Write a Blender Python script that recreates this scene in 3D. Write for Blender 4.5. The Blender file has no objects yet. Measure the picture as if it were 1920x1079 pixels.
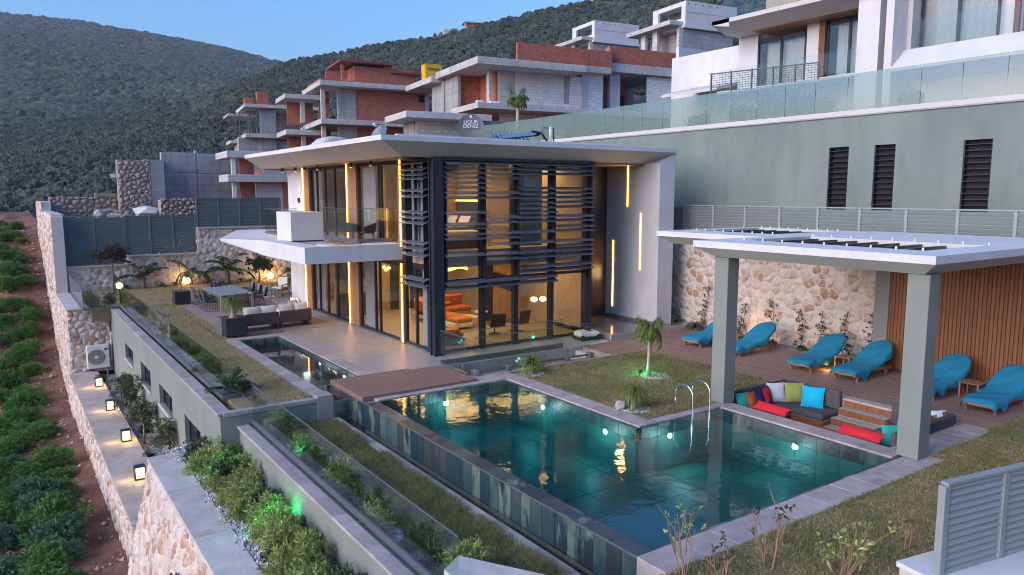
import bpy, math, random
import numpy as np
from mathutils import Vector, Matrix

# ------------------------------------------------------------------ camera, sky, sun, exposure
SC = bpy.context.scene
COL = SC.collection
rnd = random.Random(11)
PI = math.pi
cd = bpy.data.cameras.new("camera")
cam = bpy.data.objects.new("camera", cd)
COL.objects.link(cam)
cam.location = (0, 0, 5.3)
cam.rotation_euler = (PI / 2 - 0.12515, 0, -0.60392)
cd.sensor_width = 36
cd.lens = 1395 / 1920 * 36
cd.clip_start = 0.1
cd.clip_end = 9000
SC.camera = cam

SUN_AZ = math.radians(-93)     # clockwise from +Y: the glow after sunset lies to the left
SUN_EL = math.radians(0.4)
w = bpy.data.worlds.new("World")
SC.world = w
w.use_nodes = True
wn = w.node_tree.nodes
wl = w.node_tree.links
wn.clear()
sky = wn.new("ShaderNodeTexSky")
sky.sky_type = 'NISHITA'
sky.sun_disc = False
sky.sun_elevation = SUN_EL
sky.sun_rotation = SUN_AZ
sky.altitude = 200
sky.air_density = 1.0
sky.dust_density = 1.8
sky.ozone_density = 3.4
bgn = wn.new("ShaderNodeBackground")
bgn.inputs[1].default_value = 0.15
won = wn.new("ShaderNodeOutputWorld")
wl.new(sky.outputs[0], bgn.inputs[0])
wl.new(bgn.outputs[0], won.inputs[0])
sd = bpy.data.lights.new("sun", 'SUN')
sd.energy = 0.3
sd.angle = math.radians(50)
sd.color = (1.0, 0.93, 0.9)
sun = bpy.data.objects.new("sun", sd)
COL.objects.link(sun)
_el = math.radians(24)
_d = Vector((math.sin(SUN_AZ) * math.cos(_el), math.cos(SUN_AZ) * math.cos(_el), math.sin(_el)))
sun.rotation_euler = _d.to_track_quat('Z', 'Y').to_euler()
SC.view_settings.view_transform = 'Standard'
SC.view_settings.look = 'None'
SC.view_settings.gamma = 1
SC.view_settings.use_curve_mapping = False
SC.view_settings.exposure = 3.8
SC.render.engine = 'CYCLES'
SC.cycles.use_denoising = True
SC.cycles.use_adaptive_sampling = True
SC.cycles.adaptive_threshold = 0.02
SC.cycles.filter_width = 1.05
SC.cycles.light_sampling_threshold = 0.03
SC.cycles.max_bounces = 7
SC.cycles.diffuse_bounces = 3
SC.cycles.glossy_bounces = 4
SC.cycles.transmission_bounces = 6
SC.cycles.transparent_max_bounces = 32
SC.cycles.sample_clamp_indirect = 4
SC.cycles.caustics_reflective = False
SC.cycles.caustics_refractive = False


# ------------------------------------------------------------------ mesh helpers
class MB:
    def __init__(s):
        s.v = []
        s.f = []

    def add(s, vs, fs):
        o = len(s.v)
        s.v += [tuple(p) for p in vs]
        s.f += [tuple(i + o for i in f) for f in fs]
        return s

    def box(s, x0, x1, y0, y1, z0, z1, b=0.0):
        if x0 > x1: x0, x1 = x1, x0
        if y0 > y1: y0, y1 = y1, y0
        if z0 > z1: z0, z1 = z1, z0
        if b <= 0:
            return s.add([(x0, y0, z0), (x1, y0, z0), (x1, y1, z0), (x0, y1, z0), (x0, y0, z1), (x1, y0, z1), (x1, y1, z1), (x0, y1, z1)],
                         [(0, 3, 2, 1), (4, 5, 6, 7), (0, 1, 5, 4), (1, 2, 6, 5), (2, 3, 7, 6), (3, 0, 4, 7)])
        b = min(b, (x1 - x0) * .45, (y1 - y0) * .45, (z1 - z0) * .45)
        X, Y, Z = (x0, x1), (y0, y1), (z0, z1)
        ib = (b, -b)
        V = []
        idx = {}
        for i in (0, 1):
            for j in (0, 1):
                for k in (0, 1):
                    idx[i, j, k, 0] = len(V); V.append((X[i], Y[j] + ib[j], Z[k] + ib[k]))
                    idx[i, j, k, 1] = len(V); V.append((X[i] + ib[i], Y[j], Z[k] + ib[k]))
                    idx[i, j, k, 2] = len(V); V.append((X[i] + ib[i], Y[j] + ib[j], Z[k]))
        F = []
        def q(a, fl): F.append(tuple(a[::-1]) if fl else tuple(a))
        for i in (0, 1):
            q([idx[i, 0, 0, 0], idx[i, 1, 0, 0], idx[i, 1, 1, 0], idx[i, 0, 1, 0]], i == 0)
            q([idx[0, i, 0, 1], idx[1, i, 0, 1], idx[1, i, 1, 1], idx[0, i, 1, 1]], i == 1)
            q([idx[0, 0, i, 2], idx[1, 0, i, 2], idx[1, 1, i, 2], idx[0, 1, i, 2]], i == 0)
        for i in (0, 1):
            for j in (0, 1):
                q([idx[i, j, 0, 0], idx[i, j, 1, 0], idx[i, j, 1, 1], idx[i, j, 0, 1]], i != j)
                q([idx[i, 0, j, 0], idx[i, 1, j, 0], idx[i, 1, j, 2], idx[i, 0, j, 2]], i == j)
                q([idx[0, i, j, 1], idx[1, i, j, 1], idx[1, i, j, 2], idx[0, i, j, 2]], i != j)
        for i in (0, 1):
            for j in (0, 1):
                for k in (0, 1):
                    q([idx[i, j, k, 0], idx[i, j, k, 1], idx[i, j, k, 2]], (i + j + k) % 2 == 0)
        return s.add(V, F)

    def prism(s, poly, z0, z1):
        n = len(poly)
        a = sum(poly[i][0] * poly[(i + 1) % n][1] - poly[(i + 1) % n][0] * poly[i][1] for i in range(n))
        if a < 0: poly = poly[::-1]
        V = [(p[0], p[1], z0) for p in poly] + [(p[0], p[1], z1) for p in poly]
        F = [tuple(range(n - 1, -1, -1)), tuple(range(n, 2 * n))] + [(i, (i + 1) % n, n + (i + 1) % n, n + i) for i in range(n)]
        return s.add(V, F)

    def ext(s, poly, axis, a0, a1):
        """polygon extruded along an axis: axis x -> poly in (y,z); axis y -> poly in (x,z)"""
        m = MB().prism(poly, a0, a1)
        if axis == 'x':
            V = [(p[2], p[0], p[1]) for p in m.v]; F = m.f
        else:
            V = [(p[0], p[2], p[1]) for p in m.v]; F = [f[::-1] for f in m.f]
        return s.add(V, F)

    def tube(s, pts, r, n=8, cap=True):
        pts = [Vector(p) for p in pts]
        if not isinstance(r, (list, tuple)): r = [r] * len(pts)
        V = []; F = []
        up = None
        for i, p in enumerate(pts):
            a = pts[max(i - 1, 0)]; b = pts[min(i + 1, len(pts) - 1)]
            d = (b - a).normalized()
            if up is None:
                up = Vector((0, 0, 1)) if abs(d.z) < .9 else Vector((1, 0, 0))
            sx = d.cross(up).normalized(); up = sx.cross(d).normalized()
            for k in range(n):
                t = 2 * PI * k / n
                V.append(p + (sx * math.cos(t) + up * math.sin(t)) * r[i])
        for i in range(len(pts) - 1):
            for k in range(n):
                a = i * n + k; b = i * n + (k + 1) % n
                F.append((a, b, b + n, a + n))
        if cap:
            F.append(tuple(range(n - 1, -1, -1))); F.append(tuple(range((len(pts) - 1) * n, len(pts) * n)))
        F = [f[::-1] for f in F]
        return s.add(V, F)

    def lathe(s, prof, n=16, c=(0, 0, 0)):
        V = []; F = []
        for (r, z) in prof:
            for k in range(n):
                t = 2 * PI * k / n
                V.append((c[0] + r * math.cos(t), c[1] + r * math.sin(t), c[2] + z))
        for i in range(len(prof) - 1):
            for k in range(n):
                a = i * n + k; b = i * n + (k + 1) % n
                F.append((a, b, b + n, a + n))
        F.append(tuple(range(n - 1, -1, -1))); F.append(tuple(range((len(prof) - 1) * n, len(prof) * n)))
        return s.add(V, F)

    def xf(s, M):
        s.v = [tuple(M @ Vector(p)) for p in s.v]
        return s


def Tr(x, y, z, rz=0, rx=0, ry=0):
    return Matrix.Translation((x, y, z)) @ Matrix.Rotation(rz, 4, 'Z') @ Matrix.Rotation(ry, 4, 'Y') @ Matrix.Rotation(rx, 4, 'X')


def BX(*a, **k):
    return MB().box(*a, **k)


WORLD_OFF = {}


def mesh(name, mb, m, smooth=False):
    me = bpy.data.meshes.new(name)
    me.from_pydata(mb.v, [], mb.f)
    me.materials.append(MAT[m])
    if smooth:
        me.polygons.foreach_set('use_smooth', [True] * len(me.polygons))
    me.update()
    return me


def tag(o, label=None, cat=None, group=None, kind=None):
    if label: o['label'] = label
    if cat: o['category'] = cat
    if group: o['group'] = group
    if kind: o['kind'] = kind
    return o


def put(name, me, parent=None, loc=(0, 0, 0), rz=0, **kw):
    o = bpy.data.objects.new(name, me)
    COL.objects.link(o)
    o.location = loc
    if rz: o.rotation_euler = (0, 0, rz)
    if parent is not None:
        o.parent = parent
        L = WORLD_OFF.get(parent.name)
        if L is not None:
            o.location = Vector(loc) - L
    return tag(o, **kw)


def obj(name, mb, m, parent=None, smooth=False, loc=(0, 0, 0), rz=0, **kw):
    return put(name, mesh(name, mb, m, smooth), parent, loc, rz, **kw)


def thing(name, label, cat, loc=(0, 0, 0), rz=0, group=None, world=False, kind=None):
    """an Empty at the base of a thing; world=True: its parts are given in world coordinates"""
    o = bpy.data.objects.new(name, None)
    COL.objects.link(o)
    o.location = loc
    o.rotation_euler = (0, 0, rz)
    o.empty_display_size = .2
    if world: WORLD_OFF[o.name] = Vector(loc)
    return tag(o, label, cat, group, kind)


def kids(o):
    return [c for c in bpy.data.objects if c.parent == o]


_KIDS = {}
def dup(root, loc, rz=0, label=None, scale=None):
    if root.name not in _KIDS:
        _KIDS[root.name] = [(c, kids(c)) for c in kids(root)]
    r = root.copy(); COL.objects.link(r)
    r.location = loc; r.rotation_euler = (0, 0, rz)
    if scale: r.scale = scale if not isinstance(scale, (int, float)) else (scale,) * 3
    if label: r['label'] = label
    for c, gs in _KIDS[root.name]:
        d = c.copy(); COL.objects.link(d); d.parent = r
        for g in gs:
            e = g.copy(); COL.objects.link(e); e.parent = d
    return r


def npmesh(name, V, F, m, smooth=False):
    """V (n,3), F (k,4) or (k,3) numpy"""
    me = bpy.data.meshes.new(name)
    nv, nf, k = len(V), len(F), F.shape[1]
    me.vertices.add(nv); me.vertices.foreach_set('co', np.asarray(V, 'f').ravel())
    me.loops.add(nf * k); me.loops.foreach_set('vertex_index', np.asarray(F, 'i').ravel())
    me.polygons.add(nf); me.polygons.foreach_set('loop_start', np.arange(0, nf * k, k, dtype='i'))
    if smooth: me.polygons.foreach_set('use_smooth', np.ones(nf, bool))
    me.materials.append(MAT[m])
    me.update(calc_edges=True)
    return me


# ------------------------------------------------------------------ materials
MAT = {}


class NT:
    def __init__(s, name):
        s.m = bpy.data.materials.new(name); s.m.use_nodes = True
        s.n = s.m.node_tree.nodes; s.l = s.m.node_tree.links
        s.n.clear()
        s.out = s.n.new("ShaderNodeOutputMaterial")
        MAT[name] = s.m

    def new(s, t, **kw):
        n = s.n.new("ShaderNode" + t)
        for k, v in kw.items(): setattr(n, k, v)
        return n

    def link(s, a, b): s.l.new(a, b)

    def val(s, sock, v):
        if hasattr(v, 'is_output') or hasattr(v, 'links'): s.link(v, sock)
        else: sock.default_value = v

    def math(s, op, a, b=0.0, clamp=False):
        n = s.new("Math", operation=op); n.use_clamp = clamp
        s.val(n.inputs[0], a); s.val(n.inputs[1], b)
        return n.outputs[0]

    def mix(s, fac, a, b, mode='MIX'):
        n = s.new("Mix", data_type='RGBA', blend_type=mode)
        s.val(n.inputs[0], fac); s.val(n.inputs[6], a); s.val(n.inputs[7], b)
        return n.outputs[2]

    def pos(s, scale=(1, 1, 1)):
        g = s.new("NewGeometry")
        mp = s.new("Mapping"); mp.inputs['Scale'].default_value = scale
        s.link(g.outputs['Position'], mp.inputs[0])
        return mp.outputs[0]

    def noise(s, vec, scale, detail=4, rough=.55, lo=.3, hi=.7):
        n = s.new("TexNoise"); n.inputs['Scale'].default_value = scale; n.inputs['Detail'].default_value = detail
        n.inputs['Roughness'].default_value = rough
        s.link(vec, n.inputs['Vector'])
        r = s.new("MapRange"); r.inputs[1].default_value = lo; r.inputs[2].default_value = hi
        s.link(n.outputs[0], r.inputs[0])
        return r.outputs[0]

    def rand(s):
        o = s.new("ObjectInfo"); g = s.new("NewGeometry")
        a = s.math('ADD', o.outputs['Random'], g.outputs['Random Per Island'])
        return s.math('FRACT', a)

    def ramp(s, fac, stops, interp='LINEAR'):
        r = s.new("ValToRGB"); r.color_ramp.interpolation = interp
        e = r.color_ramp.elements
        while len(e) < len(stops): e.new(.5)
        for i, (p, c) in enumerate(stops):
            e[i].position = p; e[i].color = (*c, 1)
        s.val(r.inputs[0], fac)
        return r.outputs[0]

    def bump(s, h, strength=.3, dist=.02):
        b = s.new("Bump"); b.inputs['Strength'].default_value = strength; b.inputs['Distance'].default_value = dist
        s.link(h, b.inputs['Height'])
        return b.outputs[0]

    def pbr(s, col, rough=.6, metal=0, normal=None, spec=.5, **kw):
        p = s.new("BsdfPrincipled")
        s.val(p.inputs['Base Color'], (*col, 1) if isinstance(col, tuple) and len(col) == 3 else col)
        s.val(p.inputs['Roughness'], rough); s.val(p.inputs['Metallic'], metal)
        p.inputs['Specular IOR Level'].default_value = spec
        if normal is not None: s.link(normal, p.inputs['Normal'])
        for k, v in kw.items(): s.val(p.inputs[k], v)
        s.link(p.outputs[0], s.out.inputs[0])
        return p


def mat(name, c, c2=None, rough=.6, scale=3., detail=5, bump=0., bscale=30., bdist=.01, metal=0, ov=0., spec=.5, stretch=(1, 1, 1), stain=None, lo=.3, hi=.7):
    t = NT(name)
    vec = t.pos(stretch)
    c2 = c2 or tuple(x * .82 for x in c)
    f = t.noise(vec, scale, detail, lo=lo, hi=hi)
    col = t.mix(f, (*c, 1), (*c2, 1))
    if stain:
        f2 = t.noise(t.pos((1, 1, .35)), stain[1], 6, .65, .48, .72)
        col = t.mix(t.math('MULTIPLY', f2, stain[2]), col, (*stain[0], 1))
    if ov:
        k = t.math('ADD', t.math('MULTIPLY', t.rand(), ov), 1 - ov / 2)
        v = t.new("CombineXYZ")
        for i in range(3): t.link(k, v.inputs[i])
        col = t.mix(1.0, col, v.outputs[0], 'MULTIPLY')
    nrm = None
    if bump:
        nrm = t.bump(t.noise(vec, bscale, 4, .6, 0, 1), bump, bdist)
    t.pbr(col, rough, metal, nrm, spec)
    return t


def ramp_mat(name, stops, rough=.6, scale=6., amt=.35, bump=.4, bscale=20., bdist=.02, stretch=(1, 1, 1), spec=.4, interp='LINEAR', dark=(.3, .28, .25)):
    """every piece takes its own colour from the ramp, mottled by noise"""
    t = NT(name)
    vec = t.pos(stretch)
    r = t.rand()
    n1 = t.noise(vec, scale, 6, .6)
    base = t.ramp(t.math('ADD', r, t.math('MULTIPLY', t.math('SUBTRACT', n1, .5), .25)), stops, interp)
    col = t.mix(t.math('MULTIPLY', n1, amt), base, t.mix(1.0, base, (*dark, 1), 'MULTIPLY'))
    nrm = t.bump(t.noise(vec, bscale, 5, .6, 0, 1), bump, bdist)
    t.pbr(col, rough, 0, nrm, spec)
    return t


def emit(name, c, s):
    t = NT(name)
    e = t.new("Emission"); e.inputs[0].default_value = (*c, 1); e.inputs[1].default_value = s
    t.link(e.outputs[0], t.out.inputs[0])


def glass(name, tint=(.93, .97, .96), f0=.05, rough=0.0, refl=1.0):
    t = NT(name)
    lw = t.new("LayerWeight"); lw.inputs[0].default_value = .5
    p = t.math('POWER', lw.outputs['Facing'], 6.0)
    fac = t.math('ADD', t.math('MULTIPLY', p, (1 - f0) * refl), f0, True)
    a = t.new("BsdfTransparent"); a.inputs[0].default_value = (*tint, 1)
    g = t.new("BsdfGlossy"); g.inputs['Roughness'].default_value = rough
    mx = t.new("MixShader")
    t.link(fac, mx.inputs[0]); t.link(a.outputs[0], mx.inputs[1]); t.link(g.outputs[0], mx.inputs[2])
    t.link(mx.outputs[0], t.out.inputs[0])


def water(name, tint, f0=.025, ripple=.05, scale=2.2, absorb=None):
    t = NT(name)
    vec = t.pos()
    h1 = t.noise(vec, scale, 3, .5, 0, 1)
    nrm = t.bump(h1, ripple, .05)
    lw = t.new("LayerWeight"); lw.inputs[0].default_value = .5
    t.link(nrm, lw.inputs['Normal'])
    p = t.math('POWER', lw.outputs['Facing'], 4.2)
    fac = t.math('ADD', t.math('MULTIPLY', p, 1 - f0), f0, True)
    a = t.new("BsdfTransparent"); a.inputs[0].default_value = (*tint, 1)
    g = t.new("BsdfGlossy"); g.inputs['Roughness'].default_value = .02
    t.link(nrm, g.inputs['Normal'])
    mx = t.new("MixShader")
    t.link(fac, mx.inputs[0]); t.link(a.outputs[0], mx.inputs[1]); t.link(g.outputs[0], mx.inputs[2])
    t.link(mx.outputs[0], t.out.inputs[0])
    if absorb:
        va = t.new("VolumeAbsorption"); va.inputs[0].default_value = (*absorb[0], 1); va.inputs[1].default_value = absorb[1]
        t.link(va.outputs[0], t.out.inputs['Volume'])


def grass_mat(name, a, b_, c):
    """blades: straw and green drifting in patches, finer tufts within"""
    t = NT(name)
    r = t.rand()
    n1 = t.noise(t.pos(), .9, 4, .55, .36, .64); n2 = t.noise(t.pos(), 7, 3, .6, .32, .68)
    col = t.mix(n1, (*a, 1), (*b_, 1))
    col = t.mix(t.math('MULTIPLY', n2, .75), col, (*c, 1))
    k = t.math('ADD', t.math('MULTIPLY', r, .9), .55)
    v = t.new("CombineXYZ")
    for i in range(3): t.link(k, v.inputs[i])
    col = t.mix(1.0, col, v.outputs[0], 'MULTIPLY')
    p = t.new("BsdfPrincipled"); t.link(col, p.inputs['Base Color']); p.inputs['Roughness'].default_value = .85; p.inputs['Specular IOR Level'].default_value = .1
    tr = t.new("BsdfTranslucent"); t.link(col, tr.inputs[0])
    mx = t.new("MixShader"); mx.inputs[0].default_value = .3
    t.link(p.outputs[0], mx.inputs[1]); t.link(tr.outputs[0], mx.inputs[2]); t.link(mx.outputs[0], t.out.inputs[0])


def leaf(name, stops, rough=.55, trans=.25, nscale=.8, nw=.4):
    """foliage: each leaf picks its tone, larger drifts of tone through noise"""
    t = NT(name)
    r = t.rand()
    n = t.noise(t.pos(), nscale, 3, .5, .3, .7)
    f = t.math('ADD', t.math('MULTIPLY', r, 1 - nw), t.math('MULTIPLY', n, nw))
    col = t.ramp(f, stops)
    p = t.new("BsdfPrincipled"); t.link(col, p.inputs['Base Color']); p.inputs['Roughness'].default_value = rough
    p.inputs['Specular IOR Level'].default_value = .25
    tr = t.new("BsdfTranslucent"); t.link(col, tr.inputs[0])
    mx = t.new("MixShader"); mx.inputs[0].default_value = trans
    t.link(p.outputs[0], mx.inputs[1]); t.link(tr.outputs[0], mx.inputs[2])
    t.link(mx.outputs[0], t.out.inputs[0])


def brick_mat(name, c1, c2, mortar, bw=.26, bh=.2, ms=.012, rough=.85, dark=(.5, .45, .42)):
    t = NT(name)
    g = t.new("NewGeometry"); sp = t.new("SeparateXYZ"); t.link(g.outputs['Position'], sp.inputs[0])
    cb = t.new("CombineXYZ"); t.link(t.math('ADD', sp.outputs[0], sp.outputs[1]), cb.inputs[0]); t.link(sp.outputs[2], cb.inputs[1])
    b = t.new("TexBrick"); t.link(cb.outputs[0], b.inputs['Vector'])
    b.inputs['Color1'].default_value = (*c1, 1); b.inputs['Color2'].default_value = (*c2, 1); b.inputs['Mortar'].default_value = (*mortar, 1)
    b.inputs['Scale'].default_value = 1; b.inputs['Mortar Size'].default_value = ms; b.inputs['Brick Width'].default_value = bw; b.inputs['Row Height'].default_value = bh
    n = t.noise(t.pos(), .9, 6, .65)
    n2 = t.noise(t.pos(), 7, 4, .6)
    col = t.mix(t.math('MULTIPLY', n, .5), b.outputs[0], t.mix(1.0, b.outputs[0], (*dark, 1), 'MULTIPLY'))
    col = t.mix(t.math('MULTIPLY', n2, .25), col, (*mortar, 1))
    t.pbr(col, rough, 0, t.bump(b.outputs['Fac'], -.5, .02), .2)


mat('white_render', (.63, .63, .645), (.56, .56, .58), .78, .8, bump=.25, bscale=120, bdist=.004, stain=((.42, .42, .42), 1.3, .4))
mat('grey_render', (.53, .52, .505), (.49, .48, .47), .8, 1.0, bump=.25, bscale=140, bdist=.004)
mat('green_render', (.21, .235, .215), (.185, .208, .192), .85, .7, bump=.35, bscale=90, bdist=.006, stain=((.11, .13, .115), .5, .35))
mat('house_green', (.19, .235, .21), (.165, .205, .185), .85, .6, bump=.3, bscale=70, bdist=.006, stretch=(1, 1, .25), lo=.4, hi=.6, stain=((.115, .14, .128), .9, .75))
mat('terrace_tile', (.36, .33, .32), (.31, .285, .28), .42, 2.5, bump=.05, bscale=60, ov=.05)
mat('polished_stone', (.2, .185, .18), (.16, .15, .15), .12, 3)
ramp_mat('coping', [(0, (.36, .31, .3)), (.35, (.46, .405, .395)), (.7, (.39, .35, .355)), (1, (.52, .45, .43))], .7, 3.2, .8, .4, 14, .02, dark=(.55, .5, .5))
mat('pale_stone', (.58, .53, .51), (.44, .4, .385), .75, 2.4, bump=.4, bscale=20, bdist=.02, stain=((.4, .29, .24), 1.2, .6), ov=.1)
ramp_mat('slate', [(0, (.022, .045, .065)), (.16, (.045, .09, .1)), (.3, (.17, .235, .19)), (.4, (.03, .06, .085)), (.52, (.095, .075, .075)), (.62, (.055, .11, .115)), (.74, (.2, .26, .2)), (.84, (.028, .05, .07)), (1, (.06, .1, .12))], .35, 4, .95, .6, 16, .015, (1.2, 1.2, .4), .5, dark=(.28, .36, .4))
ramp_mat('pool_floor', [(0, (.045, .14, .14)), (.3, (.07, .175, .165)), (.55, (.055, .15, .155)), (.8, (.09, .2, .185)), (1, (.065, .165, .16))], .5, 1.1, .7, .2, 18, .01, (1, .4, 1), dark=(.4, .45, .45))
mat('deck_wood', (.255, .165, .135), (.205, .13, .108), .7, 4, bump=.3, bscale=50, stretch=(6, .6, 6), ov=.22)
mat('bridge_wood', (.27, .155, .12), (.22, .125, .098), .65, 4, bump=.3, bscale=50, stretch=(.6, 6, 6), ov=.18)
mat('patio_wood', (.33, .25, .225), (.28, .21, .19), .7, 4, bump=.25, bscale=50, stretch=(.6, 6, 6), ov=.14)
mat('clad_wood', (.23, .088, .03), (.16, .06, .02), .5, 5, bump=.2, bscale=40, stretch=(8, 8, .5), ov=.3)
mat('soffit_wood', (.34, .18, .09), (.26, .13, .06), .5, 5, stretch=(.6, 8, 8), ov=.15)
mat('channel_metal', (.15, .16, .18), (.12, .13, .15), .4, 3, metal=.4)
mat('dark_metal', (.026, .031, .046), (.021, .025, .038), .38, 2, metal=.3)
mat('louvre_metal', (.12, .135, .175), (.1, .115, .15), .45, 3, metal=.15, ov=.12)
mat('fence_metal', (.125, .15, .145), (.1, .125, .12), .5, 2, ov=.08)
mat('fence_pale', (.25, .285, .285), (.225, .26, .26), .5, 2, ov=.05)
mat('steel', (.62, .63, .65), (.5, .52, .54), .18, 4, metal=1.0)
mat('aluminium', (.4, .4, .41), (.34, .34, .35), .35, 4, metal=.8)
def conc(name, c, c2, dark, bw=2.4, bh=.55):
    t = NT(name)
    g = t.new("NewGeometry"); sp = t.new("SeparateXYZ"); t.link(g.outputs['Position'], sp.inputs[0])
    cb = t.new("CombineXYZ"); t.link(t.math('ADD', sp.outputs[0], sp.outputs[1]), cb.inputs[0]); t.link(sp.outputs[2], cb.inputs[1])
    b = t.new("TexBrick"); t.link(cb.outputs[0], b.inputs['Vector'])
    b.inputs['Color1'].default_value = (1, 1, 1, 1); b.inputs['Color2'].default_value = (.86, .86, .87, 1); b.inputs['Mortar'].default_value = (.6, .6, .6, 1)
    b.inputs['Scale'].default_value = 1; b.inputs['Mortar Size'].default_value = .014; b.inputs['Brick Width'].default_value = bw; b.inputs['Row Height'].default_value = bh
    col = t.mix(t.noise(t.pos(), .8, 6, .6), (*c, 1), (*c2, 1))
    col = t.mix(1.0, col, b.outputs[0], 'MULTIPLY')
    st = t.noise(t.pos((1.6, 1.6, .22)), 1.1, 6, .68, .5, .74)
    col = t.mix(t.math('MULTIPLY', st, .65), col, (*dark, 1))
    t.pbr(col, .88, 0, t.bump(t.noise(t.pos(), 16, 5, .6, 0, 1), .4, .02), .25)


conc('concrete', (.4, .4, .405), (.3, .3, .31), (.15, .15, .16))
conc('concrete_light', (.58, .57, .56), (.45, .44, .43), (.24, .23, .22))
mat('wall_top', (.5, .43, .38), (.38, .32, .28), .85, 2.2, bump=.5, bscale=24, bdist=.02, stain=((.26, .2, .17), 1.1, .6), ov=.1)
mat('aac_block', (.74, .71, .72), (.64, .62, .63), .9, 3, bump=.2, bscale=40, ov=.16)
mat('aac_joint', (.36, .34, .34), (.3, .28, .28), .9, 5)
brick_mat('red_brick', (.52, .15, .09), (.36, .095, .06), (.34, .2, .16))
mat('red_clay', (.5, .16, .1), (.38, .11, .07), .85, 4, ov=.25)
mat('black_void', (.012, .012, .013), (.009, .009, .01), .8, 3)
mat('mortar', (.6, .55, .52), (.52, .47, .44), .9, 6, bump=.5, bscale=25, bdist=.02)
mat('mortar_dark', (.33, .27, .23), (.26, .21, .18), .9, 6, bump=.5, bscale=25, bdist=.02)
ramp_mat('wall_stone', [(0, (.56, .49, .44)), (.2, (.66, .6, .56)), (.36, (.54, .45, .39)), (.52, (.67, .61, .57)), (.66, (.58, .5, .45)), (.78, (.5, .36, .27)), (.86, (.4, .22, .13)), (.92, (.55, .45, .4)), (1, (.63, .56, .52))], .85, 5, .45, .6, 16, .02, dark=(.6, .5, .45))
ramp_mat('rubble_stone', [(0, (.4, .3, .24)), (.25, (.5, .4, .34)), (.45, (.33, .25, .2)), (.65, (.46, .37, .32)), (.82, (.4, .24, .15)), (1, (.52, .44, .4))], .9, 6, .5, .7, 14, .03, dark=(.5, .42, .38))
mat('soil', (.24, .105, .065), (.13, .055, .036), .95, 1.4, 8, bump=1.0, bscale=6, bdist=.15, stain=((.33, .19, .13), .8, .6))
mat('pebble', (.5, .5, .53), (.3, .3, .32), .75, 6, ov=1.2)
mat('pebble_bed', (.5, .5, .53), (.13, .12, .115), .9, 11, 4, bump=1, bscale=22, bdist=.05, lo=.38, hi=.62)
mat('lawn_soil', (.26, .2, .11), (.17, .14, .07), .95, 2.5, bump=.6, bscale=30, bdist=.03)
mat('interior_wall', (.4, .32, .23), (.34, .27, .19), .8, 2)
mat('interior_floor', (.4, .34, .28), (.35, .3, .25), .35, 1.5)
mat('interior_dark', (.05, .048, .05), (.03, .03, .032), .5, 1.2, stain=((.1, .1, .1), 1.5, .5))
mat('interior_wood', (.42, .24, .11), (.35, .19, .085), .5, 4, stretch=(6, 6, .5), ov=.2)
mat('orange_leather', (.55, .15, .025), (.48, .12, .02), .45, 3)
mat('brown_leather', (.06, .035, .025), (.045, .028, .02), .4, 3)
mat('cream_fabric', (.62, .58, .52), (.55, .51, .46), .9, 8, bump=.2, bscale=90)
mat('white_fabric', (.7, .68, .66), (.63, .61, .6), .9, 6, bump=.2, bscale=90)
mat('curtain_fabric', (.55, .55, .56), (.45, .46, .48), .9, 3, stretch=(8, 8, .2))
mat('grey_fabric', (.075, .073, .08), (.058, .057, .063), .9, 10, bump=.3, bscale=140)
mat('wicker', (.1, .085, .08), (.06, .052, .05), .7, 40, 2, bump=.8, bscale=60, bdist=.01, ov=.1)
mat('towel_blue', (.008, .21, .35), (.006, .185, .31), .95, 6, bump=.5, bscale=70, bdist=.006)
mat('teak', (.3, .17, .09), (.22, .12, .065), .65, 5, bump=.2, bscale=40, ov=.2)
mat('yellow_pad', (.62, .3, .025), (.52, .25, .02), .85, 6)
mat('plastic_white', (.66, .66, .64), (.6, .6, .58), .4, 3)
mat('plastic_dark', (.02, .02, .022), (.015, .015, .017), .5, 3)
mat('pot_dark', (.022, .022, .027), (.016, .016, .02), .6, 6, bump=.2)
mat('grey_panel', (.12, .125, .135), (.1, .105, .115), .6, 4)
mat('bark', (.2, .15, .11), (.12, .09, .07), .9, 8, bump=.8, bscale=30, bdist=.02)
mat('pale_bark', (.42, .38, .33), (.28, .25, .21), .9, 10, bump=.6, bscale=30)
mat('twig', (.34, .2, .13), (.26, .15, .1), .8, 6, ov=.3)
mat('rust', (.16, .1, .075), (.1, .07, .06), .8, 5, ov=.4)
mat('roof_tile_red', (.24, .05, .045), (.18, .038, .035), .7, 4)
mat('yellow_tank', (.7, .42, .01), (.6, .35, .01), .5, 4)
mat('blue_pot', (.02, .05, .14), (.015, .04, .1), .35, 4)
mat('black_glass', (.01, .012, .02), (.01, .012, .02), .08, 3)
mat('gutter_water_bed', (.03, .06, .065), (.02, .04, .045), .3, 6)
for n_, c_ in (('teal', (.02, .36, .33)), ('orange', (.62, .1, .015)), ('navy', (.012, .02, .12)), ('red', (.62, .015, .03)), ('white', (.66, .68, .72)), ('olive', (.33, .35, .09)), ('sky', (.0, .42, .68)), ('grey', (.09, .088, .095))):
    mat('pillow_' + n_, c_, tuple(x * .85 for x in c_), .9, 5, bump=.25, bscale=90, bdist=.004)
glass('clear_glass', (.955, .98, .975), .035)
glass('window_glass', (.86, .88, .88), .07)
glass('balustrade_glass', (.93, .965, .955), .045)
glass('upper_glass', (.7, .71, .64), .34)
water('pool_water', (.9, .97, .97), .03, .1, 2.8, ((.02, .72, .74), .62))
water('shallow_water', (.7, .74, .72), .03, .02, 2)
emit('led_warm', (1, .42, .075), 0.78)
emit('led_yellow', (1, .56, .05), 0.68)
emit('lamp_globe', (1, .6, .18), 0.62)
emit('lantern_glow', (1, .6, .2), 0.59)
emit('pool_lamp', (.8, .97, 1), 1.86)
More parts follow.
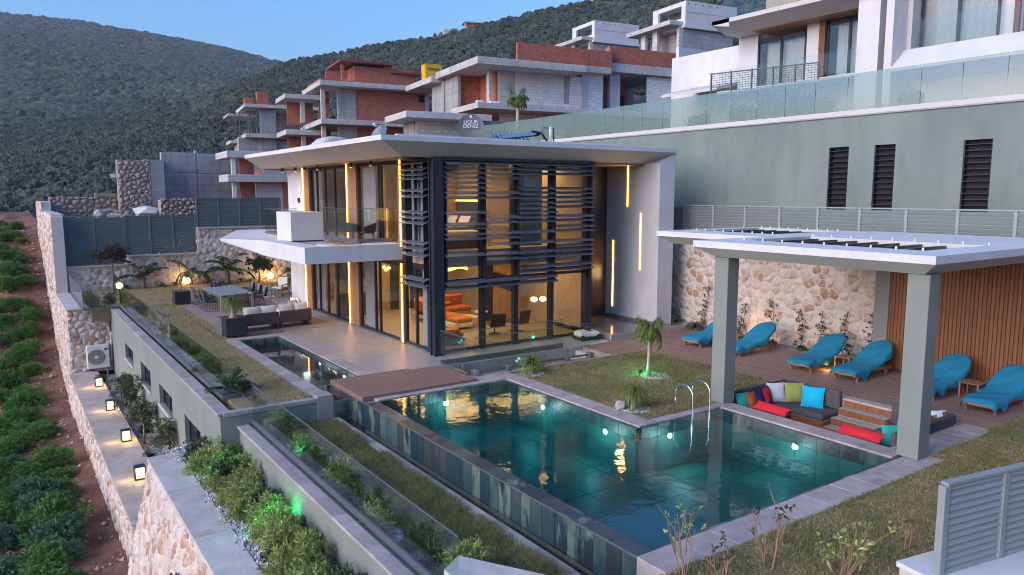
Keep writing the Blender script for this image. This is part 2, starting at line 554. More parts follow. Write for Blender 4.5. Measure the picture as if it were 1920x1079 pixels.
emit('green_lamp', (.02, 1, .3), 1.86)
emit('white_lamp', (1, .9, .75), 6.20)


def lamp(name, kind, loc, energy, color, size=.1, parent=None, rot=None, spot=None):
    d = bpy.data.lights.new(name, kind); d.energy = energy * (.5 if color[0] < .1 else .17 if kind == 'AREA' else .2); d.color = color
    if kind == 'AREA': d.size = size
    else: d.shadow_soft_size = size
    if spot: d.spot_size = spot; d.spot_blend = .5
    o = bpy.data.objects.new(name, d); COL.objects.link(o); o.location = loc
    if rot: o.rotation_euler = rot
    if parent is not None:
        o.parent = parent
        if parent.name in WORLD_OFF: o.location = Vector(loc) - WORLD_OFF[parent.name]
    return o

# ------------------------------------------------------------------ stone work
def clip(poly, a, b, c):
    out = []
    n = len(poly)
    for i in range(n):
        p, q = poly[i], poly[(i + 1) % n]
        dp, dq = a * p[0] + b * p[1] - c, a * q[0] + b * q[1] - c
        if dp <= 0: out.append(p)
        if dp * dq < 0:
            t = dp / (dp - dq)
            out.append((p[0] + (q[0] - p[0]) * t, p[1] + (q[1] - p[1]) * t))
    return out


def cells(w, h, size, rg, aspect=1.3):
    sx, sy = size * aspect, size
    nx, ny = int(w / sx) + 3, int(h / sy) + 3
    S = {}
    for j in range(-1, ny):
        for i in range(-1, nx):
            S[i, j] = ((i + .5 + .5 * (j % 2) + rg.uniform(-.46, .46)) * sx, (j + .5 + rg.uniform(-.46, .46)) * sy)
    out = []
    for (i, j), p in S.items():
        if not (-.5 * sx < p[0] < w + .5 * sx and -.5 * sy < p[1] < h + .5 * sy): continue
        poly = [(p[0] - 2 * sx, p[1] - 2 * sy), (p[0] + 2 * sx, p[1] - 2 * sy), (p[0] + 2 * sx, p[1] + 2 * sy), (p[0] - 2 * sx, p[1] + 2 * sy)]
        for dj in (-2, -1, 0, 1, 2):
            for di in (-2, -1, 0, 1, 2):
                q = S.get((i + di, j + dj))
                if q is None or (di == 0 and dj == 0): continue
                a, b = q[0] - p[0], q[1] - p[1]
                poly = clip(poly, a, b, a * (p[0] + q[0]) / 2 + b * (p[1] + q[1]) / 2)
                if len(poly) < 3: break
        for (a, b, c) in ((-1, 0, 0), (1, 0, w), (0, -1, 0), (0, 1, h)):
            if len(poly) >= 3: poly = clip(poly, a, b, c)
        if len(poly) < 3: continue
        ar = abs(sum(poly[k][0] * poly[(k + 1) % len(poly)][1] - poly[(k + 1) % len(poly)][0] * poly[k][1] for k in range(len(poly)))) / 2
        if ar > size * size * .12: out.append(poly)
    return out


def stone_of(poly, gap, depth, rg, rounds=1):
    cx = sum(p[0] for p in poly) / len(poly); cy = sum(p[1] for p in poly) / len(poly)
    pts = []
    for p in poly:
        d = math.hypot(p[0] - cx, p[1] - cy) + 1e-6
        k = max(.4, 1 - gap / d)
        pts.append((cx + (p[0] - cx) * k, cy + (p[1] - cy) * k))
    q = []
    for i in range(len(pts)):       # rough, straight-sided outline
        a, b_ = pts[i], pts[(i + 1) % len(pts)]
        L_ = math.hypot(b_[0] - a[0], b_[1] - a[1]); k = rg.uniform(.3, .7); o_ = rg.uniform(-.07, .05) * L_
        q.append((a[0] * .9 + b_[0] * .1, a[1] * .9 + b_[1] * .1))
        q.append((a[0] + (b_[0] - a[0]) * k + (b_[1] - a[1]) / (L_ + 1e-6) * o_, a[1] + (b_[1] - a[1]) * k - (b_[0] - a[0]) / (L_ + 1e-6) * o_))
        if L_ > .12: q.append((a[0] * .1 + b_[0] * .9, a[1] * .1 + b_[1] * .9))
    pts = q
    n = len(pts)
    dz = depth * rg.uniform(.55, 1.2)
    tx, ty = rg.uniform(-.12, .12), rg.uniform(-.12, .12)
    V = [(p[0], p[1], -.02) for p in pts]
    V += [(cx + (p[0] - cx) * .86 + rg.uniform(-.01, .01), cy + (p[1] - cy) * .86 + rg.uniform(-.01, .01), dz + (p[0] - cx) * tx + (p[1] - cy) * ty) for p in pts]
    F = [(i, (i + 1) % n, n + (i + 1) % n, n + i) for i in range(n)] + [tuple(range(n, 2 * n))]
    return V, F


def stones_on(parent, O, sdir, tdir, w, h, size, m='wall_stone', gap=.025, depth=.05, seed=1, keep=None, nparts=300, rounds=1, aspect=1.3):
    """stones over a rectangle; the ones nearest the camera are single parts, the rest one part"""
    rg = random.Random(seed)
    O, sd_, td_ = Vector(O), Vector(sdir).normalized(), Vector(tdir).normalized()
    nd = sd_.cross(td_)
    L = []
    for poly in cells(w, h, size, rg, aspect):
        c = (sum(p[0] for p in poly) / len(poly), sum(p[1] for p in poly) / len(poly))
        if keep and not keep(*c): continue
        V, F = stone_of(poly, gap, depth, rg, rounds)
        P = O + sd_ * c[0] + td_ * c[1]
        vec = P - Vector((0, 0, 5.3))
        L.append((vec.length / (abs(vec.normalized().dot(nd)) + .15) ** .5, [O + sd_ * v[0] + td_ * v[1] + nd * v[2] for v in V], F))
    L.sort(key=lambda e: e[0])
    for _, V, F in L[:nparts]:
        obj('stone', MB().add(V, F), m, parent, True)
    if len(L) > nparts:
        mb = MB()
        for _, V, F in L[nparts:]: mb.add(V, F)
        obj('far_stones', mb, m, parent, True, kind='stuff')


X, Y, Z = (1, 0, 0), (0, 1, 0), (0, 0, 1)
NX, NY = (-1, 0, 0), (0, -1, 0)


def strip_tiles(name, parent, x0, x1, y0, y1, z0, z1, along, n, m, gap=.008, b=.006, jit=.0, uneven=0.):
    """a row of n pieces along an axis ('x','y')"""
    L = (x1 - x0) if along == 'x' else (y1 - y0)
    cuts = [0]
    for i in range(1, n): cuts.append(L * (i + rnd.uniform(-jit, jit)) / n)
    cuts.append(L)
    for i in range(n):
        a, c = cuts[i] + gap / 2, cuts[i + 1] - gap / 2
        dz = rnd.uniform(-uneven, uneven)
        if along == 'x': mb = BX(x0 + a, x0 + c, y0, y1, z0, z1 + dz, b=b)
        else: mb = BX(x0, x1, y0 + a, y0 + c, z0, z1 + dz, b=b)
        obj(name, mb, m, parent)


# ------------------------------------------------------------------ the plot: lawns, terraces, decks
def slab(name, x0, x1, y0, y1, z0, z1, m, **kw):
    return obj(name, BX(x0, x1, y0, y1, z0, z1), m, kind='structure', **kw)


slab('lawn', 4.62, 6.46, 18.62, 39.2, -.6, 0, 'lawn_soil')
slab('lawn', 3.3, 17, 39.2, 46.7, -.6, 0, 'lawn_soil')
slab('lawn', 12.36, 17.92, 12.24, 17.9, -.6, 0, 'lawn_soil')
slab('lawn', 15.3, 30, -3, 7.18, -.6, 0, 'lawn_soil')
slab('lawn', 5.2, 15.3, -3, 6.85, -.6, 0, 'lawn_soil')
slab('lawn', 5.56, 6.88, 7.2, 18.58, -1.4, -.62, 'lawn_soil')
slab('ground', 8.4, 24.3, 20.05, 46.7, -.7, -.06, 'concrete')

terr = thing('terrace', 'grey tiled terrace along the villa glass front', 'terrace', (10, 24, 0), world=True, kind='structure')
obj('bed', BX(8.9, 11.72, 20.02, 28.55, -.3, -.012), 'mortar_dark', terr)
nx_, ny_ = 3, 14
for i in range(nx_):
    for j in range(ny_):
        a, b_ = 8.92 + i * 2.8 / nx_, 20.04 + j * 8.5 / ny_
        obj('tile', BX(a + .003, a + 2.8 / nx_ - .003, b_ + .003, b_ + 8.5 / ny_ - .003, -.03, 0, b=.003), 'terrace_tile', terr)
for j in range(5):
    obj('edge_stone', BX(8.92 + j * .56, 8.92 + j * .56 + .555, 19.82, 20.03, -.3, .004, b=.006), 'coping', terr)
# apron in front of the glass towards the light well
for j in range(6):
    obj('edge_stone', BX(11.74 + j * 1.07, 11.74 + j * 1.07 + 1.06, 19.75, 21.28, -.3, -.004, b=.006), 'terrace_tile', terr)

patio = thing('patio_deck', 'pale timber patio deck carrying the outdoor dining table and sofa', 'deck', (9, 34, 0), world=True, kind='structure')
obj('joists', BX(6.95, 11.7, 28.62, 39.15, -.3, -.03), 'mortar_dark', patio)
for j in range(75):
    y0 = 28.62 + j * .1405
    obj('plank', BX(6.95, 11.0, y0, y0 + .128, -.03, .0 + rnd.uniform(0, .002), b=.004), 'patio_wood', patio)
pave = thing('paved_terrace', 'grey paving behind the villa beside the patio deck', 'paving', (12, 38, 0), world=True, kind='structure')
for i in range(4):
    for j in range(8):
        obj('tile', BX(11.02 + i * 1.3, 11.02 + i * 1.3 + 1.294, 34.6 + j * .9, 34.6 + j * .9 + .894, -.05, -.002, b=.003), 'terrace_tile', pave)
for j in range(7):
    obj('tile', BX(11.02, 11.7, 28.62 + j * .85, 28.62 + j * .85 + .845, -.05, -.002, b=.003), 'terrace_tile', pave)

deck = thing('pool_deck', 'brown timber deck under the row of sun loungers', 'deck', (20, 13, 0), world=True, kind='structure')
obj('joists', MB().box(17.95, 22.0, 3, 20.0, -.3, -.035).box(16.6, 17.94, 17.95, 19.7, -.3, -.035), 'mortar_dark', deck)
for i in range(29):
    x0 = 17.95 + i * .1395
    y = 3.0; k = 0
    while y < 20:
        l = 3.4 if (i + k) % 2 else 2.5
        y2 = min(y + l, 20.0)
        if not (x0 + .13 < 18.35 and False):
            obj('plank', BX(x0, x0 + .121, y, y2 - .004, -.035, rnd.uniform(-.001, .002), b=.004), 'deck_wood', deck)
        y = y2; k += 1
for j in range(12):
    y0 = 17.95 + j * .1405
    obj('plank', BX(16.58, 17.945, y0, y0 + .122, -.035, rnd.uniform(-.001, .002), b=.004), 'deck_wood', deck)

br = thing('footbridge', 'small brown timber footbridge joining the terrace to the pool edge', 'bridge', (9.2, 18.9, 0), world=True)
obj('fascia', MB().box(7.53, 10.98, 17.66, 17.71, -.08, .065).box(7.48, 7.53, 17.66, 19.95, -.08, .065).box(7.53, 10.95, 17.71, 19.9, -.08, .02), 'bridge_wood', br)
for j in range(16):
    y0 = 17.715 + j * .1375
    obj('plank', BX(7.535, 10.96 if j < 14 else 9.9, y0, y0 + .123, .02, .066 + rnd.uniform(0, .002), b=.005), 'bridge_wood', br)

# ------------------------------------------------------------------ swimming pool (L-shaped, infinity edge to the valley)
pool = thing('swimming_pool', 'slate lined L-shaped infinity pool with pale stone coping', 'pool', (10, 12, -1.3), world=True)
obj('shell', MB().box(7.5, 14.7, 7.4, 17.5, -1.5, -1.2), 'mortar_dark', pool)
for i in range(6):
    for j in range(17):
        x0, y0 = 7.8 + i * 1.12, 7.62 + j * .58
        if x0 > 11.4 and y0 > 11.6: continue
        obj('floor_tile', BX(x0 + .006, min(x0 + 1.11, 14.5), y0 + .006, y0 + .572, -1.2, -1.1 + rnd.uniform(-.004, .004), b=.004), 'pool_floor', pool)
# inner walls: a waterline row and two rows beneath
def pool_wall(x0, x1, y0, y1, along, n):
    for (za, zb) in ((-.32, -.035), (-.72, -.325), (-1.15, -.725)):
        strip_tiles('wall_tile', pool, x0, x1, y0, y1, za, zb, along, n, 'slate' if zb > -.1 else 'pool_floor', .006, .004)
pool_wall(7.8, 11.72, 17.32, 17.42, 'x', 7)
pool_wall(11.72, 11.82, 11.98, 17.32, 'y', 9)
pool_wall(11.82, 14.52, 11.92, 12.02, 'x', 5)
pool_wall(14.52, 14.62, 7.6, 11.92, 'y', 8)
pool_wall(7.8, 14.52, 7.5, 7.6, 'x', 12)
# infinity wall: big upright slates outside, wet ledge slates on top
obj('wall_core', BX(7.5, 7.78, 7.45, 17.62, -1.45, -.07), 'mortar_dark', pool)
strip_tiles('ledge_tile', pool, 7.45, 7.8, 7.5, 17.4, -.07, -.034, 'y', 16, 'slate', .006, .004, .1)
strip_tiles('upright_tile', pool, 7.455, 7.5, 7.2, 17.6, -.72, -.06, 'y', 31, 'slate', .007, .005, .12)
strip_tiles('upright_tile', pool, 7.455, 7.5, 17.62, 20.0, -.72, -.09, 'y', 7, 'slate', .007, .005, .12)
obj('edge_trim', BX(7.44, 7.452, 7.2, 17.62, -.06, -.03), 'aluminium', pool)
# coping
strip_tiles('coping_stone', pool, 11.05, 12.3, 17.42, 18.3, -.3, 0, 'x', 2, 'coping', .006, .008, .1)
strip_tiles('coping_stone', pool, 7.8, 11.05, 17.42, 17.66, -.3, -.006, 'x', 5, 'coping', .006, .008)
strip_tiles('coping_stone', pool, 11.82, 12.34, 12.24, 17.42, -.3, 0, 'y', 8, 'coping', .006, .008, .15, .002)
strip_tiles('coping_stone', pool, 11.82, 14.62, 11.98, 12.235, -.3, 0, 'x', 4, 'coping', .006, .008, .15, .002)
strip_tiles('coping_stone', pool, 14.62, 15.12, 7.6, 12.5, -.3, .003, 'y', 7, 'coping', .006, .008, .15, .002)
strip_tiles('coping_stone', pool, 7.4, 15.32, 6.87, 7.5, -.3, .002, 'x', 10, 'coping', .006, .008, .15, .002)
strip_tiles('coping_stone', pool, 15.32, 18.2, 7.2, 7.85, -.3, .0, 'x', 5, 'coping', .006, .008, .15, .002)
strip_tiles('coping_stone', pool, 11.05, 16.55, 18.02, 18.3, -.29, -.003, 'x', 7, 'coping', .006, .008, .1)
obj('water_tank_wall', BX(7.4, 8.4, 19.95, 20.05, -.7, -.1), 'slate', pool)
obj('water', MB().prism([(7.79, 7.59), (14.53, 7.59), (14.53, 11.93), (11.73, 11.93), (11.73, 17.33), (7.79, 17.33)], -1.15, -.03), 'pool_water', kind='structure')
# overflow channel, pale strip
chan = thing('overflow_channel', 'narrow water channel below the infinity edge with pale stone strip', 'channel', (7.2, 12, -.7), world=True, kind='structure')
obj('channel_bed', BX(7.12, 7.455, 7.2, 20, -.95, -.8), 'gutter_water_bed', chan)
strip_tiles('strip_stone', chan, 6.88, 7.12, 7.2, 18.55, -1.2, -.585, 'y', 17, 'coping', .006, .01, .12, .006)
obj('water', MB().add([(7.12, 7.2, -.68), (7.455, 7.2, -.68), (7.455, 20, -.68), (7.12, 20, -.68)], [(0, 1, 2, 3)]), 'shallow_water', kind='structure')


def pool_light(x, y, z, nx, ny, lab, nm='pool_light', e=9, sc=.75):
    t = thing(nm, lab, 'lamp', (x, y, z), group='underwater lamps', world=True)
    a = math.atan2(ny, nx)
    mb = MB().lathe([(.085 * sc, 0), (.085 * sc, .02)], 14); mb.xf(Tr(x, y, z, a) @ Matrix.Rotation(PI / 2, 4, 'Y'))
    obj('lens', mb, 'pool_lamp', t)
    mb = MB().lathe([(.12 * sc, 0), (.12 * sc, .012), (.09 * sc, .016)], 14); mb.xf(Tr(x, y, z, a) @ Matrix.Rotation(PI / 2, 4, 'Y'))
    obj('rim', mb, 'steel', t)
    lamp('glow', 'POINT', (x + nx * .45, y + ny * .45, z - .1), e, (.75, 1, .97), .12, t)


pool_light(9.75, 17.31, -.38, 0, -1, 'round white pool lamp glowing in the far end wall beside the footbridge')
pool_light(11.71, 15.5, -.38, -1, 0, 'round white pool lamp glowing below the coping near the small palm')
pool_light(11.71, 13.0, -.38, -1, 0, 'round white pool lamp glowing left of the inner pool corner')
pool_light(12.75, 11.91, -.38, 0, -1, 'round white pool lamp glowing between inner pool corner and steel ladder')
pool_light(14.51, 9.75, -.38, -1, 0, 'round white pool lamp glowing beneath the sunken lounge edge')

# reflecting pool
rp = thing('reflecting_pool', 'long narrow shallow reflecting pool beside the grey terrace', 'pool', (7.6, 23, -.4), world=True)
obj('basin', BX(6.95, 8.45, 18.4, 27.7, -.62, -.42), 'slate', rp)
strip_tiles('wall_tile', rp, 8.38, 8.46, 18.5, 27.7, -.42, -.03, 'y', 16, 'slate', .006, .004)
strip_tiles('wall_tile', rp, 6.96, 8.38, 27.62, 27.7, -.42, -.03, 'x', 3, 'slate', .006, .004)
strip_tiles('wall_tile', rp, 6.93, 7.0, 18.5, 27.62, -.42, -.03, 'y', 16, 'slate', .006, .004)
strip_tiles('coping_stone', rp, 6.48, 6.96, 18.9, 27.75, -.5, .002, 'y', 11, 'coping', .006, .008, .1, .002)
strip_tiles('coping_stone', rp, 8.46, 8.9, 20.0, 27.75, -.5, .003, 'y', 9, 'coping', .006, .008, .1, .002)
strip_tiles('coping_stone', rp, 6.48, 8.9, 27.75, 28.15, -.5, .003, 'x', 4, 'coping', .006, .008, .1, .002)
obj('corner_pier', BX(6.55, 6.98, 18.42, 18.9, -.7, .05, b=.01), 'coping', rp)
obj('spill_wall', BX(6.98, 7.5, 18.42, 18.52, -.8, -.14), 'slate', rp)
obj('water', MB().add([(7.0, 18.52, -.12), (8.38, 18.52, -.12), (8.38, 27.62, -.12), (7.0, 27.62, -.12)], [(0, 1, 2, 3)]), 'shallow_water', kind='structure')
pool_light(8.375, 23.2, -.22, -1, 0, 'small bright lamp in the reflecting pool side, farther from the footbridge', e=3, sc=.45)
pool_light(8.375, 21.1, -.22, -1, 0, 'small bright lamp in the reflecting pool side, nearer the footbridge', e=3, sc=.45)
# edge stones between lawn strip and lower level
le = thing('lawn_edging', 'pale stone edging round the dry upper lawn', 'kerb', (5.5, 18.6, 0), world=True, kind='structure')
strip_tiles('edge_stone', le, 4.2, 6.55, 18.42, 18.62, -.1, .006, 'x', 4, 'coping', .006, .008)
strip_tiles('edge_stone', le, 5.0, 6.9, 39.2, 39.36, -.1, .01, 'x', 3, 'coping', .006, .008)

# light well between terrace and pool with steps going down
lw_ = thing('light_well', 'sunken light well with concrete steps behind the glass railings', 'light well', (13.5, 19, -2.6), world=True, kind='structure')
obj('floor', BX(11.05, 16.55, 18.3, 19.75, -2.8, -2.6), 'concrete', lw_)
obj('side', MB().box(11.0, 16.6, 19.75, 19.85, -2.8, -.31).box(11.0, 11.05, 18.3, 19.75, -2.8, -.02).box(11.0, 16.6, 18.2, 18.3, -2.8, -.31), 'interior_wall', lw_)
for i in range(9):
    obj('step', BX(16.3 - i * .28, 16.57 - i * .28, 18.32, 19.73, -2.6, -.12 - i * .18, b=.006), 'pale_stone', lw_)

# ------------------------------------------------------------------ walls down the valley side
# basement wall under the upper lawn
bw = thing('basement_wall', 'green-grey rendered basement wall with four small windows', 'wall', (4.2, 29, -3.3), world=True)
WIN = [(32.83, 35.05, -1.62, -.98), (28.75, 30.9, -1.78, -1.0), (24.75, 27.0, -1.75, -1.05), (20.8, 22.9, -1.95, -1.1)]
prev = 39.55
for (a, b_, z0, z1) in WIN:
    obj('wall_panel', BX(4.12, 4.35, b_, prev, -3.4, -.05), 'green_render', bw)
    obj('wall_panel', BX(4.12, 4.35, a, b_, -3.4, z0), 'green_render', bw)
    obj('wall_panel', BX(4.12, 4.35, a, b_, z1, -.05), 'green_render', bw)
    f = obj('window_frame', MB().box(4.24, 4.3, a, a + .07, z0, z1).box(4.24, 4.3, b_ - .07, b_, z0, z1).box(4.24, 4.3, a, b_, z0, z0 + .06).box(4.24, 4.3, a, b_, z1 - .06, z1).box(4.23, 4.31, (a + b_) / 2 - .04, (a + b_) / 2 + .04, z0, z1), 'dark_metal', bw)
    obj('pane', BX(4.26, 4.27, a + .07, b_ - .07, z0 + .06, z1 - .06), 'black_glass', f)
    obj('sill', BX(4.06, 4.25, a - .06, b_ + .06, z0 - .06, z0 - .002, b=.006), 'pale_stone', bw)
    prev = a
obj('wall_panel', BX(4.12, 4.35, 18.62, prev, -3.4, -.05), 'green_render', bw)
obj('end_wall', BX(4.12, 6.55, 18.45, 18.62, -3.4, -.1), 'green_render', bw)
strip_tiles('coping_stone', bw, 4.06, 4.4, 18.45, 39.55, -.05, .0, 'y', 24, 'coping', .006, .008, .1)

# retaining wall with coping under the lower railing, planter below
rw = thing('retaining_wall', 'rendered retaining wall with stone coping above the shrub planter', 'wall', (4.7, 13, -1.5), world=True)
obj('wall_face', BX(4.56, 4.98, 4, 18.45, -1.9, -.42), 'green_render', rw)
strip_tiles('coping_stone', rw, 4.5, 4.78, 4, 18.44, -.42, -.36, 'y', 16, 'coping', .006, .008, .1)
obj('gutter', BX(4.785, 4.83, 4, 18.44, -.42, -.375), 'channel_metal', rw)
slab('pebble_bed', 4.98, 5.56, 4, 18.44, -1.4, -.6, 'pebble_bed')
obj('planter_bed', MB().prism([(3.2, 20.6), (4.56, 20.6), (4.56, 4), (3.2, 4)], -1.9, -1.37), 'pebble_bed', kind='structure')
obj('basement_bed', MB().prism([(2.6, 39.6), (4.12, 39.6), (4.12, 20.6), (2.6, 20.6)], -3.9, -3.25), 'pebble_bed', kind='structure')

# outer stone wall: high part at the back, low part with lanterns, slab-topped part nearest
sw = thing('stone_retaining_wall', 'long rubble stone retaining wall dropping to red soil', 'wall', (2.3, 30, -5), world=True)
obj('mortar_core', MB().box(2.28, 3.3, 20.2, 46.5, -8, -3.06).box(2.36, 4.1, 39.62, 46.5, -3.06, -.06).box(2.36, 2.9, 46.5, 56, -8, 4.1).box(2.36, 2.9, 56, 62, -8, 4.8), 'mortar', sw)
obj('near_core', MB().add([(1.25, 20.18, -8), (3.3, 20.18, -8), (3.3, 20.18, -1.42), (2.74, 20.18, -1.42), (1.25, 4, -8), (3.3, 4, -8), (3.3, 4, -1.42), (2.74, 4, -1.42)], [(0, 1, 2, 3), (7, 6, 5, 4), (0, 3, 7, 4), (3, 2, 6, 7), (2, 1, 5, 6), (1, 0, 4, 5)]), 'mortar', sw)
stones_on(sw, (2.28, 46.5, -8), NY, Z, 26.3, 4.95, .3, gap=.014, depth=.03, seed=3, nparts=170, aspect=1.5)
stones_on(sw, (2.36, 46.5, -3.05), NY, Z, 6.9, 2.95, .3, gap=.014, depth=.03, seed=4, nparts=60, aspect=1.4)
stones_on(sw, (2.36, 62, -6), NY, Z, 15.5, 10.8, .42, gap=.025, depth=.05, seed=5, nparts=20, aspect=1.4, keep=lambda s, t: t < 10.7 if s < 6 else t < 10.0)
td_n = Vector((1.49, 0, 6.58))
stones_on(sw, (1.25 + .3 * 1.49, 20.18, -8 + .3 * 6.58), NY, td_n, 16.1, 4.7, .25, gap=.012, depth=.025, seed=6, nparts=90, aspect=1.5)
stones_on(sw, (2.36, 39.6, -3.0), X, Z, 1.75, 2.92, .27, gap=.008, depth=.015, seed=7, nparts=60)
# wall tops
for i in range(12):
    y0 = 20.2 + i * 1.613
    obj('cap_stone', BX(2.24, 3.42, y0, y0 + 1.605, -3.06, -3.0 + rnd.uniform(-.004, .004), b=.012), 'wall_top', sw)
obj('cap_stone', BX(2.3, 4.05, 39.52, 40.1, -.06, 0, b=.01), 'pale_stone', sw)
obj('cap_stone', BX(2.3, 2.95, 40.1, 46.5, -.06, 0, b=.01), 'pale_stone', sw)
for i in range(6):
    a0, a1 = i / 6, (i + 1) / 6 - .001
    def sp(t, r): return (2.7 + r * .72, 20.2 + (4 - 20.2) * t)
    obj('slab_top', MB().prism([sp(a0, 0), sp(a0, 1), sp(a1, 1), sp(a1, 0)], -1.42, -1.33), 'pale_stone', sw)
# small pier slab close to the camera
pier = thing('garden_pier', 'pale stone topped pier at the end of the lower glass railing', 'wall', (5.4, 8, -1), world=True)
obj('body', MB().prism([(4.95, 8.75), (5.25, 8.95), (6.4, 7.0), (6.0, 6.2), (5.1, 7.0)], -1.4, -.12), 'pale_stone', pier)
obj('top_slab', MB().prism([(4.88, 8.78), (5.26, 9.02), (6.5, 7.0), (6.05, 6.1), (5.0, 7.0)], -.12, 0), 'pale_stone', pier)


# ------------------------------------------------------------------ glass railings
def railing(name, label, runs, z0, h, panel=1.25, base=.12, m='balustrade_glass', rail=.014, basem='channel_metal', group='glass railings', toprail=True):
    """runs: list of ((x,y),(x,y)); each pane its own part"""
    p0 = runs[0][0]
    t = thing(name, label, 'railing', (p0[0], p0[1], z0), group=group, world=True)
    for (a, b_) in runs:
        a, b_ = Vector((*a, 0)), Vector((*b_, 0))
        L = (b_ - a).length; d = (b_ - a) / L; ang = math.atan2(d.y, d.x)
        n = max(1, round(L / panel))
        M = Tr(a.x, a.y, z0, ang)
        obj('base_channel', BX(0, L, -.032, .032, 0, base, b=.006).xf(M), basem, t)
        for i in range(n):
            obj('pane', BX(L * i / n + .006, L * (i + 1) / n - .006, -.008, .008, base * .6, h).xf(M), m, t)
        if toprail: obj('top_rail', BX(0, L, -rail, rail, h, h + rail * 1.2, b=.004).xf(M), basem if toprail is True else toprail, t)
    return t


railing('glass_railing', 'glass railing along the upper lawn above the basement windows', [((4.5, 19.72), (4.5, 38.65)), ((4.5, 19.72), (4.95, 19.72))], .0, 1.06, 1.6)
railing('glass_railing', 'short glass railing round the corner above the air conditioner', [((2.95, 38.7), (4.45, 38.7)), ((2.95, 38.7), (2.95, 45.5))], .0, 1.02, 1.5)
railing('glass_railing', 'long glass railing beside the strip lawn below the pool', [((4.88, 8.36), (4.88, 18.4))], -.36, 1.0, 1.25)
railing('glass_railing', 'low glass return beside the dry lawn corner', [((5.0, 18.52), (5.0, 19.7))], .006, .62, 1.2, .04)
railing('glass_railing', 'glass railing on the terrace edge in front of the living room', [((11.05, 19.93), (15.9, 19.93))], 0, .98, 1.2, .16)
railing('glass_railing', 'glass railing on steel blocks along the far pool coping', [((11.2, 18.2), (15.7, 18.2)), ((11.0, 18.25), (11.0, 19.8))], .07, 1.05, 1.15, .05)
for i, xx in enumerate((11.25, 12.4, 13.55, 14.7, 15.65)):
    obj('railing_block', BX(xx - .09, xx + .09, 18.1, 18.32, 0, .16, b=.01), 'aluminium', group='metal blocks under the pool railing', cat='bracket',
        label=('metal foot block at the footbridge end of the pool railing', 'second metal foot block of the pool railing from the footbridge', 'middle metal foot block of the pool railing', 'fourth metal foot block of the pool railing from the footbridge', 'metal foot block at the deck end of the pool railing')[i])


# ------------------------------------------------------------------ back wall, louvre fences
bk = thing('garden_wall', 'low pale stone garden wall stepping up behind the dining table', 'wall', (9, 46.8, 0), world=True)
obj('mortar_core', MB().box(2.95, 5.85, 46.82, 47.2, -.6, 1.3).box(5.85, 9.68, 46.82, 47.2, -.6, 1.78).box(9.68, 24, 46.82, 47.2, -.6, 3.26), 'mortar', bk)
obj('cap', MB().box(2.95, 5.9, 46.7, 47.3, 1.3, 1.38).box(5.9, 9.7, 46.7, 47.3, 1.78, 1.86).box(9.7, 24, 46.7, 47.3, 3.26, 3.34), 'pale_stone', bk)
stones_on(bk, (2.95, 46.82, 0), X, Z, 13, 3.26, .3, gap=.008, depth=.014, seed=9, nparts=290, keep=lambda s, t: t < (1.22 if s < 2.9 else 1.72 if s < 6.7 else 3.25))


def louvre_fence(name, label, p0, p1, bays, z0, z1, m, slat, pitch, post=.045, tilt=.5, thick=.012):
    a, b_ = Vector((*p0, 0)), Vector((*p1, 0))
    L = (b_ - a).length; d = (b_ - a) / L; M = Tr(a.x, a.y, 0, math.atan2(d.y, d.x))
    t = thing(name, label, 'fence', (p0[0], p0[1], z0), world=True)
    for i in range(bays + 1):
        x = L * i / bays
        obj('post', BX(x - post, x + post, -.05, .05, z0, z1, b=.006).xf(M), m, t)
    obj('top_rail', BX(0, L, -.055, .055, z1, z1 + .045, b=.005).xf(M), m, t)
    for i in range(bays):
        xa, xb = L * i / bays + post, L * (i + 1) / bays - post
        z = z0 + pitch * .5
        ms = None
        while z < z1 - .01:
            if ms is None:
                mb = BX(0, xb - xa, -slat / 2, slat / 2, -thick, thick)
                mb.xf(Matrix.Rotation(tilt, 4, 'X'))
                ms = mesh('slat', mb, m)
            o = put('slat', ms, t)
            w_ = M @ Vector((xa, 0, z))
            o.location = w_ - Vector((p0[0], p0[1], z0)); o.rotation_euler = (0, 0, math.atan2(d.y, d.x))
            z += pitch
    return t


louvre_fence('louvre_fence', 'tall dark louvre fence with two wide panels on the lowest garden wall', (2.88, 47.0), (5.86, 47.0), 2, 1.38, 4.05, 'fence_metal', .105, .105, .045, 1.05)
louvre_fence('louvre_fence', 'dark louvre fence with three panels on the middle garden wall', (5.95, 47.02), (9.66, 47.02), 3, 1.86, 4.1, 'fence_metal', .105, .105, .045, 1.05)
louvre_fence('louvre_fence', 'dark louvre fence on the highest garden wall behind the balcony', (9.76, 47.0), (14.7, 47.0), 4, 3.34, 5.03, 'fence_metal', .105, .105, .045, 1.05)

# boundary wall on the right with pale fence on top
gw = thing('boundary_wall', 'pale rubble stone boundary wall behind the sun loungers', 'wall', (22.9, 14, 0), world=True)
obj('mortar_core', BX(22.72, 23.2, 2, 30, -.5, 3.62), 'mortar', gw)
obj('cap', BX(22.66, 23.3, 2, 30, 3.62, 3.72, b=.01), 'pale_stone', gw)
stones_on(gw, (22.72, 22.5, 0), NY, Z, 11.2, 3.6, .3, gap=.016, depth=.026, seed=12, nparts=300, rounds=1)
louvre_fence('louvre_fence', 'pale grey louvre fence on the boundary wall under the green building', (23.0, 24), (23.0, 3), 14, 3.72, 4.82, 'fence_pale', .125, .118, .045, -1.0)
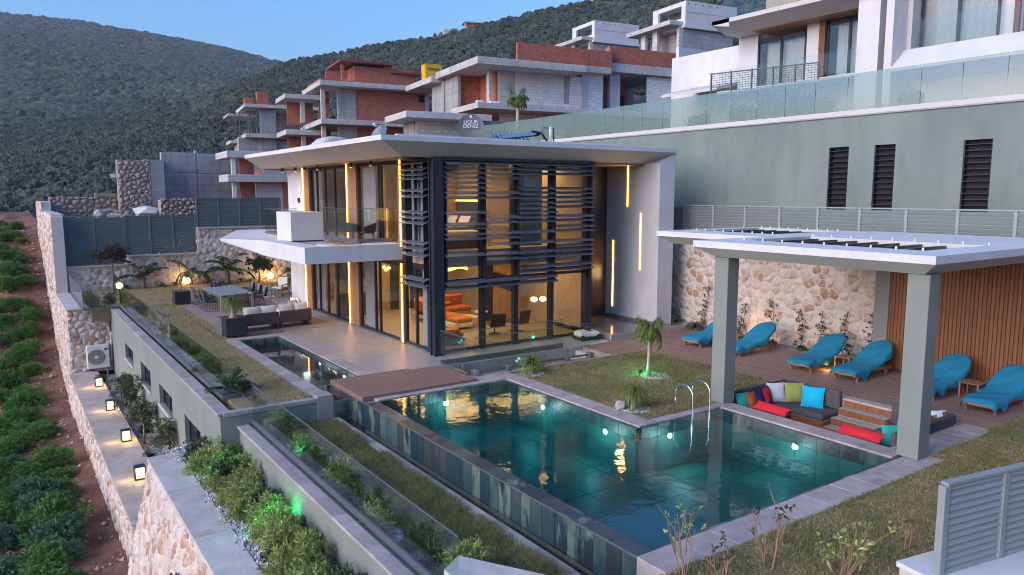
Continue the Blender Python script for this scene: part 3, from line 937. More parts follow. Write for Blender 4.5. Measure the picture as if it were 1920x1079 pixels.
# louvre fence close to the camera, turned a little
_c, _s = math.cos(math.radians(-10.5)), math.sin(math.radians(-10.5))
def loc_(a, b_): return (9.5 + a * _c - b_ * _s, 4.79 + a * _s + b_ * _c)
nw = thing('fence_plinth', 'low white capped stone plinth under the nearest louvre fence', 'wall', (10.5, 4.4, 0), world=True)
obj('body', MB().prism([loc_(.03, -.03), loc_(6, -.03), loc_(6, -.97), loc_(.03, -.97)], 0, .4), 'pale_stone', nw)
obj('cap', MB().prism([loc_(0, 0), loc_(6, 0), loc_(6, -1.), loc_(0, -1.)], .4, .47), 'white_render', nw)
fa, fb = loc_(.17, -.47), loc_(6, -.47)
louvre_fence('louvre_fence', 'pale grey-blue louvre fence closest to the camera on a white capped plinth', fa, fb, 5, .47, 1.66, 'fence_pale', .115, .094, .05, 1.0, .01)

# ------------------------------------------------------------------ the villa
V = thing('villa', 'modern two-storey glass villa with white slanted roof and dark louvres', 'house', (16, 28, 0), world=True)
GX, GY = 11.8, 21.4            # side and front glass planes
# slabs
obj('floor_slab', BX(11.75, 20.9, 21.3, 36, -.06, .03), 'interior_floor', V)
obj('floor_slab', BX(11.95, 18.3, 21.6, 36, 2.9, 3.4), 'interior_wall', V)
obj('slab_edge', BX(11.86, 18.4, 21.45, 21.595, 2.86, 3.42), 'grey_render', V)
# roof: thin fascia, soffit sloping back to the glass line
top = [(9.37, 20.3), (21.78, 20.3), (21.78, 37.5), (13.0, 37.5), (9.3, 34.5)]
inn = [(10.5, 21.2), (20.93, 21.2), (20.93, 37.2), (13.4, 37.2), (10.6, 36.4)]
n5 = 5
rv = [(x, y, 7.02) for x, y in top] + [(x, y, 6.87) for x, y in top] + [(x, y, 6.46) for x, y in inn]
roof = obj('roof', MB().add(rv[:10], [(0, 1, 2, 3, 4)] + [(5 + i, 5 + (i + 1) % 5, (i + 1) % 5, i) for i in range(5)]), 'white_render', V)
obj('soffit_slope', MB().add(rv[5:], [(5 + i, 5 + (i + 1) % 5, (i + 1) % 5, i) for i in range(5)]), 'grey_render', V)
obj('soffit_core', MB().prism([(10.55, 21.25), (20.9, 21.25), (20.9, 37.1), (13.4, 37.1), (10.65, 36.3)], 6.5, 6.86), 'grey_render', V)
for i in range(9):
    obj('soffit_board', BX(10.56 + i * .142, 10.56 + i * .142 + .137, 22.2, 34.5, 6.468, 6.49), 'soffit_wood', V)
obj('roof_parapet', MB().box(10.2, 21.2, 20.95, 21.1, 7.02, 7.12).box(21.05, 21.2, 21.1, 36, 7.02, 7.12), 'white_render', V)
# right end wall of the frame and the entrance recess
obj('end_wall', BX(20.95, 21.76, 20.42, 36, -.06, 6.46), 'white_render', V)
obj('end_wall_bevel', MB().ext([(20.93, 6.46), (21.78, 6.87), (21.78, 6.46)], 'y', 20.42, 36.9), 'white_render', V)
obj('recess_wall', BX(18.4, 20.94, 23.4, 23.6, .2, 6.46), 'plastic_dark', V)
door = obj('entrance_door', BX(18.9, 20.3, 23.36, 23.4, .22, 3.0), 'brown_leather', V)
obj('handle', BX(19.05, 19.09, 23.3, 23.36, .9, 2.1), 'steel', door)
obj('recess_side', BX(18.32, 18.42, 21.5, 23.5, .03, 6.46), 'plastic_dark', V)
obj('recess_soffit', BX(18.42, 20.94, 21.25, 23.4, 6.4, 6.46), 'soffit_wood', V)
pl = obj('entrance_platform', BX(18.2, 22.66, 20.0, 23.4, -.1, .2, b=.01), 'polished_stone', V)
obj('step_edge', BX(18.15, 22.66, 19.94, 19.998, -.1, .19, b=.006), 'coping', pl)
obj('skirting', BX(20.9, 20.945, 20.5, 23.4, .2, .32), 'polished_stone', V)
# light strips on the recess wall
for (y, z0, z1) in ((22.17, 4.8, 6.42), (21.4, 2.3, 4.55), (22.97, .65, 3.4)):
    s = obj('light_strip', BX(20.928, 20.95, y - .022, y + .022, z0, z1), 'led_warm', V)
    lamp('glow', 'AREA', (20.8, y, (z0 + z1) / 2), 7, (1, .62, .25), .5, V, (0, PI / 2, 0))
# corner column and mullions
obj('corner_column', MB().box(11.5, 11.9, 21.12, 21.17, -.05, 6.46, b=.006).box(11.5, 11.9, 21.39, 21.44, -.05, 6.46, b=.006).box(11.55, 11.85, 21.17, 21.39, -.05, 6.46), 'dark_metal', V)
MX = [11.95, 13.5, 14.87, 16.45, 18.12]
for x in MX[1:4]:
    obj('mullion', BX(x - .1, x + .1, 21.3, 21.46, 0, 6.46, b=.008), 'dark_metal', V)
obj('mullion', BX(18.0, 18.32, 21.25, 21.5, 0, 6.46, b=.008), 'dark_metal', V)
obj('mullion', BX(11.92, 12.02, 21.32, 21.46, 0, 6.46, b=.008), 'dark_metal', V)
for z in (0.0, 2.38, 6.3):
    obj('transom', BX(11.95, 18.1, 21.34, 21.44, z, z + (.1 if z else .12), b=.006), 'dark_metal', V)
for i in range(4):
    a, b_ = MX[i] + .1, MX[i + 1] - .1
    for (z0, z1) in ((.12, 2.38), (2.48, 6.3)):
        obj('window_pane', BX(a, b_, 21.385, 21.395, z0, z1), 'window_glass', V)
# front louvres
LV = [(0, 4, 6.37), (0, 4, 6.2), (0, 4, 6.04), (0, 2, 5.88), (0, 1, 5.72), (0, 1, 5.56), (2, 4, 5.54), (0, 4, 5.38), (0, 4, 5.22), (2, 4, 5.05), (2, 4, 4.88), (0, 1, 4.73), (2, 3, 4.72), (1, 4, 4.56), (1, 4, 4.4), (0, 1, 4.35), (0, 1, 4.22), (3, 4, 4.19), (0, 4, 4.03), (0, 2, 3.88), (1, 4, 3.66), (3, 4, 3.49), (0, 4, 3.33), (1, 4, 3.15), (2, 4, 2.8), (2, 4, 2.65), (0, 3, 2.43), (0, 3, 2.26)]
PROF = [(-.12, -.05), (.1, .03), (.12, .03), (.12, .052), (.09, .052), (-.12, -.026)]
for (a, b_, z) in LV:
    xa, xb = MX[a] - (.02 if a == 0 else -.02), MX[b_] + (.08 if b_ < 4 else .12)
    obj('louvre', MB().ext([(21.12 + p, z - .04 + q) for p, q in PROF], 'x', xa, xb), 'louvre_metal', V)
for x in MX[1:4] + [18.15, 12.0]:
    obj('louvre_arm', BX(x - .015, x + .015, 21.1, 21.32, 2.15, 6.42), 'dark_metal', V)
obj('louvre_header', BX(11.9, 18.3, 21.08, 21.3, 6.38, 6.455), 'dark_metal', V)
for z in (6.32, 6.1, 5.94, 5.81, 5.42, 5.23, 4.7, 4.53, 4.35, 3.68, 3.5, 3.28, 2.47, 2.26):
    obj('louvre', MB().ext([(11.5 + p, z + q) for p, q in PROF], 'y', 21.55, 23.35), 'louvre_metal', V)
for y in (21.8, 23.1):
    obj('louvre_arm', BX(11.5, 11.75, y - .015, y + .015, 2.2, 6.4), 'dark_metal', V)

# side facade: bays of sliding windows on two storeys, timber piers with light strips
def pier(y0, y1, z0, z1, led_y):
    n = max(2, int((y1 - y0) / .12))
    for i in range(n):
        a = y0 + (y1 - y0) * i / n
        obj('timber_batten', BX(GX - .12, GX + .1, a + .004, a + (y1 - y0) / n - .004, z0, z1, b=.008), 'soffit_wood', V)
    obj('light_strip', BX(GX - .16, GX - .125, led_y - .011, led_y + .011, z0, z1), 'led_warm', V)
    lamp('glow', 'AREA', (GX - .32, led_y, (z0 + z1) / 2), 5, (1, .58, .2), 1.2, V, (0, PI / 2, 0))


for (z0, z1) in ((0.03, 2.86), (3.42, 6.46)):
    up = z0 > 1
    pier(23.72, 24.05, z0, z1, 23.8)
    pier(27.72, 28.75, z0, z1, 28.62)
    pier(33.1, 33.9, z0, z1, 33.8)
    for (ya, yb, cuts) in ((22.0, 23.7, (22.9,)), (24.08, 27.7, (25.9, 26.3) if not up else (25.6, 25.8)), (28.78, 33.08, (30.2, 31.3, 32.3))):
        fr = MB().box(GX - .05, GX + .05, ya, ya + .07, z0, z1).box(GX - .05, GX + .05, yb - .07, yb, z0, z1).box(GX - .05, GX + .05, ya, yb, z0, z0 + .07).box(GX - .05, GX + .05, ya, yb, z1 - .12, z1)
        for c in cuts: fr.box(GX - .045, GX + .045, c - .045, c + .045, z0 + .07, z1 - .12)
        f = obj('window_frame', fr, 'dark_metal', V)
        ed = [ya + .07] + [c for c in cuts] + [yb - .07]
        for i in range(len(ed) - 1):
            obj('pane', BX(GX - .005, GX + .005, ed[i] + (.045 if i else 0), ed[i + 1] - (.045 if i < len(ed) - 2 else 0), z0 + .07, z1 - .12), 'window_glass', f)
obj('side_wall', MB().box(GX - .05, GX + .2, 33.92, 36.2, -.06, 6.46), 'white_render', V)
obj('dark_post', BX(11.7, 11.9, 21.45, 21.98, 0, 6.46), 'dark_metal', V)
obj('window_track', BX(11.62, 11.74, 22, 33.1, -.002, .03), 'aluminium', V)
# back and inside walls
obj('back_wall', MB().box(11.9, 20.94, 35.9, 36.1, 0, 6.46), 'interior_wall', V)
for (x, y, z) in ((11.2, 33.4, 6.3), (11.2, 32.2, 6.3), (11.2, 30.6, 6.3), (11.2, 27.0, 6.3), (11.2, 25.2, 6.3), (11.0, 34.6, 6.3)):
    d_ = obj('soffit_spot', MB().lathe([(.06, 0), (.06, .17)], 12, (x, y, z)), 'plastic_dark', V)
    obj('lens', MB().lathe([(.045, -.004), (.045, -.001)], 12, (x, y, z)), 'led_warm', d_)
    lamp('beam', 'SPOT', (x, y, z - .03), 16, (1, .68, .34), .04, V, (0, 0, 0), 1.4)
wl_ = obj('wall_light', BX(11.66, 11.75, 34.5, 34.62, 4.9, 5.12, b=.008), 'plastic_dark', V)
for (dz, rx) in ((5.16, PI), (4.86, 0)):
    lamp('beam', 'SPOT', (11.68, 34.56, dz), 8, (1, .75, .45), .02, V, (rx, 0, 0), 1.0)
lamp('beam', 'SPOT', (11.6, 35.0, 2.7), 14, (1, .75, .45), .03, V, (0, 0, 0), 1.2)

# balcony
bal = obj('balcony_slab', MB().box(9.9, 11.7, 24.2, 36, 3.05, 3.42), 'white_render', V)
obj('planter_trough', MB().box(8.2, 11.72, 23.8, 24.25, 3.0, 3.56).box(8.2, 8.85, 24.25, 28.5, 3.0, 3.56).box(8.85, 10.6, 27.5, 28.5, 3.0, 3.56), 'white_render', V)
obj('trough_fill', BX(8.85, 10.6, 24.25, 27.5, 3.0, 3.12), 'concrete', V)
obj('trough_step', BX(10.6, 11.72, 24.25, 24.75, 3.42, 3.6), 'white_render', V)
obj('balcony_parapet', BX(8.98, 10.24, 27.5, 29.2, 3.5, 4.62, b=.01), 'white_render', V)
# pointed canopy beyond the trough
obj('canopy', MB().add([(8.25, 28.5, 3.0), (8.25, 28.5, 3.56), (7.7, 33.0, 3.42), (7.75, 33.0, 3.3), (9.85, 38.6, 3.5), (9.9, 38.6, 3.2), (11.7, 38.6, 3.5), (11.7, 28.5, 3.5), (11.7, 28.5, 3.05), (11.7, 38.6, 3.1)],
                      [(0, 3, 2, 1), (3, 5, 4, 2), (1, 2, 4, 6, 7), (0, 8, 9, 5, 3), (0, 1, 7, 8), (4, 5, 9, 6)]), 'white_render', V)
fl = obj('balcony_floor', BX(10.25, 11.7, 24.8, 33.5, 3.42, 3.45), 'patio_wood', V)
# stair void wall, interior partitions, coves
obj('partition', BX(18.2, 18.32, 21.6, 35.9, .03, 2.9), 'interior_wall', V)
obj('partition', BX(18.2, 18.32, 21.6, 35.9, 3.4, 6.46), 'interior_wall', V)
obj('partition', BX(12.0, 18.2, 31.0, 31.15, .03, 2.9), 'interior_wall', V)
obj('partition', BX(15.6, 15.75, 24.3, 34, 3.4, 6.46), 'interior_wall', V)
obj('partition', BX(15.75, 18.2, 26.6, 26.75, 3.4, 6.46), 'interior_wall', V)
obj('partition', BX(12.0, 15.6, 28.1, 28.25, 3.4, 6.46), 'interior_wall', V)
obj('stone_panel', BX(14.6, 17.2, 30.9, 30.99, .03, 2.75), 'interior_dark', V)
for i in range(22):
    x0 = 16.5 + i * .075
    ztop = 1.62 - i * .033
    obj('stair_board', BX(x0, x0 + .068, 25.2, 25.28, .03, ztop, b=.006), 'interior_wood', V)
    obj('stair_board', BX(x0, x0 + .068, 25.2, 25.28, 2.15 - i * .02, 2.88, b=.006), 'interior_wood', V)
obj('stair_void', BX(16.5, 18.15, 25.9, 26.0, .03, 2.88), 'interior_dark', V)
obj('ceiling_cove', MB().box(12.05, 18.1, 29.9, 30.2, 2.68, 2.72).box(12.05, 12.3, 22.6, 29.9, 2.68, 2.72), 'interior_wall', V)
obj('cove_light', BX(12.1, 16.5, 29.86, 29.895, 2.66, 2.76), 'led_yellow', V)
obj('headboard_panel', BX(15.5, 15.598, 24.6, 27.9, 3.45, 5.0), 'interior_dark', V)
obj('headboard_panel', BX(15.5, 15.598, 28.4, 33.5, 3.45, 5.0), 'interior_dark', V)
obj('cove_light', BX(15.52, 15.58, 24.6, 27.9, 5.01, 5.05), 'led_yellow', V)
obj('cove_light', BX(15.52, 15.58, 28.4, 33.5, 5.01, 5.05), 'led_yellow', V)
obj('light_strip', BX(12.95, 12.98, 28.05, 28.09, 4.2, 6.3), 'led_yellow', V)
obj('wardrobe', BX(14.2, 15.5, 26.5, 28.0, 3.45, 6.2, b=.01), 'interior_wood', V)
dr = obj('room_door', BX(16.0, 16.9, 26.54, 26.595, 3.42, 5.6, b=.01), 'cream_fabric', V)
obj('handle', BX(16.08, 16.2, 26.48, 26.53, 4.4, 4.44), 'steel', dr)
obj('kitchen_cabinet', MB().box(12.1, 13.3, 30.2, 30.95, .03, .95).box(12.1, 13.3, 30.5, 30.95, 1.6, 2.5), 'interior_dark', V)


def curtain(x0, y0, x1, y1, z0, z1, lab=None):
    n = 26
    P = []
    d = Vector((x1 - x0, y1 - y0, 0)); nn = Vector((-d.y, d.x, 0)).normalized()
    for i in range(n + 1):
        p = Vector((x0, y0, 0)) + d * i / n + nn * .05 * math.sin(i * 1.9)
        P.append(p)
    mb = MB()
    Vv = [(p.x, p.y, z0) for p in P] + [(p.x, p.y, z1) for p in P] + [(p.x + nn.x * .012, p.y + nn.y * .012, z0) for p in P] + [(p.x + nn.x * .012, p.y + nn.y * .012, z1) for p in P]
    N = n + 1
    F = [(i, i + 1, N + i + 1, N + i) for i in range(n)] + [(2 * N + i + 1, 2 * N + i, 3 * N + i, 3 * N + i + 1) for i in range(n)]
    mb.add(Vv, F)
    return mb


for i, (a, lab) in enumerate((((11.98, 32.1, 11.98, 33.05, .05, 2.8), 'pale curtain at the far ground floor window'), ((11.98, 26.6, 11.98, 27.65, .05, 2.8), 'pale curtain behind the middle ground floor window'),
          ((11.98, 32.2, 11.98, 33.05, 3.45, 6.3), 'blue-grey curtain at the far end of the balcony windows'), ((11.98, 26.5, 11.98, 27.65, 3.45, 6.3), 'grey curtain behind the middle balcony window'),
          ((11.98, 22.1, 11.98, 23.6, 3.45, 6.3), 'grey curtain behind the side louvres upstairs'), ((14.9, 21.75, 16.3, 21.75, 3.45, 6.3), 'grey curtain behind the front louvres upstairs'), ((11.98, 22.05, 11.98, 22.75, .05, 2.8), 'pale curtain beside the corner column downstairs'))):
    obj('curtain', curtain(*a), 'curtain_fabric', None, True, label=lab, cat='curtain', group='curtains in the villa windows')

# room lamps (the photograph shows the rooms lit)
WARM = (1, .56, .19)
for (x, y, z, e) in ((13.6, 23.8, 2.8, 80), (13.8, 27.5, 2.8, 90), (16.6, 23.2, 2.8, 60), (13.8, 30.0, 2.6, 40), (13.6, 33.2, 2.7, 80), (17.0, 28.5, 2.7, 40),
                     (13.8, 24.8, 6.3, 70), (13.8, 30.5, 6.3, 90), (17.0, 24.2, 6.3, 90), (13.8, 22.5, 6.3, 40)):
    lamp('room_lamp', 'AREA', (x, y, z), e * .62, WARM, 2.4, V)

# things on the roof
dish = thing('satellite_dish', 'dark satellite dish on the villa roof seen almost edge-on', 'satellite dish', (12.2, 26.5, 7.02), world=True)
def dish_at(t, x, y, z, r, az, el, m='louvre_metal'):
    prof = [(r * k / 6, .22 * r * (k / 6) ** 2) for k in range(7)]
    mb = MB(); Vv = []; n = 24
    for (rr, h) in prof:
        for k in range(n): Vv.append((rr * math.cos(2 * PI * k / n) if rr else 0.0, rr * math.sin(2 * PI * k / n) if rr else 0.0, h))
    F = []
    for i in range(6):
        for k in range(n): F.append((i * n + k, i * n + (k + 1) % n, (i + 1) * n + (k + 1) % n, (i + 1) * n + k))
    mb.add(Vv, F)
    o2 = len(Vv)
    mb.add([(v[0], v[1], v[2] - .02) for v in Vv], [f[::-1] for f in F])
    M = Tr(x, y, z, az) @ Matrix.Rotation(PI / 2 - el, 4, 'Y')
    obj('reflector', mb.xf(M), m, t, True)
    obj('feed_arm', MB().tube([M @ Vector((-r, 0, .2 * r)), M @ Vector((-r * .55, 0, .9 * r))], .015, 6), 'plastic_dark', t)
    obj('receiver', BX(-.05, .05, -.05, .05, -.08, .08, b=.02).xf(M @ Matrix.Translation((-r * .5, 0, .95 * r))), 'plastic_white', t)
    obj('mast', MB().tube([(x + .1, y + .1, 7.0), (x + .1, y + .1, z), M @ Vector((0, 0, 0))], .025, 8), 'plastic_dark', t)
    return M
dish_at(dish, 12.2, 26.5, 7.5, .42, math.radians(195), math.radians(30))

# ------------------------------------------------------------------ hills, soil
mat('hill_soil', (.085, .085, .068), (.05, .056, .045), .95, .05, 8, bump=.5, bscale=.8, bdist=.5, stain=((.2, .18, .15), .06, .55))
leaf('scrub', [(0, (.016, .026, .019)), (.3, (.03, .044, .03)), (.6, (.05, .066, .045)), (.85, (.08, .095, .068)), (.96, (.12, .125, .098)), (1, (.22, .21, .185))], .8, .1, .02)


def vnoise(P, f, seed=0):
    """cheap smooth pseudo noise from a few sines"""
    r = np.random.RandomState(seed)
    out = 0
    for k in range(6):
        a = r.uniform(0, 2 * np.pi); ff = f * r.uniform(.6, 2.2)
        out = out + np.sin((P[..., 0] * np.cos(a) + P[..., 1] * np.sin(a)) * ff + r.uniform(0, 6)) / (1 + k * .35)
    return out / 3


def resample(L, n):
    L = np.array(L, float); s = np.linspace(0, len(L) - 1, n); i = np.minimum(s.astype(int), len(L) - 2); t = (s - i)[:, None]
    t = t * t * (3 - 2 * t) * .5 + t * .5
    return L[i] * (1 - t) + L[i + 1] * t


def loft(base, ridge, nu, nv, shape, amp, seed, back=1.25):
    A, B_ = resample(base, nu), resample(ridge, nu)
    s = np.linspace(0, 1, nv)[:, None, None]
    P = A[None] * (1 - s) + B_[None] * s
    P[..., 2] = A[None, :, 2] + (B_[None, :, 2] - A[None, :, 2]) * shape(s[..., 0])
    P[..., 2] += amp * vnoise(P, 1 / 45., seed) * np.sin(np.clip(s[..., 0], 0, 1) * np.pi)
    Q = A + (B_ - A) * back; Q[:, 2] = B_[:, 2] * .6
    return np.concatenate([P, Q[None]], 0)


def grid_mesh(name, P, m, **kw):
    nv, nu = P.shape[:2]
    i = np.arange(nv - 1)[:, None] * nu + np.arange(nu - 1)[None]
    F = np.stack([i, i + 1, i + nu + 1, i + nu], -1).reshape(-1, 4)
    return put(name, npmesh(name, P.reshape(-1, 3), F, m, True), **kw)


FAR_R = [(-310.6, 1669.2, 311.2), (-141.9, 1550.9, 298.9), (25.8, 1394.7, 274.5), (121.8, 1301.4, 257.2), (213.8, 1209.7, 232.7), (283.6, 1133.6, 210.4), (344.2, 1063.4, 185.0), (394.4, 975.6, 157.5), (462.4, 862.2, 122.9)]
FAR_B = [(-86.7, 427.2, -5), (-42.5, 396.7, -5), (1.8, 366.1, 0), (28.3, 347.8, 5), (54.9, 329.5, 10), (76.1, 314.8, 15), (95.6, 301.4, 20), (115.1, 288.0, 20), (143.4, 268.4, 20)]
NEAR_R = [(-122.7, 614.6, 27.9), (5.0, 504.1, 41.5), (49.5, 455.6, 45.2), (89.8, 416.9, 53.5), (126.6, 381.8, 70.6), (153.7, 339.2, 74.5), (186.6, 305.3, 80.9), (217.5, 272.9, 88.7), (234.6, 243.1, 90.9), (273.8, 192.3, 95.8), (322.4, 135.1, 101.7), (391.4, 76.5, 109.8)]
NEAR_B = [(-11.6, 57.0, -14), (0.4, 73.2, -4), (7.8, 78, 1), (17.9, 88, 3), (30.9, 99, 6), (40, 88, 8), (46.0, 73.0, 9), (50, 61, 9), (53, 52.2, 9), (55.5, 37.6, 9), (58, 23.3, 9), (59, 9.7, 9)]
PF = loft(FAR_B, FAR_R, 90, 60, lambda s: s ** 1.05, 9, 3)
PN = loft(NEAR_B, NEAR_R, 110, 70, lambda s: .55 * s + .45 * s ** 1.6, 3.0, 5)
grid_mesh('hill', PF, 'hill_soil', kind='structure')
grid_mesh('hill', PN, 'hill_soil', kind='structure')


def scatter_nodes(name, m, smin, smax, rough, squash=.75, sub=3):
    g = bpy.data.node_groups.new(name, 'GeometryNodeTree')
    g.interface.new_socket('Geometry', in_out='INPUT', socket_type='NodeSocketGeometry')
    g.interface.new_socket('Geometry', in_out='OUTPUT', socket_type='NodeSocketGeometry')
    N, Lk = g.nodes, g.links
    gi, go = N.new('NodeGroupInput'), N.new('NodeGroupOutput')
    ico = N.new('GeometryNodeMeshIcoSphere'); ico.inputs['Radius'].default_value = 1; ico.inputs['Subdivisions'].default_value = sub
    nz = N.new('ShaderNodeTexNoise'); nz.inputs['Scale'].default_value = 2.4; nz.inputs['Detail'].default_value = 3
    nz2 = N.new('ShaderNodeTexNoise'); nz2.inputs['Scale'].default_value = 9; nz2.inputs['Detail'].default_value = 1
    sub_ = N.new('ShaderNodeMath'); sub_.operation = 'SUBTRACT'; sub_.inputs[1].default_value = .5
    s2 = N.new('ShaderNodeMath'); s2.operation = 'MULTIPLY_ADD'; s2.inputs[1].default_value = .45
    nm = N.new('GeometryNodeInputNormal')
    vm = N.new('ShaderNodeVectorMath'); vm.operation = 'SCALE'
    mu = N.new('ShaderNodeMath'); mu.operation = 'MULTIPLY'; mu.inputs[1].default_value = rough
    sp = N.new('GeometryNodeSetPosition')
    Lk.new(nz2.outputs[0], s2.inputs[0]); Lk.new(nz.outputs[0], s2.inputs[2])
    Lk.new(s2.outputs[0], sub_.inputs[0]); sub_.inputs[1].default_value = .72
    Lk.new(sub_.outputs[0], mu.inputs[0])
    Lk.new(nm.outputs[0], vm.inputs[0]); Lk.new(mu.outputs[0], vm.inputs['Scale'])
    Lk.new(ico.outputs[0], sp.inputs['Geometry']); Lk.new(vm.outputs[0], sp.inputs['Offset'])
    sm = N.new('GeometryNodeSetMaterial'); sm.inputs['Material'].default_value = MAT[m]
    Lk.new(sp.outputs[0], sm.inputs[0])
    inst = N.new('GeometryNodeInstanceOnPoints')
    Lk.new(gi.outputs[0], inst.inputs['Points']); Lk.new(sm.outputs[0], inst.inputs['Instance'])
    rs = N.new('FunctionNodeRandomValue'); rs.data_type = 'FLOAT_VECTOR'
    rs.inputs[0].default_value = (smin, smin, smin * squash); rs.inputs[1].default_value = (smax, smax, smax * squash)
    rr = N.new('FunctionNodeRandomValue'); rr.data_type = 'FLOAT_VECTOR'
    rr.inputs[0].default_value = (-.3, -.3, 0); rr.inputs[1].default_value = (.3, .3, 6.28)
    Lk.new(rs.outputs[0], inst.inputs['Scale']); Lk.new(rr.outputs[0], inst.inputs['Rotation'])
    Lk.new(inst.outputs[0], go.inputs[0])
    return g


def scatter(name, pts, ng, label):
    me = bpy.data.meshes.new(name)
    me.vertices.add(len(pts)); me.vertices.foreach_set('co', np.asarray(pts, 'f').ravel())
    o = put(name, me, label=label, cat='scrub', kind='stuff')
    md = o.modifiers.new('scatter', 'NODES'); md.node_group = ng
    return o


def sample_grid(P, n, seed, bias, keep=None, sink=0):
    r = np.random.RandomState(seed)
    nv, nu = P.shape[0] - 1, P.shape[1]
    v = r.uniform(0, 1, n) ** bias * (nv - 1.001); u = r.uniform(0, nu - 1.001, n)
    i, j = v.astype(int), u.astype(int); a, b_ = (v - i)[:, None], (u - j)[:, None]
    Q = P[i, j] * (1 - a) * (1 - b_) + P[i + 1, j] * a * (1 - b_) + P[i, j + 1] * (1 - a) * b_ + P[i + 1, j + 1] * a * b_
    c = vnoise(Q, 1 / 14., seed + 1) + r.uniform(-.9, .9, n)
    Q = Q[c > -.55]
    if keep is not None: Q = Q[keep(Q)]
    Q[:, 2] -= sink
    return Q


def clear_of_houses(Q):
    k = np.ones(len(Q), bool)
    for (x0, x1, y0, y1) in ((24, 56, 36, 72), (20, 44, 62, 118), (64, 100, 58, 112), (24, 70, -20, 40), (2, 22, 46, 76)):
        k &= ~((Q[:, 0] > x0) & (Q[:, 0] < x1) & (Q[:, 1] > y0) & (Q[:, 1] < y1))
    return k


G1 = scatter_nodes('scrub_near', 'scrub', .7, 2.9, 1.35)
G2 = scatter_nodes('scrub_far', 'scrub', 2.0, 6.5, 1.3, .7, 2)
scatter('hillside_scrub', sample_grid(PN, 27000, 21, 1.25, clear_of_houses), G1, 'dense dark green scrub covering the nearer hillside behind the houses')
scatter('hillside_scrub', sample_grid(PF, 30000, 22, 1.0), G2, 'blue-green scrub covering the distant hill under the sky')

# ground reaching the horizon, soil slope left of the wall
put('ground', npmesh('ground', np.array([(-6000, -6000, -40), (6000, -6000, -40), (6000, 6000, -40), (-6000, 6000, -40)], float), np.array([[0, 1, 2, 3]]), 'hill_soil'), kind='structure')
xs = np.concatenate([np.linspace(-120, -14, 30), np.linspace(-13, 2.5, 60)]); ys = np.linspace(0, 84, 150)
XX, YY = np.meshgrid(xs, ys)
zw = np.interp(YY, [0, 18, 24, 40, 50, 58, 63, 84], [-4.6, -4.6, -4.7, -5.0, -3.4, .9, 2.6, 3.6])
PS = np.stack([XX, YY, zw], -1)
dx = 2.3 - XX
PS[..., 2] += -np.where(dx < 1.7, 0, (dx - 1.7) * .34) + .16 * vnoise(PS, 1.1, 8) + .1 * vnoise(PS, 3.1, 9) + np.where(dx < .8, .25 * (0.8 - dx), 0)
PS[..., 2] -= np.where(dx > 1.7, .5 * np.clip(np.sin((YY + dx * .6) * .8), -.5, 1) * np.clip(dx - 1.7, 0, 1), 0)
grid_mesh('soil_slope', PS, 'soil', kind='structure')
obj('ground', MB().box(2.9, 24.4, 47.3, 100, -8, 2.6).box(24.4, 60, 47, 120, -8, 8.0).box(24.8, 60, -20, 47, -8, 8.2), 'soil', kind='structure')


# ------------------------------------------------------------------ the plot behind: rubble, stone and concrete walls
rs_ = thing('rubble_wall', 'rough low stone wall enclosing the rubble behind the louvre fence', 'wall', (5, 58, 2.6), world=True)
obj('mortar_core', MB().box(2.9, 7.5, 58, 58.5, 0, 5.1).box(5.6, 7.5, 57.9, 58.4, 5.1, 5.35), 'mortar_dark', rs_)
stones_on(rs_, (2.9, 58, 2.5), X, Z, 4.6, 2.6, .3, 'rubble_stone', .03, .06, 31, nparts=150)
obj('cap', BX(2.4, 3.0, 47.4, 58, 4.1, 4.2), 'pale_stone', rs_)
tw = thing('stone_tower_wall', 'tall rubble stone wall end standing left of the grey concrete walls', 'wall', (8.2, 57, 2.6), world=True)
obj('mortar_core', BX(6.95, 9.0, 57.0, 57.8, 0, 7.6), 'mortar_dark', tw)
stones_on(tw, (6.95, 57.0, 2.5), X, Z, 2.05, 5.1, .28, 'rubble_stone', .03, .06, 32, nparts=200)
obj('pipe', BX(6.55, 6.95, 57.2, 57.4, 6.4, 6.65), 'plastic_white', tw)
cw = thing('concrete_wall', 'big grey shuttered concrete retaining wall of four cast panels', 'wall', (14, 64, 2.6), world=True)
for (x0, x1, z0, z1) in ((10.9, 13.45, 2.6, 6.95), (13.55, 17.5, 2.6, 6.9), (10.9, 13.45, 6.99, 8.55), (13.55, 17.5, 6.94, 8.5)):
    obj('cast_panel', BX(x0, x1, 64 + (.03 if z0 > 5 else 0), 64.6, z0, z1, b=.02), 'concrete', cw)
obj('joint_strip', BX(13.4, 13.6, 64.08, 64.5, 2.6, 8.75), 'concrete', cw)
obj('return_wall', MB().box(9.55, 10.88, 63.0, 64.4, 2.6, 7.9), 'concrete', cw)
dry = thing('dry_stone_stack', 'stacked dry stone wall of pale boulders beside the concrete wall', 'stone stack', (10.2, 54, 2.6), world=True)
stones_on(dry, (8.95, 54, 2.6), X, Z, 2.3, 2.4, .28, 'rubble_stone', .02, .12, 33, nparts=100)
obj('earth_core', BX(9.0, 11.2, 54.02, 55, 2.6, 4.9), 'mortar_dark', dry)


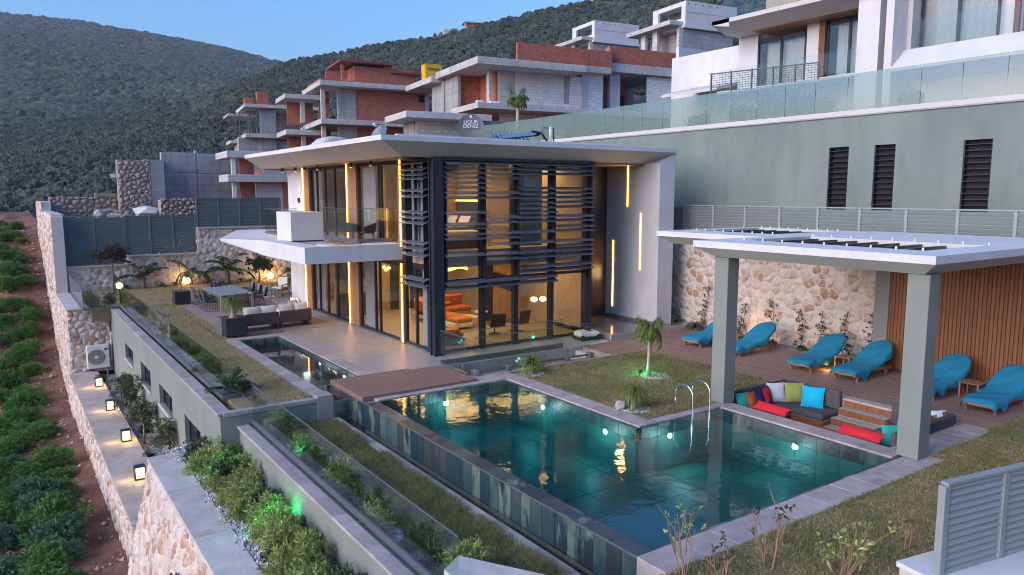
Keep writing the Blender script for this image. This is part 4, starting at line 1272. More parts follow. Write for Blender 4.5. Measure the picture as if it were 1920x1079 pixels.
def rock_mesh(seed, m='rubble_stone', n=1):
    r = random.Random(seed)
    mb = MB()
    t = (1 + 5 ** .5) / 2
    Vv = [(-1, t, 0), (1, t, 0), (-1, -t, 0), (1, -t, 0), (0, -1, t), (0, 1, t), (0, -1, -t), (0, 1, -t), (t, 0, -1), (t, 0, 1), (-t, 0, -1), (-t, 0, 1)]
    F = [(0, 11, 5), (0, 5, 1), (0, 1, 7), (0, 7, 10), (0, 10, 11), (1, 5, 9), (5, 11, 4), (11, 10, 2), (10, 7, 6), (7, 1, 8), (3, 9, 4), (3, 4, 2), (3, 2, 6), (3, 6, 8), (3, 8, 9), (4, 9, 5), (2, 4, 11), (6, 2, 10), (8, 6, 7), (9, 8, 1)]
    Vv = [tuple(c * r.uniform(.36, .62) for c in v) for v in Vv]
    mb.add(Vv, F)
    return mesh('rock', mb, m)


ROCKS = [rock_mesh(i) for i in range(6)]
rr = random.Random(5)
for i in range(130):
    x, y = rr.uniform(3.2, 8.9), rr.uniform(48.2, 56.5)
    s = rr.uniform(.18, .46)
    zz = 2.65 + max(0, (1 - abs(x - 6) / 3.4)) * (.2 + .16 * (y - 48)) + rr.uniform(-.05, .12)
    if x > 7.6: zz = 2.75
    o = put('rubble_rock', ROCKS[i % 6], None, (x, y, zz), rr.uniform(0, 6), label='broken pale rock in the rubble heap behind the louvre fence', cat='rock', group='rocks of the rubble heap')
    o.scale = (s * rr.uniform(.8, 1.4), s, s * rr.uniform(.6, 1)); o.rotation_euler = (rr.uniform(-.5, .5), rr.uniform(-.5, .5), rr.uniform(0, 6))
sk = put('white_sack', rock_mesh(77, 'white_fabric'), None, (8.3, 55.2, 4.05), label='white wrapped bundle lying at the edge of the rubble heap', cat='sack')
sk.scale = (.95, .7, .5)
obj('rubble_mound', MB().prism([(3.0, 48), (8.8, 48), (8.8, 57), (3.0, 57)], 2.4, 2.65), 'rubble_stone', kind='structure')
for (x0, x1, y, z, lab) in ((6.6, 8.9, 60.5, 8.35, 'loose steel bar lying above the stone tower wall'), (10.6, 13.3, 66, 9.5, 'upper loose steel bar above the concrete wall'), (10.6, 13.3, 66, 8.95, 'lower loose steel bar above the concrete wall')):
    obj('steel_bar', MB().tube([(x0, y, z), ((x0 + x1) / 2, y, z - .04), (x1, y, z + .02), (x1, y, z - .6)], .035, 6), 'rust', label=lab, cat='steel bar')


# ------------------------------------------------------------------ unfinished houses
class House:
    def __init__(s, name, label, ox, oy, th, z):
        s.M = Tr(ox, oy, 0, math.radians(th)); s.L = (ox, oy, z)
        s.t = thing(name, label, 'house', s.L, world=True)

    def box(s, name, x0, x1, y0, y1, z0, z1, m, b=0, parent=None):
        return obj(name, BX(x0, x1, y0, y1, z0, z1, b=b).xf(s.M), m, parent or s.t)

    def blocks(s, x0, x1, y, z0, z1, bw=.6, bh=.25, hole=None):
        """courses of single light blocks on a plane y (facing -y)"""
        s.box('joint_bed', x0 + .01, x1 - .01, y + .03, y + .2, z0, z1, 'aac_joint')
        k = 0; z = z0
        while z < z1 - .05:
            x = x0 - (bw / 2 if k % 2 else 0)
            while x < x1 - .05:
                a, b_ = max(x, x0), min(x + bw, x1)
                segs = [(a, b_)]
                if hole and a < hole[1] and b_ > hole[0] and z < hole[3] - .02 and z + bh > hole[2] + .02:
                    segs = [(a, min(b_, hole[0])), (max(a, hole[1]), b_)]
                for (a, b_) in segs:
                    if b_ - a < .06: continue
                    s.box('block', a + .012, b_ - .012, y + rnd.uniform(-.006, .006), y + .12, z + .01, min(z + bh, z1) - .008, 'aac_block')
                x += bw
            z += bh; k += 1


H = House('block_house', 'unfinished house of white blocks with a red brick parapet and concrete slabs', 31.19, 49.88, -8, 9)
H.box('roof_slab', 0, 9.9, 0, 9, 15.25, 15.8, 'concrete_light', .02)
H.box('roof_slab', -.4, 9, 9, 16, 15.0, 15.5, 'concrete_light', .02)
H.box('roof_beam', 9.9, 13.4, 1.6, 8, 15.6, 16.1, 'concrete_light', .02)
H.box('roof_slab', 13.3, 21.6, 2.4, 10, 15.95, 16.7, 'concrete_light', .02)
H.box('floor_slab', 0, 22, 0, 5.6, 11.9, 12.35, 'concrete_light', .02)
H.box('floor_slab', 1, 22, 5.6, 14, 11.9, 12.3, 'concrete')
H.box('brick_parapet', 3.5, 9.9, .1, .35, 15.8, 17.15, 'red_brick')
H.box('brick_parapet', 9.9, 13.5, 1.7, 1.95, 16.1, 17.5, 'red_brick')
H.box('brick_parapet', 13.4, 13.65, 1.95, 2.6, 16.7, 17.9, 'red_brick')
H.box('brick_parapet', 13.65, 21.6, 2.45, 2.7, 16.7, 18.1, 'red_brick')
H.box('column', 2.9, 4.3, 2.2, 2.6, 12.35, 15.25, 'concrete_light', .01)
H.blocks(4.32, 10.7, 2.2, 12.4, 15.25, hole=(9.0, 9.55, 13.0, 15.2))
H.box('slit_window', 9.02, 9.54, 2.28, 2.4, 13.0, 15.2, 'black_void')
H.box('column', 10.7, 11.1, 2.1, 2.5, 12.35, 15.6, 'concrete_light', .01)
H.blocks(11.12, 13.0, 2.3, 12.4, 15.95)
H.box('brick_wall', 13.0, 18.2, 6.0, 6.2, 12.35, 16, 'red_brick')
H.box('brick_wall', 13.0, 13.2, 2.5, 6.0, 12.35, 16, 'red_brick')
H.box('column', 14.2, 15.3, 3.0, 3.4, 12.35, 15.95, 'concrete_light', .01)
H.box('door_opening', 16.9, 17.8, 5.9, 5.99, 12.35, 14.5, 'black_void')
H.blocks(18.2, 21.6, 2.9, 12.4, 15.95)
H.blocks(3.0, 9.8, 2.2, 9.6, 11.9)
H.box('pier_wall', 2.0, 2.3, 2.2, 2.7, 12.3, 15.25, 'concrete_light')
H.box('brick_wall', 2.9, 3.1, 2.6, 6.0, 12.3, 15.25, 'red_brick')
H.box('brick_wall', .9, 2.9, 6.0, 6.2, 12.3, 15.25, 'red_brick')
H.box('pier_wall', .7, .95, 5.6, 8.6, 12.3, 15.25, 'concrete')
H.box('pier_wall', .6, 3.6, 11.2, 11.5, 9, 15.1, 'concrete')
H.box('pier_wall', .6, .9, 8.6, 11.2, 9, 15.1, 'concrete')
H.box('rear_wall', 3, 21.5, 9.6, 9.8, 9, 15.9, 'concrete')
H.box('loose_block', .5, 1.0, 1.2, 1.5, 12.35, 12.65, 'aac_block')
H.box('loose_block', 1.5, 2.3, .8, 1.1, 12.35, 12.6, 'aac_block')

A = House('block_annex', 'low annex of white blocks under a concrete slab left of the satellite dish', 20.6, 43.3, -8, 7)
A.box('roof_slab', .6, 6.4, -1.4, 3, 9.95, 10.35, 'concrete_light', .02)
A.blocks(1.9, 6.0, .5, 7.2, 9.95)
A.box('green_panel', 6.02, 8.6, .6, .8, 7, 10.2, 'house_green')
A.box('rear_core', 1.9, 6, .8, 3, 7, 9.95, 'concrete')

Rb = House('red_brick_house', 'unfinished red brick house with grey concrete slabs and a dark red roof', 26.7, 71.42, -8, 8)
Rb.box('roof_slab', 0, 11.9, 0, 9, 15.8, 16.26, 'concrete_light', .02)
Rb.box('floor_slab', 0, 11.9, 0, 9, 12.1, 12.6, 'concrete_light', .02)
Rb.box('side_slab', -2.6, 1.5, 4.5, 10, 14.9, 15.35, 'concrete_light', .02)
Rb.box('side_slab', -2.6, 1.5, 4.5, 10, 11.3, 11.8, 'concrete_light', .02)
Rb.box('concrete_panel', 2.0, 3.9, 1.5, 1.8, 12.6, 15.8, 'concrete')
Rb.box('concrete_panel', 2.0, 3.9, 1.5, 1.8, 8, 12.1, 'concrete')
Rb.box('brick_wall', 3.9, 10.55, 1.55, 1.8, 12.6, 15.8, 'red_brick')
Rb.box('brick_wall', 10.55, 11.3, 1.55, 1.8, 12.6, 14.85, 'red_brick')
Rb.box('brick_wall', 10.55, 11.3, 1.55, 1.8, 15.62, 15.8, 'red_brick')
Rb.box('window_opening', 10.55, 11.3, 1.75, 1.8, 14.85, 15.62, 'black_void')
Rb.box('column', 11.3, 11.7, 1.5, 1.9, 12.6, 15.8, 'concrete')
Rb.box('brick_wall', 3.9, 11.5, 1.55, 1.8, 8, 12.1, 'red_brick')
for z0, z1 in ((12.6, 15.8), (8, 12.1)):
    Rb.box('column', .45, .85, 1.8, 2.2, z0, z1, 'concrete_light')
    Rb.box('column', -.9, -.5, 5.2, 5.6, z0, min(z1, 14.9), 'concrete_light')
    Rb.box('brick_wall', .9, 2.0, 5.0, 5.2, z0, z1, 'red_brick')
    Rb.box('brick_wall', -1.8, .9, 8.0, 8.2, z0, min(z1, 14.9), 'red_brick')
Rb.box('brick_edge', 0, 3.4, .05, .2, 16.26, 16.4, 'red_clay')
Rb.box('brick_edge', 0, .15, .2, 6, 16.26, 16.4, 'red_clay')
Rb.box('upper_brick', 3.8, 10.2, 1.6, 7, 16.26, 18.1, 'red_brick')
Rb.box('upper_brick', 2.6, 2.9, 2.0, 2.3, 16.26, 18.3, 'red_brick')
Rb.box('upper_brick', 1.6, 3.6, 4.5, 4.7, 16.26, 17.9, 'red_brick')
Rb.box('red_roof', 2.2, 7.6, .8, 7.2, 18.32, 18.5, 'roof_tile_red')
Rb.box('red_roof', 7.6, 10.9, 1.0, 7.2, 17.6, 17.75, 'roof_tile_red')
Rb.box('upper_brick', 6.9, 7.6, 1.5, 7, 18.1, 18.32, 'red_brick')

Gf = House('concrete_frame_house', 'bare grey concrete frame with props and brick stacks on its slab', 26.2, 96.27, -8, 8)
Gf.box('roof_slab', 0, 9.5, 0, 9, 16.0, 16.4, 'concrete_light', .02)
Gf.box('side_slab', -1.6, 2, 4, 9, 15.2, 15.5, 'concrete_light', .02)
Gf.box('floor_slab', 0, 9.5, 0, 9, 12.3, 12.8, 'concrete_light', .02)
Gf.box('side_slab', -1.5, 1, 3, 8, 11.7, 12.1, 'concrete_light', .02)
Gf.box('concrete_panel', 1.9, 3.85, .9, 1.2, 12.8, 16.0, 'concrete')
Gf.box('concrete_panel', 1.8, 3.8, .9, 1.2, 8, 12.3, 'concrete')
Gf.box('block_base', -.7, 1.8, 1.2, 6, 6, 12.3, 'concrete')
Gf.box('block_base', 3.8, 9.3, 1.2, 1.4, 6, 12.0, 'concrete')
Gf.box('rear_wall', 4, 9.3, 6, 6.2, 12.8, 16, 'concrete')
Gf.box('brick_wall', 6.0, 9.3, 1.2, 1.4, 12.4, 13.2, 'red_clay')
for i in range(26):
    x, y = rnd.uniform(-1.2, 9), rnd.uniform(.2, 4.5)
    if 1.8 < x < 4: continue
    obj('prop', MB().tube([(x, y, 12.8 if x > 0 else 12.1), (x + rnd.uniform(-.15, .15), y, 16.0 if x > 0 else 15.2)], .045, 5).xf(Gf.M), 'rust', Gf.t)
for (x0, x1, y0, z1) in ((.1, 1.1, .6, 17.1), (1.6, 3.0, .6, 17.9), (4.3, 5.7, .6, 17.6), (6.3, 7.2, 2, 16.9)):
    p = thing('brick_stack', 'red brick stack on the bare concrete roof, %s' % ('lowest on the far left' if x0 < 1 else 'tallest of them' if x0 < 3 else 'square one right of the tallest' if x0 < 6 else 'small one behind near the roof end'), 'brick stack', tuple(Gf.M @ Vector((x0, y0, 16.4))), world=True)
    k = 0; z = 16.4
    while z < z1 - .05:
        obj('brick_course', BX(x0 + rnd.uniform(0, .03), x1 - rnd.uniform(0, .03), y0, y0 + 1.0, z, z + .19, b=.015).xf(Gf.M), 'red_clay', p); z += .2
# lower white-washed house between villa and concrete wall
Lh = House('low_concrete_house', 'unfinished house with concrete canopy seen below the far tip of the villa roof', 17.0, 58.0, -4, 2.6)
Lh.box('roof_slab', -2.6, 4.5, 0, 5, 8.0, 8.5, 'concrete_light', .02)
Lh.box('floor_slab', -2.6, 2.0, 0, 4, 6.2, 6.75, 'concrete_light', .02)
Lh.box('upper_wall', .2, 2.0, 1.0, 1.2, 6.75, 8.0, 'concrete_light')
Lh.box('wall_panel', -.4, 1.6, 1.0, 1.2, 2.6, 6.2, 'concrete_light')
Lh.box('brick_pier', 1.6, 2.3, 1.0, 1.2, 2.6, 6.2, 'red_clay')
Lh.box('brick_pier', -1.5, -.4, 1.4, 1.6, 2.6, 8.0, 'red_brick')
Lh.box('column', -2.2, -1.9, .6, .9, 2.6, 6.2, 'plastic_white')
Lh.box('column', -2.2, -1.9, .6, .9, 6.75, 8.0, 'plastic_white')
Lh.box('concrete_panel', 2.3, 6.0, .6, .9, 2.6, 8.0, 'concrete_light')


def white_house(lab, ox, oy, z, sc):
    W = House('white_concrete_house', lab, ox, oy, -8, z - 9)
    t = z
    W.box('top_box', 0, 8.6, 0, .3, t - 3, t, 'white_render')
    W.box('top_box', 0, .3, .3, .8, t - 3, t, 'white_render'); W.box('top_box', 0, .3, 5.6, 6.8, t - 3, t, 'white_render')
    W.box('top_box', 0, .3, .8, 5.6, t - .55, t, 'white_render'); W.box('top_box', 0, .3, .8, 5.6, t - 3, t - 2.1, 'white_render')
    W.box('roof', .3, 8.6, .3, 6.8, t - .3, t - .05, 'white_render')
    W.box('inner_wall', 2.6, 2.8, .3, 6.8, t - 3, t - .3, 'concrete')
    W.box('joint', .1, 8.5, -.02, 0, t - 1.42, t - 1.36, 'concrete')
    for i in range(5): W.box('weep_hole', .35 + i * 1.2, .5 + i * 1.2, -.015, .0, t - .42, t - .27, 'black_void')
    W.box('slab', -.2, 8.8, -.1, 7, t - 3.35, t - 3, 'white_render')
    W.box('canopy', -2.2, 1.5, .3, 9.8, t - 3.1, t - 2.55, 'concrete_light', .02)
    W.box('lower_wall', 0, 8.5, .4, .7, t - 9, t - 3.35, 'concrete')
    W.box('lower_pier', -.6, 0, .4, .9, t - 9, t - 3.1, 'concrete_light')
    W.box('lower_pier', -1.2, -.8, 4.2, 5.2, t - 9, t - 3.1, 'concrete_light')
    W.box('lower_pier', -1.2, -.8, 6.8, 7.8, t - 9, t - 3.1, 'concrete_light')
    W.box('dark_room', 1.0, 1.2, .7, 8.6, t - 9, t - 3.35, 'concrete')
    return W


white_house('white and grey concrete house high up, closest to the finished white villa', 74.4, 68.75, 29.83, 1)
white_house('smaller looking white and grey concrete house above the red brick parapet', 80.28, 93.28, 32.66, 1)
rh = House('ridge_house', 'tiny brick and concrete house on the hill ridge against the sky', 187.6, 300.8, -20, 78)
rh.box('brick_wall', -4, 3, 0, 5, 78, 83, 'red_brick'); rh.box('roof', -6, 4.5, -1, 6, 83, 83.6, 'concrete_light'); rh.box('column', -5.5, -4.8, -.6, 0, 78, 83, 'concrete_light'); rh.box('side_wing', -15, -6, 1, 6, 76, 80, 'concrete_light')

# yellow package on the block house roof
yt = thing('yellow_tank', 'bright yellow box standing on the concrete roof slab', 'box', (33.2, 60.9, 15.5), math.radians(-8))
obj('body', MB().add([(-.75, -.5, 0), (.75, -.5, 0), (.75, .5, 0), (-.75, .5, 0), (-.79, -.54, 1.25), (.79, -.54, 1.25), (.79, .54, 1.25), (-.79, .54, 1.25)], [(0, 3, 2, 1), (4, 5, 6, 7), (0, 1, 5, 4), (1, 2, 6, 5), (2, 3, 7, 6), (3, 0, 4, 7)]), 'yellow_tank', yt)
obj('lid', BX(-.82, .82, -.58, .58, 1.25, 1.31, b=.02), 'yellow_tank', yt)


def text(s, size, loc, rot, m, parent=None, ext=.004, name='lettering'):
    c = bpy.data.curves.new(name, 'FONT'); c.body = s; c.size = size; c.extrude = ext; c.align_x = 'CENTER'; c.align_y = 'CENTER'
    c.materials.append(MAT[m])
    o0 = bpy.data.objects.new(name, c); COL.objects.link(o0)
    bpy.context.view_layer.update()
    me = bpy.data.meshes.new_from_object(o0.evaluated_get(bpy.context.evaluated_depsgraph_get()))
    bpy.data.objects.remove(o0); bpy.data.curves.remove(c)
    o = bpy.data.objects.new(name, me); COL.objects.link(o); o.location = loc; o.rotation_euler = rot
    if parent is not None:
        o.parent = parent
        if parent.name in WORLD_OFF: o.location = Vector(loc) - WORLD_OFF[parent.name]
    return o


text('TERNO', .36, (0, -.56, .85), (PI / 2 - .03, 0, 0), 'pot_dark', yt)

# ------------------------------------------------------------------ green building on the right and the white house above
Gb = thing('green_terrace_building', 'long green-grey rendered building with slatted slit windows', 'building', (24.5, 18, 3), world=True)
GWIN = [(14.93, 15.68), (13.29, 14.01), (10.37, 11.18), (7.6, 8.4)]
prev = 41.5
for (a, b_) in GWIN:
    obj('wall_panel', BX(24.5, 24.8, b_, prev, 0, 7.95), 'house_green', Gb)
    obj('wall_panel', BX(24.5, 24.8, a, b_, 6.93, 7.95), 'house_green', Gb)
    obj('wall_panel', BX(24.5, 24.8, a, b_, 0, 4.6), 'house_green', Gb)
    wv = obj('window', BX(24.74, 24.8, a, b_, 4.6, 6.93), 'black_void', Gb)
    for k in range(12):
        z = 4.75 + k * .185
        obj('slat', BX(24.56, 24.72, a + .02, b_ - .02, z, z + .02), 'dark_metal', wv)
    obj('frame', MB().box(24.53, 24.73, a, a + .03, 4.6, 6.93).box(24.53, 24.73, b_ - .03, b_, 4.6, 6.93), 'dark_metal', wv)
    prev = a
obj('wall_panel', BX(24.5, 24.8, 1, prev, 0, 7.95), 'house_green', Gb)
obj('wall_coping', BX(24.44, 24.86, 1, 41.5, 7.95, 8.0), 'concrete', Gb)
obj('glass_channel', BX(24.52, 24.68, 1, 41.5, 8.0, 8.16), 'grey_render', Gb)
obj('end_return', BX(24.8, 30, 41.3, 41.5, 0, 8.0), 'house_green', Gb)
ug = thing('terrace_balustrade', 'long glass balustrade mirroring the yellow evening sky above the green wall', 'railing', (24.6, 20, 8.16), world=True)
y = 41.4
while y > 3:
    obj('pane', BX(24.592, 24.608, y - 1.24, y - .01, 8.1, 9.4), 'upper_glass', ug); y -= 1.25

Wh = thing('white_villa', 'finished white villa with timber piers, curtains and glass balconies on the upper terrace', 'house', (30, 18, 8.2), world=True)
obj('plinth', MB().box(30.2, 38, 3, 24.5, 8.2, 10.1), 'white_render', Wh)
obj('front_wall', BX(30.2, 30.5, 23.3, 24.4, 10.1, 13.0), 'white_render', Wh)
obj('front_wall', BX(30.2, 30.5, 20.05, 20.7, 10.1, 13.0), 'white_render', Wh)
for (a, b_, z0, z1, n) in ((20.72, 23.28, 10.15, 12.5, 2), (17.6, 19.7, 10.15, 12.7, 2), (12.9, 15.7, 10.9, 14.6, 2)):
    fr = MB().box(30.18, 30.3, a, a + .07, z0, z1).box(30.18, 30.3, b_ - .07, b_, z0, z1).box(30.18, 30.3, a, b_, z1 - .2, z1).box(30.18, 30.3, (a + b_) / 2 - .05, (a + b_) / 2 + .05, z0, z1)
    f = obj('window_frame', fr, 'dark_metal', Wh)
    for k in range(n):
        w0 = a + .07 + (b_ - a - .14) * k / n
        obj('pane', BX(30.22, 30.23, w0 + .03, w0 + (b_ - a - .14) / n - .03, z0, z1 - .2), 'window_glass', f)
    obj('curtain', curtain(30.5, a + .1, 30.5, b_ - .3, z0, z1 - .05), 'white_fabric', Wh, True)
obj('room_back', BX(31.6, 31.8, 10, 24, 10.1, 15), 'interior_wall', Wh)
for y0 in (19.72, 12.2, 11.9):
    for k in range(5 if y0 > 15 else 3):
        obj('timber_batten', BX(30.05, 30.2, y0 + k * .06, y0 + k * .06 + .05, 10.1, 12.95 if y0 > 15 else 14.6), 'clad_wood', Wh)
obj('balcony_floor', BX(28.7, 30.2, 17.4, 24.4, 10.0, 10.12), 'white_render', Wh)
# slanted canopy roof over the first bay
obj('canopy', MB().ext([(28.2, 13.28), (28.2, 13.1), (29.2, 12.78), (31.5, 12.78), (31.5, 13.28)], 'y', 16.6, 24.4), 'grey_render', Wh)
obj('canopy_soffit', BX(29.2, 31.4, 17.3, 23.0, 12.74, 12.775), 'soffit_wood', Wh)
obj('canopy_edge', MB().ext([(24.4, 13.28), (24.4, 13.1), (23.4, 12.9), (23.4, 13.28)], 'x', 28.2, 31.5), 'grey_render', Wh)
for (y0, y1) in ((16.45, 17.35), (15.9, 16.2)):
    obj('frame_pier', BX(28.6, 30.4, y0, y1, 8.6, 16), 'white_render', Wh)
obj('frame_groove', BX(29.2, 30.5, 16.2, 16.45, 8.6, 16), 'dark_metal', Wh)
obj('frame_sill', MB().ext([(28.6, 10.1), (28.6, 9.95), (29.8, 9.7), (30.4, 9.7), (30.4, 10.85), (29.5, 10.85)], 'y', 8, 15.9), 'white_render', Wh)
obj('reveal', BX(29.6, 30.4, 15.72, 15.9, 10.8, 16), 'grey_render', Wh)
obj('upper_mass', BX(30.5, 38, 3, 16.4, 10.1, 16), 'white_render', Wh)
def pane_run(t, x, y0, y1, z0, z1, n):
    for k in range(n):
        a = y0 + (y1 - y0) * k / n
        obj('glass_panel', BX(x, x + .014, a + .006, a + (y1 - y0) / n - .006, z0, z1), 'balustrade_glass', t)
pane_run(Wh, 28.75, 17.4, 24.3, 10.12, 11.1, 6)
pane_run(Wh, 28.7, 17.4, 24.2, 13.28, 14.3, 5)
pane_run(Wh, 29.55, 9.5, 15.7, 10.85, 11.9, 5)
Wp = thing('white_plain_wall', 'plain white side wall between the block house and the finished white villa', 'wall', (31, 27, 8), world=True)
obj('wall_face', BX(31.5, 31.8, 24.4, 30.0, 8, 12.75), 'white_render', Wp)
obj('return_wall', BX(31.8, 38, 29.8, 30.0, 8, 13.4), 'white_render', Wp)
obj('lean_roof', MB().ext([(28.9, 10.4), (31.5, 11.0), (31.5, 10.85), (28.9, 10.25)], 'y', 24.6, 28.2), 'grey_render', Wp)
sf = thing('mesh_screen', 'dark wire mesh screen panel standing behind the glass balustrade', 'screen', (25.6, 21.5, 8.2), world=True)
pts_ = [Vector((26.2, 22.6, 0)), Vector((27.4, 18.2, 0))]
for k in range(6):
    p = pts_[0].lerp(pts_[1], k / 5)
    obj('post', BX(p.x - .03, p.x + .03, p.y - .03, p.y + .03, 8.2, 10.55), 'fence_metal', sf)
    if k < 5:
        q = pts_[0].lerp(pts_[1], (k + 1) / 5)
        obj('rail', MB().tube([(p.x, p.y, 10.5), (q.x, q.y, 10.5)], .03, 6), 'fence_metal', sf)
        mb = MB()
        for z_ in range(22):
            mb.tube([(p.x, p.y, 8.4 + z_ * .095), (q.x, q.y, 8.4 + z_ * .095 + .03)], .011, 4, False)
        for h_ in range(7):
            e = p.lerp(q, h_ / 7); mb.tube([(e.x, e.y, 8.3), (e.x, e.y, 10.5)], .009, 4, False)
        obj('mesh_panel', mb, 'fence_metal', sf)

# ------------------------------------------------------------------ evening haze
hz = NT('haze')
pv = hz.new("VolumePrincipled")
pv.inputs['Color'].default_value = (.8, .88, 1.0, 1); pv.inputs['Density'].default_value = 0.00017; pv.inputs['Anisotropy'].default_value = .0
hz.link(pv.outputs[0], hz.out.inputs['Volume'])
obj('haze', BX(-1200, 1200, -60, 2100, -42, 340), 'haze', kind='stuff', label='thin blue evening haze over the valley', cat='haze')

# ------------------------------------------------------------------ pergola
pg = thing('pergola', 'white flat pergola frame on green-grey posts over the sunken lounge', 'pergola', (15, 10, 0), world=True)
for (x0, x1, y0, y1) in ((14.83, 15.25, 7.2, 7.64), (14.85, 15.27, 12.08, 12.5)):
    obj('post', BX(x0, x1, y0, y1, 0, 3.74, b=.01), 'green_render', pg)


def frame_roof(t, ox0, ox1, oy0, oy1, hx0, hx1, hy0, hy1, zt, nsl):
    ins = .38
    zf, zb = zt - .16, zt - .4
    O = [(ox0, oy0), (ox1, oy0), (ox1, oy1), (ox0, oy1)]; H_ = [(hx0, hy0), (hx1, hy0), (hx1, hy1), (hx0, hy1)]
    I = [(ox0 + ins, oy0 + ins), (ox1 - ins, oy0 + ins), (ox1 - ins, oy1 - ins), (ox0 + ins, oy1 - ins)]
    Vv = [(x, y, zt) for x, y in O] + [(x, y, zf) for x, y in O] + [(x, y, zt) for x, y in H_]
    F = [(4 + i, 4 + (i + 1) % 4, (i + 1) % 4, i) for i in range(4)] + [(i, (i + 1) % 4, 8 + (i + 1) % 4, 8 + i) for i in range(4)]
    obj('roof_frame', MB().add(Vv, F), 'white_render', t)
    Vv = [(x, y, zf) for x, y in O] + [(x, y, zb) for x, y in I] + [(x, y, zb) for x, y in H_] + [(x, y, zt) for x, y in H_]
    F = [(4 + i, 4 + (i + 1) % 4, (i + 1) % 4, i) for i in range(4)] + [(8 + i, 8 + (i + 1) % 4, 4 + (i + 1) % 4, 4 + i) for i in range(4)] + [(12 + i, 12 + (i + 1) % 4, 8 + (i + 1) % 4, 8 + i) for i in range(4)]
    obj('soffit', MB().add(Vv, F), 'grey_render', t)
    for k in range(nsl):
        y = hy0 + (hy1 - hy0) * (k + .6) / nsl
        obj('roof_slat', BX(hx0 + .01, hx1 - .01, y - .03, y + .03, zt - .26, zt - .05, b=.006).xf(Matrix.Identity(4)), 'dark_metal', t)
    n = 9
    for k in range(n):
        for (x, y) in ((hx0 - .12, hy0 + (hy1 - hy0) * k / (n - 1)), (hx1 + .12, hy0 + (hy1 - hy0) * k / (n - 1))):
            obj('bolt_cap', MB().lathe([(.022, 0), (.022, .05), (.012, .065)], 6, (x, y, zt)), 'plastic_white', t)


frame_roof(pg, 14.42, 22.6, 6.92, 12.85, 15.7, 18.4, 7.75, 12.2, 4.14, 8)
frame_roof(pg, 17.5, 22.64, 13.1, 17.15, 18.9, 22.0, 13.7, 16.6, 4.12, 6)
obj('link_beam', BX(17.6, 22.6, 12.85, 13.1, 3.85, 4.08), 'white_render', pg)
obj('post', BX(22.0, 22.45, 11.85, 12.3, 0, 3.74, b=.01), 'green_render', pg)
obj('socket', BX(21.985, 21.999, 12.0, 12.15, .35, .45), 'plastic_white', pg)
cl = thing('timber_screen_wall', 'tall wall of dark orange vertical timber boards behind the loungers', 'wall', (21.9, 8, 0), world=True)
obj('backing', BX(22.12, 22.5, 2.5, 11.9, 0, 3.74), 'plastic_dark', cl)
for i in range(89):
    y0 = 2.6 + i * .1045
    obj('board', BX(22.06, 22.125, y0, y0 + .095, .02, 3.74, b=.008), 'clad_wood', cl)

# ------------------------------------------------------------------ sunken lounge
sl = thing('sunken_lounge', 'sunken seating pit with brown tiled risers beside the pool', 'seating pit', (16.5, 10.2, -.75), world=True)
obj('pit_floor', BX(15.1, 17.95, 7.85, 12.55, -.95, -.75), 'terrace_tile', sl)
obj('pit_wall', MB().box(15.12, 15.2, 7.85, 12.5, -.8, -.02), 'mortar_dark', sl)
obj('pit_wall', BX(17.9, 17.95, 7.9, 12.5, -.8, -.04), 'mortar_dark', sl)
obj('pit_wall', BX(15.2, 17.95, 12.46, 12.54, -.8, -.01), 'mortar_dark', sl)
obj('pit_wall', BX(15.2, 17.95, 7.85, 7.93, -.8, -.01), 'mortar_dark', sl)
strip_tiles('edge_stone', sl, 17.88, 18.2, 7.9, 12.5, -.05, .01, 'y', 6, 'coping', .006, .008)
def riser_x(x, y0, y1, z0, z1):      # facing -x
    n = max(1, round((y1 - y0) / .3))
    for k in range(n):
        a = y0 + (y1 - y0) * k / n
        obj('riser_tile', BX(x - .012, x + .02, a + .004, a + (y1 - y0) / n - .004, z0, z1, b=.003), 'clad_wood', sl)
def riser_y(y, x0, x1, z0, z1):
    n = max(1, round((x1 - x0) / .3))
    for k in range(n):
        a = x0 + (x1 - x0) * k / n
        obj('riser_tile', BX(a + .004, a + (x1 - x0) / n - .004, y - .012, y + .02, z0, z1, b=.003), 'clad_wood', sl)
for (y0, y1) in ((10.65, 12.45), (7.95, 9.35)):
    obj('bench_base', BX(16.95, 17.9, y0, y1, -.75, -.47), 'mortar_dark', sl); riser_x(16.94, y0, y1, -.74, -.47)
for (y0, y1) in ((11.55, 12.45), (7.95, 8.75)):
    obj('bench_base', BX(15.2, 16.93, y0, y1, -.75, -.47), 'mortar_dark', sl)
riser_y(11.54, 15.2, 16.93, -.74, -.47); riser_y(10.64, 16.95, 17.9, -.74, -.47)
for k, (x, z) in enumerate(((17.62, -.2), (17.3, -.4), (16.98, -.58))):
    obj('step', BX(x, 17.9 if k == 0 else x + .34, 9.36, 10.63, -.75, z, b=.008), 'terrace_tile', sl)
    riser_x(x - .012, 9.36, 10.63, z - .17, z - .01)
riser_x(17.885, 9.36, 10.63, -.19, -.05)


def cushion(name, x0, x1, y0, y1, z0, z1, m, lab, cat='cushion', group=None, b=.035):
    return obj(name, BX(x0, x1, y0, y1, z0, z1, b=b), m, None, False, label=lab, cat=cat, group=group)


